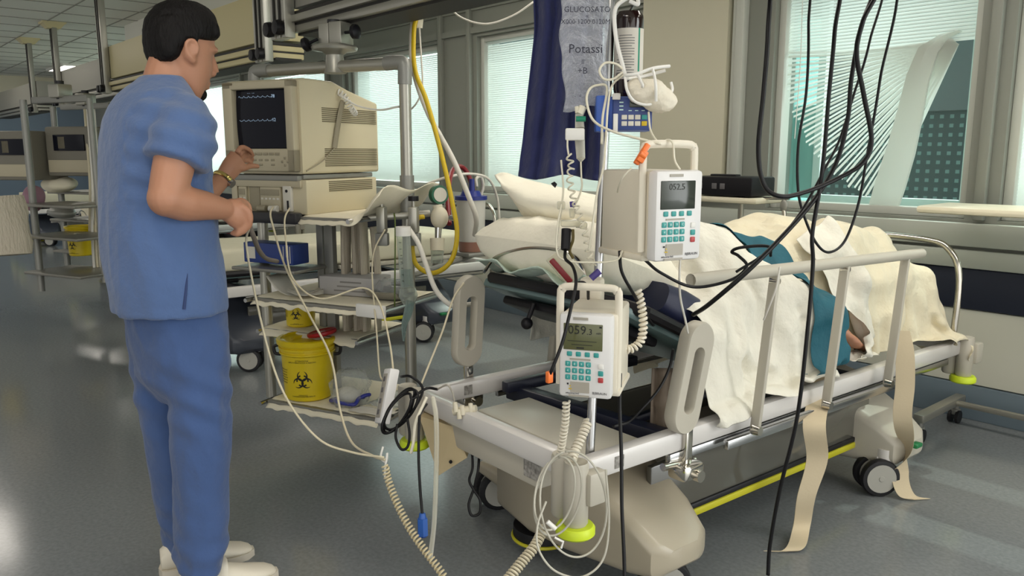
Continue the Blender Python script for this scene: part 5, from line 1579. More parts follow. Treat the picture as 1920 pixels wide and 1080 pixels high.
# ---------------------------------------------------------------- right-hand post: clamps, humidifier, flow meter
m_clearcyl = M_film('clear_cylinder', (226, 232, 226), 0.22, 0.06)
m_water = M_film('water', (170, 190, 186), 0.35, 0.05)
m_gaugeg = M('green_gauge', (24, 92, 64), rough=0.4)
m_cream = M('cream_plastic', (216, 208, 186), rough=0.5)
m_yhose = M('yellow_hose', (206, 176, 26), rough=0.45)
m_whose = M('white_hose', (214, 210, 200), rough=0.45)
m_redhose = M('red_tube', (126, 26, 34), rough=0.4)
DP = 3.12
t = thing('equipment_rail', 'steel rail with screw clamps across the rack post', 'rail', RW((0.52, 0.12, 1.04)), RRZ)
b = MB(); b.tube([atd(690, 408, 3.10), atd(770, 404, 3.10), atd(806, 400, 3.14)], 0.011, 8, k=1, flat=(0.5, 1.2)); part('rail', b, m_alu, t, world=True)
for px in (716, 776):
    b = MB(); c = atd(px, 412, 3.07); b.box(c, (0.035, 0.04, 0.10), 0.006, R=Rz(40)); b.cyl(c + Vector((0, 0, 0.05)), c + Vector((0, 0, 0.075)), 0.007); cl = part('clamp', b, m_alu, t, world=True)
    b = MB(); b.cyl(c + Vector((0, 0, 0.072)), c + Vector((0, 0, 0.090)), 0.020, 0.020, 12); part('clamp_knob', b, m_dark, cl, world=True)
    b = MB(); b.box(c + Vector((0, 0, -0.075)), (0.05, 0.03, 0.05), 0.006, R=Rz(40)); part('clamp_foot', b, m_post, cl, world=True)
t = thing('humidifier', 'clear graduated humidifier cylinder hanging at the rack post', 'medical device', atd(762, 545, 3.0), 0)
def zc(px, py, dd): return atd(px, py, dd)
a, c = zc(756, 440, 3.0), zc(764, 540, 3.0)
b = MB(); b.cyl(a, c, 0.026, 0.026, 24); part('cylinder', b, m_clearcyl, t, world=True)
b = MB(); b.cyl(a + Vector((0, 0, 0.03)), a + Vector((0, 0, -0.004)), 0.028, 0.028, 24); part('cap', b, m_white, t, world=True)
b = MB(); b.cyl(zc(762, 505, 3.0), zc(764, 538, 3.0), 0.0235, 0.0235, 20); part('water', b, m_water, t, world=True)
b = MB(); b.cyl(c, c + Vector((0.004, 0, -0.03)), 0.03, 0.036, 20); b.cyl(c + Vector((0.004, 0, -0.03)), c + Vector((0.008, 0, -0.06)), 0.036, 0.022, 20); part('cup', b, m_clearcyl, t, world=True)
b = MB(); b.tube([zc(770, 565, 3.0), zc(764, 590, 2.99), zc(758, 610, 2.98), zc(757, 640, 2.97)], [0.017, 0.016, 0.011, 0.004], 12, k=4); part('outlet', b, m_water, t, world=True)
b = MB()
for k in range(7): b.box(zc(750 + k, 455 + k * 12, 2.972), (0.006, 0.006, 0.0015))
part('scale_mark', b, m_bint, t, world=True)
t = thing('flow_regulator', 'cream flow regulator with a green dial above a clear jar', 'medical device', atd(822, 480, 3.15), 0)
b = MB(); b.ball(atd(824, 408, 3.15), (0.036, 0.036, 0.044)); b.cyl(atd(820, 385, 3.15), atd(822, 395, 3.15), 0.02); part('body', b, m_cream, t, world=True)
g0 = atd(822, 365, 3.16); tv = (Vector(CPOS) - g0).normalized() + Vector((0.55, 0.35, 0)); tv.normalize()
b = MB(); b.cyl(g0 - tv * 0.012, g0 + tv * 0.016, 0.037, 0.037, 28); part('dial', b, m_gaugeg, t, world=True)
b = MB(); b.cyl(g0 + tv * 0.0162, g0 + tv * 0.018, 0.028, 0.028, 24); part('dial_face', b, m_paper, t, world=True)
b = MB(); b.cyl(atd(843, 408, 3.12), atd(856, 410, 3.11), 0.011, 0.011, 12); part('fitting', b, m_steel, t, world=True)
b = MB(); b.cyl(atd(822, 427, 3.15), atd(821, 447, 3.15), 0.014, 0.012, 14); part('fitting', b, m_steel, t, world=True)
b = MB(); b.cyl(atd(820, 447, 3.15), atd(820, 470, 3.15), 0.029, 0.027, 20); part('jar_cap', b, m_cream, t, world=True)
b = MB(); b.cyl(atd(820, 470, 3.15), atd(819, 494, 3.15), 0.026, 0.022, 20); part('jar', b, m_clearcyl, t, world=True)
# suction canister with a blue lid, behind
t = thing('suction_canister', 'suction canister with a blue lid, behind the yellow hose', 'canister', atd(884, 470, 3.7), 0)
c0 = atd(884, 470, 3.7)
b = MB(); b.cyl(c0, c0 + Vector((0, 0, 0.045)), 0.058, 0.060, 28); part('fluid', b, M('canister_fluid', (150, 108, 92), rough=0.3), t, world=True)
b = MB(); b.cyl(c0 + Vector((0, 0, 0.0455)), c0 + Vector((0, 0, 0.235)), 0.060, 0.067, 28); part('jar', b, M('frosted_jar', (206, 204, 196), rough=0.35), t, world=True)
b = MB(); b.cyl(c0 + Vector((0, 0, 0.235)), c0 + Vector((0, 0, 0.252)), 0.074, 0.074, 28); b.cyl(c0 + Vector((0, 0, 0.252)), c0 + Vector((0, 0, 0.275)), 0.05, 0.04, 20); b.cyl(c0 + Vector((0.02, -0.01, 0.27)), c0 + Vector((0.02, -0.01, 0.33)), 0.014, 0.012, 12); b.cyl(c0 + Vector((-0.025, -0.015, 0.27)), c0 + Vector((-0.025, -0.015, 0.31)), 0.012, 0.010, 12)
part('lid', b, M('blue_lid', (32, 48, 132), rough=0.4), t, world=True)
b = MB(); b.box(c0 + Vector((0, 0, -0.012)), (0.14, 0.14, 0.02), 0.006); b.tube([c0 + Vector((0, 0, -0.02)), c0 + Vector((-0.05, 0.05, -0.03)), RW((SW, 0.22, c0.z - 0.04))], 0.012, 8, k=1); part('holder', b, m_post, t, world=True)
b = MB(); b.tube([atd(p[0], p[1], p[2]) for p in ((842, 420, 3.2), (840, 370, 3.3), (846, 325, 3.5), (860, 312, 3.65), (875, 322, 3.7), (886, 352, 3.7), (888, 372, 3.7))], 0.011, 10, k=8)
single('suction_tube', b, m_redhose, 'dark red tube looping over to the blue-lidded canister', 'tube')
def hose(pts, r, mat, label, name='hose', cat='hose', k=10, n=8):
    P = [atd(*p) for p in pts]
    if pts[0][1] <= -60 and pts[0][2] < 2.5: P.insert(0, Vector((min(P[0].x, -0.78), B1['y'] + 0.03, B1['z'] + 0.002)))      # led up to the supply beam
    if pts[-1][1] <= -60 and pts[-1][2] < 2.5: P.append(Vector((min(P[-1].x, -0.78), B1['y'] - 0.03, B1['z'] + 0.002)))
    b = MB(); b.tube(P, r, n, k=k)
    return single(name, b, mat, label, cat, ang=180)
hose([(782, 30, 3.15), (776, 60, 3.13), (778, 130, 3.10), (800, 190, 3.08), (828, 290, 3.06), (848, 380, 3.05), (857, 440, 3.05), (845, 490, 3.06), (812, 512, 3.08), (780, 495, 3.1), (773, 450, 3.1), (782, 412, 3.1), (795, 406, 3.11)], 0.0095, m_yhose, 'long yellow hose hanging from the beam and looping under the green dial')
hose([(776, 30, 3.18), (772, 70, 3.16), (775, 130, 3.14), (802, 210, 3.12), (850, 300, 3.13), (880, 372, 3.15), (893, 410, 3.2), (890, 440, 3.3)], 0.0105, m_whose, 'long white hose hanging from the beam beside the yellow hose')
hose([(786, 48, 3.17), (790, 110, 3.16), (792, 160, 3.15), (783, 190, 3.15), (766, 208, 3.15), (752, 206, 3.16)], 0.0035, m_whose, 'thin white cord hanging beside the hoses under the beam', 'cord', 'cord')
hose([(766, 428, 3.02), (785, 458, 3.0), (800, 500, 2.98), (818, 545, 2.96), (845, 572, 2.95), (868, 572, 2.98), (890, 570, 3.04)], 0.0095, m_whose, 'white hose curving from the rack rail down behind the left grip handle')
hose([(800, 345, 3.5), (840, 332, 3.5), (880, 326, 3.55), (915, 335, 3.6), (932, 370, 3.7), (937, 420, 3.75)], 0.006, m_whose, 'thin white tube arching over the canister', 'tube', 'tube')
hose([(894, 350, 3.68), (893, 335, 3.68), (902, 332, 3.7), (906, 350, 3.72), (900, 372, 3.72)], 0.007, m_whose, 'short white tube looped into the blue lid', 'tube', 'tube')
b = MB(); c = atd(788, 26, 3.15); b.ball(c, (0.05, 0.035, 0.02), 16, 10, R=Rz(40)); b.cyl(c + Vector((-0.025, 0, -0.05)), c + Vector((-0.02, 0, 0)), 0.022, 0.026, 14); b.v = [p for p in b.v]
single('cable_tie_wrap', b, m_cream, 'cream wrap holding the yellow and white hoses under the beam', 'tie')
hose([(740, 575, 3.06), (741, 430, 3.06), (739, 400, 3.08)], 0.003, M('green_tube', (86, 104, 40), rough=0.4), 'thin green tube running down beside the humidifier', 'tube', 'tube')
# leads from the module plugs down to the floor cords
ml = M('cream_lead', (206, 196, 168), rough=0.5)
hose([(512, 388, 3.12), (507, 400, 3.08), (512, 425, 3.05), (535, 500, 2.98), (580, 590, 2.85), (620, 670, 2.75), (638, 770, 2.62), (660, 830, 2.52), (700, 855, 2.42), (722, 862, 2.38)], 0.0038, ml, 'cream lead from the middle plug of the module box to the bed corner', 'cable', 'cable')
hose([(543, 390, 3.10), (534, 410, 3.06), (536, 450, 3.02), (548, 520, 2.95), (600, 560, 2.92), (680, 540, 2.95), (712, 570, 2.9), (730, 640, 2.75), (738, 700, 2.6)], 0.0035, ml, 'cream lead from the right plug of the module box sagging towards the bed corner', 'cable', 'cable')
hose([(468, 425, 2.45), (462, 460, 2.5), (480, 560, 2.5), (510, 680, 2.48), (545, 760, 2.45), (600, 825, 2.42), (660, 848, 2.40), (720, 858, 2.36)], 0.0036, ml, 'cream lead held in the fist of the man, hanging low towards the bed', 'cable', 'cable')
hose([(466, 418, 2.46), (476, 445, 2.5), (486, 470, 2.6), (500, 485, 2.8), (520, 490, 3.0)], 0.008, M('grey_lead', (120, 110, 100), rough=0.5), 'thick grey cable bundle leaving the fist', 'cable', 'cable')
hose([(722, 430, 3.05), (702, 470, 3.05), (698, 520, 3.04), (706, 620, 2.95), (712, 700, 2.85), (722, 715, 2.75)], 0.0032, ml, 'thin lead from the rail clamp down to the hand control', 'cable', 'cable')
hose([(870, 530, 2.75), (850, 560, 2.75), (830, 620, 2.7), (806, 680, 2.65), (790, 720, 2.6)], 0.0035, ml, 'thin cable hanging from the black rim left of the pillow', 'cable', 'cable')
# ================================================================ infusion pole, pumps, bags
m_pump = M('pump_cream', (224, 216, 198), rough=0.42)
m_pumpf = M('pump_front', (226, 224, 222), rough=0.35)
m_lcd = M('lcd_olive', (96, 98, 66), rough=0.15)
m_lcdd = M('lcd_dark', (52, 58, 50), rough=0.12)
m_digit = M('lcd_digit', (30, 32, 24), rough=0.5)
m_key = M('teal_key', (52, 150, 146), rough=0.45)
m_keyr = M('red_key', (178, 60, 62), rough=0.45)
m_keyt = M('key_mark', (196, 226, 222), rough=0.5)
m_strip = M('grey_strip', (166, 160, 148), rough=0.5)
m_logo = M('logo_grey', (96, 94, 96), rough=0.5)
m_orange = M('orange_clamp', (240, 122, 52), rough=0.4)
m_blue = M('blue_pump', (52, 92, 178), rough=0.4)
m_blued = M('blue_pump_face', (46, 66, 128), rough=0.4)
m_gownnavy = M('navy_cloth', (24, 32, 84), rough=0.8, bump=(16, 0.5, 0.02), sheen=0.15)
m_ivfilm = M_film('infusion_bag_film', (228, 230, 236), 0.40, 0.12, bump=(30, 1.0))
m_amber = M('amber_glass', (34, 16, 14), rough=0.08, coat=0.5)
m_gauze = M('gauze', (232, 224, 206), rough=0.95, bump=(40, 0.6, 0.01))
m_clear = M_film('clear_tube', (238, 236, 224), 0.5, 0.15)
m_tube = M('milky_tube', (222, 216, 196), rough=0.3)
m_purple = M('violet_tap', (74, 60, 134), rough=0.4)
m_cable = M('black_cable', (12, 11, 14), rough=0.4, spec=0.3)

POLE = Vector((-1.43, 1.505, 0))
_pt = atd(1149, -60, 2.14)
def pole_at(z):
    """the pole leans a little in its holder"""
    k = (z - 0.38) / (_pt.z - 0.38)
    return Vector((POLE.x + (_pt.x - POLE.x) * k, POLE.y + (_pt.y - POLE.y) * k, z))
PT = pole_at(1.79); PT.z = 0
t = thing('infusion_pole', 'steel infusion pole standing in the corner holder of the front bed', 'pole', POLE + Vector((0, 0, 0.38)), 0)
part('tube', MB().cyl(pole_at(0.38), pole_at(1.82), 0.0125, 0.0125, 16), m_steel, t, world=True)
b = MB()
for a in (200, 20, 110, 290):
    d = Vector((math.cos(math.radians(a)), math.sin(math.radians(a)), 0))
    b = MB(); b.tube([PT + Vector((0, 0, 1.785)), PT + d * 0.06 + Vector((0, 0, 1.80)), PT + d * 0.13 + Vector((0, 0, 1.79)), PT + d * 0.15 + Vector((0, 0, 1.82))], 0.005, 8, k=4); part('hook_arm', b, m_steel, t, world=True)
b = MB(); b.cyl(PT + Vector((0, 0, 1.77)), PT + Vector((0, 0, 1.82)), 0.02, 0.02, 16); part('hook_collar', b, m_dark, t, world=True)

def make_pump(label, loc, rz, lcd, digits):
    t = thing('infusion_pump', label, 'infusion pump', loc, rz, None)
    w, h, d = 0.128, 0.205, 0.185
    b = MB(); b.box((0.006, 0.03 + d / 2, h / 2 + 0.002), (w + 0.006, d, h - 0.006), 0.008); part('housing', b, m_pump, t)
    b = MB(); b.box((0.006, 0.04 + d / 2, 0.004), (w + 0.016, d - 0.01, 0.016), 0.005); part('bottom_tray', b, m_pump, t)
    b = MB(); b.box((0, 0.017, h / 2), (w, 0.034, h), 0.009); part('front_door', b, m_pumpf, t)
    # carrying frame: flat bars up the sides, over the top
    b = MB(); x0 = -w / 2 - 0.007; x1 = w / 2 + 0.007; yy = 0.042
    b.tube([(x0, yy, 0.02), (x0, yy, h + 0.03), (x0 + 0.006, yy, h + 0.05), (x0 + 0.022, yy, h + 0.058), (x1 - 0.022, yy, h + 0.058), (x1 - 0.006, yy, h + 0.05), (x1, yy, h + 0.03), (x1, yy, 0.02)], 0.0095, 10, k=4, flat=(0.8, 1.0))
    part('carry_handle', b, m_pump, t)
    b = MB(); b.box((-0.006, -0.0005, 0.150), (0.094, 0.003, 0.064), 0.002); dsp = part('display', b, lcd, t)
    if digits:
        text_on(t, digits[:3], 0.030, (-0.020, -0.0024, 0.166), (1, 0, 0), (0, -1, 0), m_digit, 'display_digits')
        text_on(t, digits[3:], 0.020, (0.010, -0.0024, 0.163), (1, 0, 0), (0, -1, 0), m_digit, 'display_digits')
        text_on(t, 'ml/h', 0.007, (0.032, -0.0024, 0.161), (1, 0, 0), (0, -1, 0), m_digit, 'display_digits')
        b = MB()
        for zz, ln in ((0.140, 0.07), (0.131, 0.05)): b.box((-0.008, -0.0022, zz), (ln, 0.0006, 0.0014))
        b.box((-0.012, -0.0022, 0.1235), (0.018, 0.0006, 0.004)); b.box((0.036, -0.0022, 0.176), (0.006, 0.0006, 0.004))
        part('display_marks', b, m_digit, dsp)
    else:
        text_on(t, '052.5', 0.02, (-0.010, -0.0024, 0.168), (1, 0, 0), (0, -1, 0), m_digit, 'display_digits')
    for c, z_ in (((-0.012, -0.001, 0.194), (0.036, 0.002, 0.006)), ((-0.012, -0.001, 0.0955), (0.05, 0.002, 0.004)), ((-0.012, -0.001, 0.0265), (0.046, 0.002, 0.026)), ((-0.014, -0.001, 0.005), (0.05, 0.002, 0.004))):
        part('grey_strip', MB().box(c, z_), m_strip, t)
    for k in range(4):
        b = MB(); b.box((-0.038 + k * 0.0215, -0.001, 0.108), (0.0125, 0.004, 0.0115), 0.002); part('soft_key', b, m_key, t)
    lab = '789C456F123E'
    for r in range(3):
        for c in range(4):
            b = MB(); kx, kz = -0.0415 + c * 0.0165, 0.0835 - r * 0.0165
            b.box((kx, -0.001, kz), (0.0125, 0.004, 0.0125), 0.002); kp = part('keypad_key', b, m_key, t)
            g = text_mb(lab[r * 4 + c], 0.008, Matrix(((1, 0, 0, kx), (0, 0, -1, -0.0032), (0, 1, 0, kz), (0, 0, 0, 1))), 0.0002); part('key_mark', g, m_keyt, kp)
    for k, m_ in enumerate((m_white, m_key, m_keyr)):
        b = MB(); b.box((0.038, -0.001, 0.0805 - k * 0.0165), (0.0125, 0.004, 0.0125), 0.002); part('side_key', b, m_, t)
    b = MB(); b.box((-0.041, -0.0022, 0.034), (0.004, 0.001, 0.004)); part('status_dot', b, m_dark, t)
    for k, (x, z) in enumerate(((-0.035, 0.029), (-0.037, 0.022), (-0.033, 0.022))):
        b = MB(); b.box((x, -0.0022, z), (0.003, 0.001, 0.003)); part('status_dot', b, m_yhose, t)
    text_on(t, 'B|BRAUN', 0.0085, (0.036, -0.0006, 0.0145), (1, 0, 0), (0, -1, 0), m_logo, 'maker_name')
    text_on(t, 'infusomat fmS', 0.0058, (-0.030, -0.0006, 0.0108), (1, 0, 0), (0, -1, 0), m_logo, 'model_line')
    b = MB(); b.box((-w / 2 - 0.0005, 0.043, 0.09), (0.003, 0.006, 0.09), 0.001); part('door_latch', b, m_strip, t)
    # clamp to the pole at the back
    b = MB(); b.box((0, 0.225, 0.12), (0.05, 0.04, 0.06), 0.008); part('pole_clamp', b, m_dark, t)
    return t
pl = atd(1096, 747, 1.915)
pump_low = make_pump('lower infusion pump, its olive display reading 059.3', pl, math.radians(33), m_lcd, '059.3')
pu = atd(1271, 489, 1.905)
pump_up = make_pump('upper infusion pump with a dark display, turned towards the right', pu, math.radians(76), m_lcdd, '')
pump_up.scale = (1.07, 1.1, 1.04)
# yoke plate that carries the upper pump beside the pole
b = MB(); b.tube([pole_at(pu.z + 0.11), pole_at(pu.z + 0.11) + Vector((0.045, 0.06, 0))], 0.013, 10, k=1); part('side_clamp', b, m_dark, [o for o in bpy.data.objects if o.name == 'infusion_pole'][0], world=True)
# cream bracket box between the lower pump and the pole
b = MB(); c = atd(1110, 548, 2.12); b.box(c, (0.06, 0.05, 0.08), 0.01, R=Rz(30)); single('pole_bracket', b, m_pump, 'cream bracket on the pole just above the handle of the lower pump', 'bracket')

# blue feeding pump
t = thing('feeding_pump', 'small blue pump with a key panel high on the pole', 'medical device', atd(1180, 246, 2.0), math.radians(47))
w, h, d = 0.112, 0.085, 0.10
b = MB(); b.box((0, d / 2, h / 2), (w, d, h), 0.006); part('housing', b, m_blue, t)
b = MB(); b.box((0.006, -0.003, h / 2), (w - 0.014, 0.008, h - 0.004), 0.003); part('face', b, m_blued, t)
b = MB(); b.box((-w / 2 - 0.014, 0.02, h / 2), (0.03, 0.07, h + 0.004), 0.005); part('side_door', b, m_blue, t)
b = MB(); b.box((0.016, -0.008, 0.066), (0.036, 0.003, 0.016), 0.001); part('display', b, m_lcdd, t)
part('white_catch', MB().box((-0.035, -0.009, 0.084), (0.02, 0.01, 0.016), 0.002), m_white, t)
part('white_catch', MB().box((-0.036, -0.009, 0.02), (0.012, 0.01, 0.045), 0.002), m_white, t)
for r in range(2):
    for c in range(4):
        b = MB(); b.box((-0.014 + c * 0.0165, -0.008, 0.034 - r * 0.0155), (0.0135, 0.003, 0.0115), 0.001)
        part('key', b, m_paper if c < 3 else (m_key if r == 0 else m_yhose), t)
b = MB()
for k in range(3): b.box((-0.022, -0.0078, 0.070 - k * 0.009), (0.010, 0.001, 0.003)); b.box((0.0 + k * 0.016, -0.0078, 0.050), (0.008, 0.001, 0.002))
part('face_print', b, m_keyt, t)
b = MB(); b.box((0.0, d + 0.03, h / 2), (0.03, 0.07, 0.04), 0.006); part('pole_clamp', b, m_dark, t)

# ---- infusion bag
t = thing('infusion_bag', 'clear infusion bag with printing hanging in front of the navy cloth', 'bag', atd(1095, 200, 2.0), 0)
x0b, x1b = 1050, 1140
rows_f, rows_b = [], []
nv, nu = 40, 26
for i in range(nv + 1):
    v = i / nv; py = -60 + 262 * v
    xl = 1049 + 7 * v + 3 * math.sin(v * 9) + 2 * math.sin(v * 23); xr = 1141 - 3 * v - 3 * math.sin(v * 11 + 1)
    rf, rb = [], []
    for j in range(nu + 1):
        u = j / nu
        px = xl + (xr - xl) * u
        sag = 14 * (0.5 - abs(u - 0.5)) * 0 
        bot = py + (8 * (1 - 2 * u) * (v ** 6)) + 3 * v ** 4 * math.sin(u * 9)
        e = (4 * u * (1 - u)) ** 0.6 * min(1, v * 8 + 0.2) * min(1, (1 - v) * 7)
        w_ = noise.noise(Vector((u * 5, v * 11, 1))) * 0.5 + (0.5 - abs(noise.noise(Vector((u * 9, v * 14, 3))))) * 0.6
        rf.append(atd(px, bot, 2.0 - 0.020 * e - 0.010 * e * w_)); rb.append(atd(px, bot, 2.0 + 0.020 * e + 0.008 * e * w_))
    rows_f.append(rf); rows_b.append(rb[::-1])
b = MB(); b.loft([f + g for f, g in zip(rows_f, rows_b)]); part('film', b, m_ivfilm, t, world=True, ang=180)
m_ink = M('printing_ink', (36, 36, 50), rough=0.7)
def bag_text(body, size, px, py, name, mat=m_ink, dd=1.965):
    c = atd(px, py, dd); n = (Vector(CPOS) - c).normalized(); x = Vector(RGT); y = n.cross(x).normalized(); x = y.cross(n)
    T = Matrix(((x.x, y.x, n.x, c.x), (x.y, y.y, n.y, c.y), (x.z, y.z, n.z, c.z), (0, 0, 0, 1)))
    part(name, text_mb(body, size, T, 0.0002), mat, t, world=True)
bag_text('GLUCOSATO', 0.019, 1101, 18, 'print_line'); bag_text('=', 0.014, 1101, 31, 'print_line')
bag_text('X000 1200 0120M', 0.016, 1098, 41, 'print_line'); bag_text('Potassi', 0.030, 1098, 92, 'handwriting'); bag_text('II', 0.016, 1093, 116, 'handwriting'); bag_text('+B', 0.022, 1092, 133, 'handwriting'); bag_text('-  = ', 0.012, 1085, 180, 'print_line')
b = MB(); b.tube([atd(1093, 200, 2.0), atd(1087, 214, 2.0)], 0.010, 10, k=1); b.tube([atd(1081, 200, 2.0), atd(1083, 212, 2.0)], 0.006, 8, k=1); part('port', b, m_tube, t, world=True)
b = MB(); b.tube([atd(1092, -58, 2.0), PT + Vector((-0.09, -0.055, 1.79))], 0.003, 6, k=4); part('hanger', b, m_tube, t, world=True)
# drip chamber and white sensor under it
t = thing('drip_set', 'drip chamber with a white sensor block under the clear infusion bag', 'medical device', atd(1086, 300, 2.0), 0)
b = MB(); b.cyl(atd(1086, 214, 2.0), atd(1087, 240, 2.0), 0.010, 0.012, 14); part('spike', b, m_clear, t, world=True)
b = MB(); b.cyl(atd(1080, 223, 1.99), atd(1098, 223, 1.99), 0.007, 0.007, 10); part('green_ring', b, M('green_ring', (24, 130, 100), rough=0.4), t, world=True)
b = MB(); b.box(atd(1078, 252, 1.99), (0.048, 0.03, 0.03), 0.004, R=Rz(45)); part('sensor', b, m_white, t, world=True)
b = MB(); b.cyl(atd(1087, 262, 2.0), atd(1089, 297, 2.0), 0.0125, 0.011, 16); b.cyl(atd(1089, 297, 2.0), atd(1089, 303, 2.0), 0.011, 0.003, 16); part('chamber', b, m_clear, t, world=True)
def hose2(pts, r, mat, label, name='tube', cat='tube', k=10, n=8): return hose(pts, r, mat, label, name, cat, k, n)
hose2([(1089, 303, 2.0), (1090, 330, 2.0), (1091, 350, 2.0), (1084, 372, 2.0), (1075, 390, 2.0)], 0.0022, m_tube, 'thin tube from the drip chamber to the taps')
b = coil([atd(*p) for p in ((1066, 290, 1.98), (1071, 312, 1.98), (1068, 335, 1.97), (1075, 370, 1.97), (1085, 400, 1.97), (1098, 440, 1.97), (1104, 475, 1.98), (1113, 500, 2.0))], 0.0075, 15, 0.0024)
b.tube([atd(*p) for p in ((1064, 262, 1.98), (1064, 275, 1.98), (1066, 290, 1.98))], 0.0024, 6)
single('coiled_tube', b, m_tube, 'coiled thin tube hanging from the white sensor past the taps', 'tube')

# ---- transducer taps in the middle
t = thing('pressure_transducer', 'cluster of clear taps with a black plug and violet handle in front of the pillow', 'medical device', atd(1070, 440, 2.0), 0)
b = MB(); b.box(atd(1070, 419, 2.0), (0.05, 0.02, 0.016), 0.004, R=Rz(45)); b.box(atd(1090, 422, 2.0), (0.03, 0.02, 0.014), 0.004, R=Rz(45)); part('tap_bank', b, m_clear, t, world=True)
b = MB(); b.cyl(atd(1062, 430, 2.0), atd(1060, 468, 1.99), 0.0125, 0.0115, 14); part('black_plug', b, m_dark, t, world=True)
b = MB(); b.cyl(atd(1073, 378, 2.0), atd(1074, 388, 2.0), 0.007, 0.007, 10); part('violet_tap', b, m_purple, t, world=True)
b = MB(); b.cyl(atd(1074, 392, 2.0), atd(1072, 408, 2.0), 0.009, 0.006, 10); part('clear_tap', b, m_clear, t, world=True)
b = MB(); b.tube([atd(1053, 390, 1.99), atd(1046, 430, 1.99), atd(1043, 455, 1.99)], 0.003, 6); b.box(atd(1052, 385, 1.99), (0.02, 0.01, 0.02), 0.003, R=Rz(45)); part('side_line', b, m_clear, t, world=True)
b = MB(); b.cyl(atd(1037, 348, 1.99), atd(1042, 343, 1.99), 0.008, 0.005, 10); part('cap', b, m_dark, t, world=True)
b = MB(); b.tube([atd(1074, 430, 2.0), atd(1074, 450, 2.0), atd(1068, 470, 2.0), atd(1075, 485, 2.0)], 0.004, 6, k=5); part('braided_lead', b, M('olive_lead', (96, 84, 40), rough=0.5), t, world=True)
b = MB(); b.tube([atd(1108, 522, 2.06), atd(1124, 508, 2.06)], 0.009, 10, k=1); part('violet_clip', b, m_purple, t, world=True)
t = thing('transducer_plate', 'clear holder with a dark red stripe lying against the pillow edge', 'medical device', atd(1062, 500, 2.25), 0)
b = MB(); b.box(atd(1060, 500, 2.25), (0.10, 0.012, 0.06), 0.004, R=Rz(40) @ Ry(48)); part('plate', b, m_clear, t, world=True)
b = MB(); b.box(atd(1052, 508, 2.235), (0.085, 0.010, 0.016), 0.003, R=Rz(40) @ Ry(48)); part('red_stripe', b, m_redhose, t, world=True)

# ---- brown bottle
t = thing('glass_bottle', 'brown glass bottle with a printed label hanging upside down on the pole', 'bottle', atd(1180, 205, 2.12), 0)
c = atd(1180, 30, 2.12); 
b = MB(); b.lathe([(0.0, 0.012), (0.030, 0.01), (0.037, 0.0), (0.0385, -0.01), (0.0385, -0.19), (0.034, -0.21), (0.020, -0.235), (0.0165, -0.245), (0.0165, -0.262), (0.0, -0.264)][::-1], c, 32); part('body', b, m_amber, t, world=True)
b = MB(); 
vs = []; fs = []
n = 22; a0, a1 = -130, 35
for k in range(n + 1):
    a = math.radians(a0 + (a1 - a0) * k / n - 0); vs += [(c.x + 0.0391 * math.cos(a), c.y + 0.0391 * math.sin(a), c.z - 0.035), (c.x + 0.0391 * math.cos(a), c.y + 0.0391 * math.sin(a), c.z - 0.165)]
for k in range(n): fs.append((2 * k, 2 * k + 1, 2 * k + 3, 2 * k + 2))
b.add(vs, fs); lb = part('label', b, M('bottle_label', (214, 208, 196), rough=0.7), t, world=True)
def on_bottle(mb, zz, off):
    for i, p in enumerate(mb.v):
        a = math.radians(off) + p.x / 0.0393
        mb.v[i] = Vector((c.x + 0.0394 * math.cos(a), c.y + 0.0394 * math.sin(a), zz + p.y))
    return mb
b = MB()
for k in range(15):
    b2 = MB(); ln = 0.05 if k % 4 else 0.035
    seg = 6
    vs = []; fs = []
    for q_ in range(seg + 1): vs += [(-ln / 2 + ln * q_ / seg, 0, 0), (-ln / 2 + ln * q_ / seg, 0.0022, 0)]
    for q_ in range(seg): fs.append((2 * q_, 2 * q_ + 2, 2 * q_ + 3, 2 * q_ + 1))
    b2.add(vs, fs); on_bottle(b2, c.z - 0.055 - 0.0068 * k, -62); b.add(b2.v, b2.f)
part('label_print', b, m_paperg, lb, world=True)
b = MB(); b2 = MB(); vs = []; fs = []
for q_ in range(3): vs += [(-0.003 + 0.003 * q_, -0.13, 0), (-0.003 + 0.003 * q_, 0.0, 0)]
for q_ in range(2): fs.append((2 * q_, 2 * q_ + 2, 2 * q_ + 3, 2 * q_ + 1))
b.add(vs, fs); on_bottle(b, c.z - 0.035, -5); part('label_stripe', b, M('label_green', (30, 140, 110), rough=0.6), lb, world=True)
b = text_mb('KSN', 0.016, Matrix(), 0.0002); on_bottle(b, c.z - 0.155, -80); part('label_text', b, m_ink, lb, world=True)
b = MB(); b.tube([c + Vector((0, 0, 0.01)), PT + Vector((0.05, 0.10, 1.80))], 0.003, 6, k=5); part('hanger', b, m_steel, t, world=True)

# ---- navy cloth hanging behind the bag
outl = [(1003, -40, 1130), (1000, 0, 1131), (1001, 60, 1130), (995, 120, 1131), (986, 200, 1130), (980, 260, 1129), (974, 305, 1126), (973, 331, 1124)]
cols_l = catmull([Vector((a, b_, 0)) for a, b_, c_ in outl], 6); cols_r = catmull([Vector((c_, b_ + 3, 0)) for a, b_, c_ in outl], 6)
rows = []
for i in range(len(cols_l)):
    r = []
    v = i / (len(cols_l) - 1)
    for j in range(49):
        u = j / 48
        f = 0.030 * math.sin(u * 9 + 0.6 + 0.5 * v) * (0.35 + 0.65 * v) + 0.018 * math.sin(u * 23 + 2 * v) + 0.05 * max(0, 0.30 - u) * (1.5 - v)
        f += 0.012 * noise.noise(Vector((u * 6, v * 9, 3)))
        r.append(atd(cols_l[i].x * (1 - u) + cols_r[i].x * u, cols_l[i].y * (1 - u) + cols_r[i].y * u + 5 * v * math.sin(u * 8), 2.30 + f))
    rows.append(r)
b = MB(); b.grid(rows, 0.004)
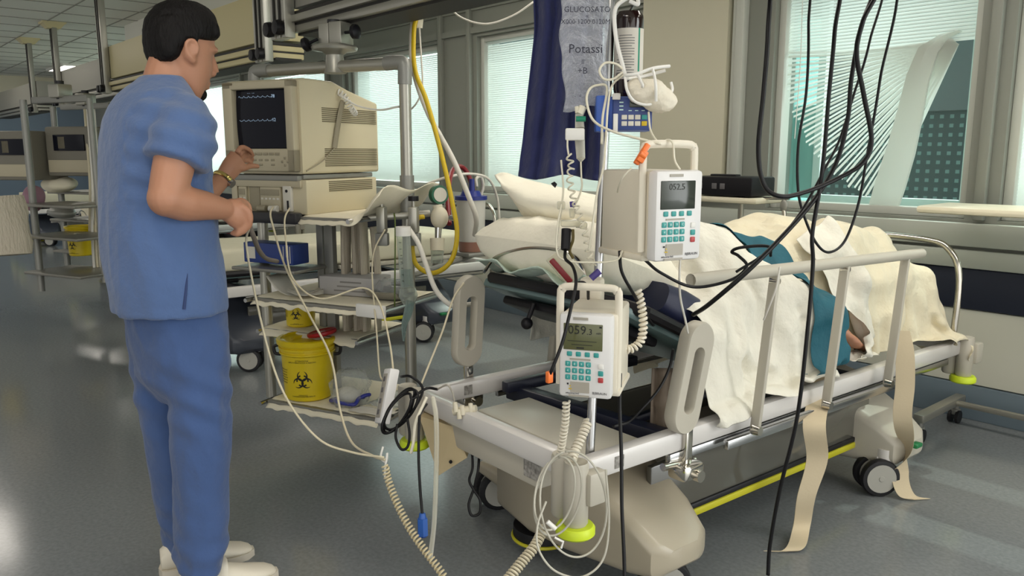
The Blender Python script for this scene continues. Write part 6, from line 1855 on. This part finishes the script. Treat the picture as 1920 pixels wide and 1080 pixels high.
t = thing('hanging_cloth', 'navy cloth hanging in folds from the supply beam behind the infusion bag', 'cloth', atd(1050, 332, 2.3), 0)
part('cloth', b, m_gownnavy, t, world=True, ang=180)
b = MB(); tp = atd(1066, -40, 2.3)
for dx in (-0.06, 0.06):
    b = MB(); p = tp + Vector(RGT) * dx; b.tube([p - Vector((0, 0, 0.01)), p + Vector((0, 0, 0.03)), Vector((p.x, B1['y'], 1.84))], 0.004, 6, k=4); part('hook', b, m_steel, t, world=True)

# ---- wire holder with gauze
t = thing('cup_holder', 'white hooked wire holder cradling a wad of gauze beside the brown bottle', 'holder', atd(1215, 190, 1.95), 0)
b = MB()
b.tube([atd(*p) for p in ((1180, 2, 1.98), (1196, 8, 1.98), (1192, -6, 1.98), (1170, 0, 1.98), (1153, 20, 1.97), (1155, 70, 1.96), (1168, 125, 1.95), (1172, 140, 1.95))], 0.0052, 8, k=8)
part('hook_stem', b, m_white, t, world=True)
ctr = atd(1216, 136, 1.95)
b = MB(); b.tube([atd(*p) for p in ((1255, 124, 1.97), (1225, 128, 1.94), (1195, 138, 1.92), (1172, 142, 1.93), (1178, 148, 1.97), (1210, 142, 2.0), (1248, 132, 1.99))], 0.0042, 8, k=8); part('ring', b, m_white, t, world=True)
for pts in (((1172, 142, 1.93), (1176, 170, 1.92), (1190, 190, 1.93), (1215, 196, 1.94), (1245, 186, 1.96), (1260, 170, 1.97), (1258, 154, 1.97)), ((1224, 130, 1.93), (1229, 155, 1.905), (1230, 190, 1.92)), ((1196, 140, 1.92), (1205, 160, 1.91), (1202, 164, 1.93))):
    b = MB(); b.tube([atd(*p) for p in pts], 0.0036, 8, k=8); part('wire', b, m_white, t, world=True)
b = MB(); b.ball(atd(1213, 172, 1.955), (0.048, 0.04, 0.032), 28, 18, R=Rz(40)); b.ball(atd(1236, 188, 1.965), (0.042, 0.034, 0.03), 28, 18, R=Rz(40)); b.ball(atd(1196, 164, 1.95), (0.03, 0.03, 0.022), 20, 14)
b = fuse(b, 0.004, 2); wrinkle(b, 0.006, (24, 30, 52), 2)
single('gauze', b, m_gauze, 'wad of white gauze lying in the hooked wire holder', 'gauze', ang=180)

# ---- orange roller clamp and its tubing
t = thing('roller_clamp', 'orange clamp on the thin line above the upper pump', 'clamp', atd(1204, 290, 1.86), 0)
a, c = atd(1192, 308, 1.86), atd(1215, 270, 1.86)
b = MB(); d = (c - a); T = d.to_track_quat('Y', 'Z').to_matrix().to_4x4(); T.translation = (a + c) / 2
b.box((0, 0, 0), (0.013, d.length, 0.013), 0.003, xf=T); b.box((0.008, -0.006, 0), (0.014, d.length * 0.55, 0.018), 0.003, xf=T); part('body', b, m_orange, t, world=True)
b = MB(); b.cyl(T @ Vector((0.012, -0.004, -0.006)), T @ Vector((0.012, -0.004, 0.010)), 0.007, 0.007, 12); part('wheel', b, m_orange, t, world=True)
hose2([(1184, 315, 1.86), (1168, 332, 1.87), (1160, 350, 1.90), (1158, 360, 1.93)], 0.0022, m_tube, 'short line below the orange clamp')
hose2([(1128, 270, 1.95), (1130, 220, 1.97), (1138, 165, 1.97), (1120, 160, 1.97), (1105, 168, 1.96), (1100, 190, 1.95), (1112, 225, 1.93), (1145, 245, 1.90), (1190, 258, 1.88), (1240, 270, 1.87)], 0.0032, m_tube, 'white line looping left of the blue pump and on over the upper pump')
hose2([(1168, 135, 1.95), (1150, 148, 1.94), (1132, 148, 1.94), (1124, 132, 1.94), (1135, 118, 1.94), (1155, 120, 1.94), (1170, 132, 1.95)], 0.0030, m_tube, 'small white loop of tubing at the top of the wire holder')
hose2([(1170, 140, 1.95), (1148, 160, 1.95), (1140, 200, 1.95), (1136, 260, 1.94), (1132, 310, 1.92), (1120, 360, 1.92), (1110, 430, 1.93), (1104, 470, 1.95)], 0.0028, m_tube, 'white line running straight down the left side of the upper pump')
hose2([(1216, 210, 1.95), (1220, 245, 1.93), (1236, 268, 1.90), (1252, 262, 1.89), (1262, 270, 1.88), (1265, 300, 1.88), (1275, 318, 1.88)], 0.0026, m_tube, 'thin line from the gauze down behind the handle of the upper pump')
hose2([(1052, 300, 1.99), (1056, 360, 1.99), (1046, 420, 1.98), (1044, 470, 1.98), (1060, 488, 1.98), (1110, 492, 1.98), (1155, 488, 1.98), (1168, 470, 1.98)], 0.0024, m_tube, 'thin line sagging under the upper pump to the taps')

# ---- cables at the pumps
def cable(pts, r, label, mat=None, k=12): return hose(pts, r, mat or m_cable, label, 'cable', 'cable', k, 8)
cable([(1060, 468, 1.99), (1060, 485, 1.96), (1074, 500, 1.92), (1080, 530, 1.885), (1070, 580, 1.86), (1055, 640, 1.85), (1036, 690, 1.85), (1030, 704, 1.86)], 0.0040, 'black cable from the black plug across the front of the lower pump')
cable([(1078, 545, 1.93), (1082, 532, 1.93), (1094, 530, 1.94), (1102, 540, 1.96), (1103, 560, 2.02)], 0.0040, 'short black cable looped over the handle of the lower pump')
b = MB(); b.box(atd(1030, 707, 1.86), (0.012, 0.016, 0.028), 0.003); single('orange_clip', b, m_orange, 'small orange clip at the lower left edge of the lower pump', 'clip')
cable([(1162, 470, 2.0), (1166, 510, 2.0), (1190, 555, 2.05), (1210, 590, 2.2), (1225, 610, 2.35)], 0.0042, 'black cable from under the upper pump into the dark mattress')
cable([(1163, 700, 1.98), (1162, 760, 1.96), (1165, 850, 1.94), (1166, 950, 1.93), (1170, 1040, 1.92), (1172, 1120, 1.91)], 0.0045, 'black cable hanging straight down beside the lower pump to the floor')
b = coil([atd(*p) for p in ((1196, 545, 2.08), (1204, 580, 2.08), (1206, 615, 2.08), (1200, 642, 2.08), (1180, 655, 2.07), (1162, 650, 2.05))], 0.0085, 17, 0.0042)
single('spiral_cable', b, m_pump, 'beige coiled cord at the back of the lower pump', 'cable')
b = coil([atd(*p) for p in ((1062, 752, 1.95), (1060, 790, 1.97), (1054, 830, 2.0), (1050, 850, 2.02))], 0.0075, 15, 0.0032)
single('spiral_cable', b, m_pump, 'thin beige coiled cord under the front edge of the lower pump', 'cable')
b = coil([atd(*p) for p in ((1103, 790, 2.12), (1092, 815, 2.1), (1078, 845, 2.08), (1072, 862, 2.06))], 0.010, 12, 0.0045)
single('spiral_cable', b, m_pump, 'thick beige coiled cord running to the corner holder beside the pole', 'cord')
m_ltube = M('grey_tubing', (188, 184, 170), rough=0.35)
# ================================================================ corner of the bed: hand control, cable bundles, cords
t = thing('hand_control', 'slim white hand control hanging at the far left corner of the front bed', 'remote control', atd(722, 790, 2.62), 0)
a, c = atd(735, 692, 2.62), atd(716, 795, 2.58)
d = (c - a); T = d.to_track_quat('Z', 'Y').to_matrix().to_4x4(); T.translation = (a + c) / 2
ax = T.to_3x3()
b = MB(); b.box((0, 0, 0), (0.060, 0.034, d.length), 0.006, xf=T @ Matrix.Rotation(math.radians(40), 4, 'Z')); part('housing', b, m_pumpf, t, world=True)
T2 = T @ Matrix.Rotation(math.radians(40), 4, 'Z')
for sy in (1, -1):
    b = MB(); b.box((0, sy * 0.0175, 0), (0.034, 0.003, d.length * 0.8), 0.001, xf=T2); part('key_strip', b, m_strip, t, world=True)
    for k in range(4):
        b = MB(); b.box((0, sy * 0.0195, -d.length * 0.3 + k * d.length * 0.2), (0.014, 0.003, 0.016), 0.001, xf=T2); part('key', b, m_logo, t, world=True)
def loop(cx, cy, rx, ry, d, rot, n=20, a0=0, a1=360):
    out = []
    for k in range(n + 1):
        a = math.radians(a0 + (a1 - a0) * k / n); x, y = rx * math.cos(a), ry * math.sin(a)
        r = math.radians(rot); out.append((cx + x * math.cos(r) - y * math.sin(r), cy + x * math.sin(r) + y * math.cos(r), d + 0.012 * math.sin(a * 2)))
    return out
cable([(752, 706, 2.58), (770, 706, 2.55), (790, 722, 2.54), (790, 742, 2.53), (770, 775, 2.50)] + loop(748, 770, 17, 48, 2.50, 32, 12, 300, -60) + loop(752, 768, 20, 45, 2.49, 38, 12, 300, -60) + loop(744, 775, 16, 44, 2.48, 34, 12, 300, -60) + [(775, 745, 2.5), (800, 728, 2.52), (820, 730, 2.55)], 0.0045, 'bundle of black cable looped over the far left corner of the bed', k=4)
cable([(745, 795, 2.48), (742, 820, 2.47), (752, 842, 2.46), (764, 838, 2.46), (768, 815, 2.47), (764, 785, 2.48)], 0.0042, 'loose black cable loop hanging under the cable bundle', k=8)
cable([(800, 758, 2.62), (790, 772, 2.52), (786, 790, 2.42), (785, 860, 2.40), (788, 920, 2.38), (792, 965, 2.37)], 0.0042, 'black mains lead hanging from the bed corner to a blue plug')
t = thing('power_plug', 'blue plug hanging on the black mains lead', 'plug', atd(793, 1004, 2.37), 0)
b = MB(); b.cyl(atd(792, 962, 2.37), atd(792, 972, 2.37), 0.009, 0.012, 14); b.cyl(atd(792, 972, 2.37), atd(793, 1004, 2.37), 0.0165, 0.0165, 6); part('body', b, M('blue_plug', (40, 92, 176), rough=0.4), t, world=True)
b = MB(); b.cyl(atd(793, 1004, 2.37), atd(793, 1007, 2.37), 0.013, 0.012, 6); part('pins_cover', b, M('blue_plug_dark', (26, 60, 130), rough=0.5), t, world=True)
cable([(884, 836, 2.56), (886, 876, 2.53), (880, 900, 2.53), (888, 918, 2.53), (900, 938, 2.53), (899, 962, 2.53), (884, 966, 2.53), (879, 945, 2.53), (888, 918, 2.535), (893, 898, 2.53), (897, 876, 2.53), (899, 838, 2.56)], 0.0042, 'small black cable tied in a figure of eight under the foot bar')
hose2([(812, 745, 2.50), (818, 790, 2.44), (818, 880, 2.40), (814, 980, 2.38), (806, 1050, 2.36)], 0.0075, m_clear, 'clear drain tube hanging from the left end of the foot bar')
hose2([(800, 745, 2.48), (780, 790, 2.44), (775, 830, 2.42), (770, 850, 2.42)], 0.005, m_tube, 'milky tube bent over the left bed corner')
b = coil([atd(*p) for p in ((722, 872, 2.38), (728, 900, 2.38), (745, 945, 2.35), (768, 990, 2.32), (795, 1030, 2.29), (825, 1070, 2.26), (842, 1100, 2.24))], 0.0095, 36, 0.003)
single('spiral_cable', b, M('cream_cord', (208, 194, 158), rough=0.5), 'long cream coiled cord hanging from the left bed corner to the floor', 'cord')
hose2([(718, 838, 2.42), (714, 858, 2.40), (724, 866, 2.39), (726, 850, 2.39), (722, 880, 2.38), (722, 898, 2.38)], 0.0035, m_white, 'white plug piece where the cream leads meet above the coiled cord', 'connector', 'connector')
hose2([(820, 730, 2.55), (838, 722, 2.52), (848, 735, 2.52), (852, 752, 2.52)], 0.003, m_strip, 'thin grey lead over the left rail of the bed')
b = coil([atd(*p) for p in ((1020, 990, 2.02), (1002, 1025, 1.98), (975, 1058, 1.95), (945, 1095, 1.92))], 0.011, 20, 0.0034)
single('spiral_cable', b, M('beige_cord', (200, 190, 164), rough=0.5), 'beige coiled cord running to the floor under the near bed corner', 'cord')
# white tube loops hanging on the near corner post
hose2(loop(1046, 930, 42, 76, 1.99, 14, 22, -100, 250) + loop(1040, 925, 36, 70, 1.98, 12, 22, -100, 230), 0.0028, m_ltube, 'coil of white tubing hung on the near corner post', k=3)
hose2(loop(1075, 945, 62, 100, 1.97, -6, 24, -95, 262), 0.0028, m_ltube, 'wide loop of white tubing around the lime bumper of the near corner', k=3)
hose2([(1024, 940, 1.97), (1008, 985, 1.95), (1010, 1030, 1.93), (1040, 1070, 1.92), (1090, 1082, 1.92), (1130, 1050, 1.93), (1142, 980, 1.94), (1136, 880, 1.96)], 0.0028, m_ltube, 'lowest loop of white tubing beneath the near bed corner')
t = thing('tube_connector', 'white tubing connector with a small clip on the tubing coil', 'connector', atd(1040, 1000, 1.95), 0)
b = MB(); b.cyl(atd(1026, 978, 1.95), atd(1042, 992, 1.95), 0.006, 0.006, 10); part('body', b, m_white, t, world=True)
b = MB(); b.tube([atd(1040, 1008, 1.95), atd(1056, 1016, 1.95), atd(1052, 1028, 1.95)], 0.003, 6, k=1); part('clip', b, m_white, t, world=True)
# stuff behind the foot bar: white fittings, tilted beige wedge box under the left corner
t = thing('pump_unit', 'tilted beige box hanging under the left corner of the foot bar', 'medical device', atd(830, 880, 2.5), 0)
o8 = [atd(786, 780, 2.66), atd(850, 800, 2.60), atd(876, 858, 2.58), atd(822, 892, 2.62)]
back = [p + Vector((-0.10, 0.10, 0.01)) for p in o8]
b = MB(); b.loft([o8, back]); part('housing', b, M('beige_case', (196, 178, 140), rough=0.45), t, world=True, ang=20)
b = MB(); b.ball(atd(845, 866, 2.59), 0.006, 8, 6); part('button', b, m_dark, t, world=True)
t = thing('valve_fittings', 'white valve fittings on the left end of the motor housing', 'fittings', atd(870, 775, 2.5), 0)
for px, py in ((855, 762), (868, 768), (884, 764), (862, 775)):
    b = MB(); b.cyl(atd(px, py + 10, 2.5), atd(px - 2, py - 8, 2.5), 0.009, 0.007, 10); part('valve', b, m_cream, t, world=True)
b = MB(); b.cyl(atd(850, 772, 2.52), atd(893, 766, 2.5), 0.012, 0.012, 10); part('manifold', b, m_cream, t, world=True)

# ================================================================ black cables hanging at the right
cable([(1441, -70, 2.05), (1440, 60, 2.05), (1432, 170, 2.05), (1422, 280, 2.05), (1432, 345, 2.06), (1462, 368, 2.06), (1510, 360, 2.08), (1570, 335, 2.10), (1618, 305, 2.10), (1634, 262, 2.10), (1620, 180, 2.10), (1606, 100, 2.10), (1618, 40, 2.10), (1650, -60, 2.08)], 0.0062, 'thick black cable slung in a deep curve between the beam ends at the right')
cable([(1572, -70, 2.12), (1565, 60, 2.12), (1554, 180, 2.12), (1545, 290, 2.12), (1536, 360, 2.12), (1523, 440, 2.12), (1524, 500, 2.14), (1514, 620, 2.16), (1495, 780, 2.2), (1462, 920, 2.25), (1444, 1020, 2.28), (1440, 1078, 2.29)], 0.0055, 'black cable hanging the whole height down to the floor at the right')
cable([(1640, -70, 2.16), (1612, 60, 2.16), (1596, 150, 2.16), (1590, 220, 2.16), (1570, 300, 2.15), (1530, 370, 2.12), (1470, 440, 2.08), (1400, 510, 2.05), (1330, 570, 2.1), (1300, 590, 2.2)], 0.0062, 'thick black cable sweeping from the beam down to the patient past the pump')
cable([(1508, -70, 2.2), (1516, 50, 2.2), (1512, 170, 2.2), (1497, 270, 2.2), (1496, 350, 2.2), (1506, 400, 2.2), (1530, 455, 2.22), (1555, 473, 2.25), (1585, 450, 2.28), (1610, 380, 2.28), (1626, 290, 2.25), (1650, 150, 2.22), (1675, -60, 2.2)], 0.0038, 'thin black cable hanging in a loop down to the cream sheet')
cable([(1652, -70, 2.24), (1630, 80, 2.24), (1600, 180, 2.22), (1575, 260, 2.2), (1550, 310, 2.18), (1500, 400, 2.14), (1440, 470, 2.10), (1380, 510, 2.1)], 0.0036, 'thinner black cable crossing the slung cable towards the patient')
cable([(1210, 488, 2.0), (1240, 512, 2.05), (1300, 538, 2.1), (1370, 525, 2.1), (1400, 500, 2.1), (1385, 480, 2.12), (1372, 472, 2.14), (1390, 464, 2.12), (1440, 462, 2.12), (1445, 480, 2.14)], 0.0042, 'black cable sagging from the upper pump over the white sheet')
cable([(1262, 655, 2.30), (1255, 690, 2.27), (1235, 730, 2.24), (1205, 765, 2.22), (1180, 790, 2.22), (1150, 800, 2.2)], 0.0042, 'black cable from the mattress edge down to the dark lift arm')
hose2([(1276, 470, 2.1), (1274, 520, 2.1), (1276, 560, 2.12), (1285, 600, 2.15), (1290, 625, 2.18)], 0.003, m_whose, 'thin white line from the upper pump to the right grip handle')
hose2([(1462, 500, 2.22), (1455, 540, 2.22), (1440, 580, 2.24), (1432, 600, 2.26)], 0.0028, m_whose, 'thin white line lying on the white sheet behind the side rail')
hose2([(830, -6, 3.3), (860, 30, 3.3), (910, 45, 3.3), (960, 30, 3.3), (1000, 4, 3.3)], 0.004, m_whose, 'thin white cord drooping under the beam left of the navy cloth', 'cord', 'cord')
t = thing('drain_bag', 'grey folded bag hanging inside the frame behind the right grip handle', 'bag', atd(1240, 800, 2.6), 0)
rows = []
for i in range(14):
    r = []
    for j in range(16):
        u, v = j / 15, i / 13
        r.append(atd(1222 + 52 * u - 4 * v, 690 + 125 * v, 2.55 + 0.02 * math.sin(u * 9) + 0.015 * noise.noise(Vector((u * 4, v * 5, 1)))))
    rows.append(r)
b = MB(); b.grid(rows, 0.006); part('pouch', b, M('grey_pouch', (140, 126, 112), rough=0.5, bump=(14, 0.5)), t, world=True, ang=180)

# ================================================================ tables by the window
t = thing('overbed_table', 'white-topped overbed table by the window, cut off at the right edge', 'table', (-1.1, 3.95, 0), 0)
b = MB(); b.box((-1.08, 3.98, 1.072), (1.0, 0.36, 0.034), 0.015); part('table_top', b, M('table_cream', (232, 224, 200), rough=0.4), t, world=True)
b = MB(); b.box((-1.46, 3.98, 0.115), (0.05, 0.50, 0.04), 0.008); b.box((-1.0, 4.12, 0.115), (0.92, 0.03, 0.025), 0.005); part('base_frame', b, m_alu, t, world=True)
b = MB(); b.box((-0.62, 4.05, 0.58), (0.06, 0.06, 0.95), 0.01); part('column', b, m_alu, t, world=True)
for (x, y) in ((-1.46, 3.76), (-1.46, 4.18), (-0.60, 3.76), (-0.60, 4.18)):
    b = MB(); b.cyl((x, y, 0.06), (x, y, 0.10), 0.012); b.box((x, y, 0.055), (0.03, 0.05, 0.03), 0.006); cs = part('caster', b, m_post, t, world=True)
    for s_ in (-1, 1):
        b = MB(); b.cyl((x + s_ * 0.010, y - 0.01, 0.032), (x + s_ * 0.024, y - 0.01, 0.032), 0.032, 0.032, 20); part('wheel', b, m_black, cs, world=True)
b = MB(); b.box((-0.615, 3.97, 0.115), (0.04, 0.46, 0.04), 0.006); part('base_crossbar', b, m_alu, t, world=True)
t = thing('instrument_stand', 'pale shelf on a post between the beige pillar and the broken blind', 'stand', (-2.47, 3.72, 0), 0)
b = MB(); b.box((-2.49, 3.72, 1.082), (0.44, 0.28, 0.03), 0.012); part('shelf', b, M('stand_cream', (214, 208, 186), rough=0.4), t, world=True)
b = MB(); b.cyl((-2.46, 3.74, 0.05), (-2.46, 3.74, 1.07), 0.016, 0.016, 16); part('post', b, m_alu, t, world=True)
b = MB(); b.box((-2.47, 3.72, 0.035), (0.4, 0.05, 0.04), 0.01); b.box((-2.47, 3.74, 0.035), (0.05, 0.4, 0.04), 0.01); part('base', b, m_post, t, world=True)
b = MB(); p0 = aty(1432, 372, 3.68); b.cyl(p0, aty(1480, 372, 3.68), 0.008, 0.008, 10); part('rod', b, m_chrome, t, world=True)
b = MB(); p1 = aty(1470, 386, 3.68); b.ball(p1, (0.022, 0.014, 0.034), 16, 10); part('clamp', b, m_post, t, world=True)
b = MB(); b.cyl(p1, aty(1471, 425, 3.68), 0.011, 0.011, 12); part('hanging_rod', b, m_chrome, t, world=True)
t = thing('black_device', 'flat black device on the pale shelf in front of the beige pillar', 'device', (-2.49, 3.70, 1.098), 0)
b = MB(); b.box((0, 0, 0.055), (0.37, 0.22, 0.10), 0.012); part('housing', b, m_dark, t)
b = MB(); b.box((-0.05, 0, 0.109), (0.16, 0.05, 0.012), 0.004); part('top_handle', b, m_black, t)
for x in (-0.04, 0.01, -0.13):
    b = MB(); b.box((x, -0.112, 0.055), (0.03, 0.004, 0.03), 0.002); part('socket', b, m_logo, t)

# ================================================================ the ward further back
FW = 'far ward equipment'
def far_box_monitor(loc, rz, label):
    t = thing('patient_monitor', label, 'monitor', loc, rz, None)
    b = MB(); b.box((0, 0.16, 0.2), (0.42, 0.36, 0.40), 0.015); part('housing', b, M('far_monitor_grey', (120, 116, 104), rough=0.5), t)
    b = MB(); b.box((0.03, -0.025, 0.27), (0.30, 0.02, 0.13), 0.004); part('screen', b, m_screen, t)
    b = MB(); b.box((-0.04, -0.024, 0.27), (0.07, 0.022, 0.10), 0.003); part('panel', b, m_btn, t)
    b = MB(); b.box((0.0, -0.022, 0.08), (0.38, 0.012, 0.10), 0.003); part('lower_panel', b, m_crtf, t)
    return t
Dm = 6.6
far_box_monitor(atd(134, 330, Dm) + Vector((0, 0, 0.0)), math.radians(35), 'grey monitor with a black screen strip, nearer the shoulder of the man')
far_box_monitor(atd(30, 338, Dm), math.radians(35), 'grey monitor at the left edge behind the chrome post')
def far_rack(px, d, top, bot, label, base=True):
    c = atd(px, 400, d); 
    t = thing('equipment_rack', label, 'rack', (c.x, c.y, bot), RRZ)
    q = MB(); q.cyl((0, 0, 0), (0, 0, top - bot), 0.026, 0.026, 12); part('post', q, m_post, t)
    q = MB(); q.cyl((0.62, 0.1, 0.1), (0.62, 0.1, top - bot), 0.022, 0.022, 12); part('post', q, m_post, t)
    q = MB(); q.box((0.3, 0.1, top - bot), (0.64, 0.05, 0.05), 0.008); part('crossbar', q, m_post, t)
    for z in (0.16, 0.44, 0.68):
        q = MB(); q.box((0.30, 0.10, z), (0.66, 0.42, 0.02), 0.004); part('shelf', q, m_shelfm, t)
    q = MB(); q.cyl((0.3, 0.1, top - bot), (0.3, 0.1, B1['z'] - bot + 0.02), 0.03, 0.03, 12); part('hanger', q, m_black, t)
    q = MB(); q.box((0.3, 0.1, top - bot + 0.06), (0.12, 0.12, 0.1), 0.01); part('beam_clamp', q, m_alu, t)
    return t
far_rack(64, 6.2, 1.72, 0.25, 'chrome-posted rack at the left edge, before the left grey monitor')
far_rack(118, 7.15, 1.72, 0.3, 'rack under the far beam carrying the grey monitor near the shoulder of the man')
# far beds: copies of the flat bed with its mattress
fb = copy_tree(bed2, (-8.9, 2.0, 0), BED_RZ, 'hospital bed at the far left, behind the two far racks')
mt = [o for o in bpy.data.objects if o.name == 'mattress.001'][0]
m3 = mt.copy(); COL.objects.link(m3); m3.location = mt.location + Vector((-8.9 + 4.70, 2.0 - 1.56, 0)); m3['label'] = 'white-covered mattress on the hospital bed at the far left'
fb = copy_tree(bed2, (-13.0, 2.1, 0), BED_RZ, 'hospital bed farthest back, beside the blue wall')
m3 = mt.copy(); COL.objects.link(m3); m3.location = mt.location + Vector((-13.0 + 4.70, 2.1 - 1.56, 0)); m3['label'] = 'white-covered mattress on the bed farthest back'
def lumpy(c, r, mat, label, name, cat, seed):
    b = MB(); b.ball((0, 0, 0), r, 28, 18)
    b.v = [Vector(c) + p * (1 + 0.22 * noise.noise(p * 9 + Vector((seed, 0, 0)))) for p in b.v]
    return single(name, b, mat, label, cat, ang=180)
lumpy(atd(62, 372, 6.3), (0.10, 0.08, 0.10), M('pink_bag', (150, 112, 128), rough=0.5), 'pinkish bag hanging at the chrome post of the far left rack', 'pouch', 'bag', 2)
lumpy(atd(112, 345, 6.9), (0.20, 0.14, 0.07), m_cloth, 'crumpled pale cloth on the shelf under the far grey monitor', 'folded_cloth', 'cloth', 4)
lumpy(atd(115, 398, 6.9), (0.20, 0.10, 0.05), m_post, 'grey equipment case on the far rack under the pale cloth', 'equipment_case', 'device', 6)
b = MB(); b.tube([atd(6, 370, 5.6), atd(12, 400, 5.6), atd(22, 478, 5.6)], 0.11, 12, k=4, flat=(1.2, 0.5)); b.v = [p + Vector((0.02, 0.02, 0)) * noise.noise(p * 8) for p in b.v]
single('tube_pack_bundle', b, m_pipe, 'pale pack of wrapped tubes hanging at the left picture edge', 'medical supplies', ang=60)
make_bin('yellow sharps bin on the rack at the far left, beside the shirt of the man', atd(154, 478, 6.6), 0.6, False, 0.95)
make_bin('yellow sharps bin at the left picture edge, behind the pack of wrapped tubes', atd(-2, 478, 6.2), 0.6, False, 0.8)
for k, (px, d) in enumerate(((172, 6.4), (178, 6.42), (184, 6.44), (167, 6.5))):
    hose([(px - 8, 205, d), (px - 4, 260, d), (px + 2, 350, d), (px + 1, 440, d), (px + 6, 520, d)][0:5 if k < 3 else 4], 0.011, ml if k % 2 else m_whose, 'pale hose hanging from the far beam beside the shirt of the man', 'hose', 'hose')['group'] = 'hoses hanging from the far beam'
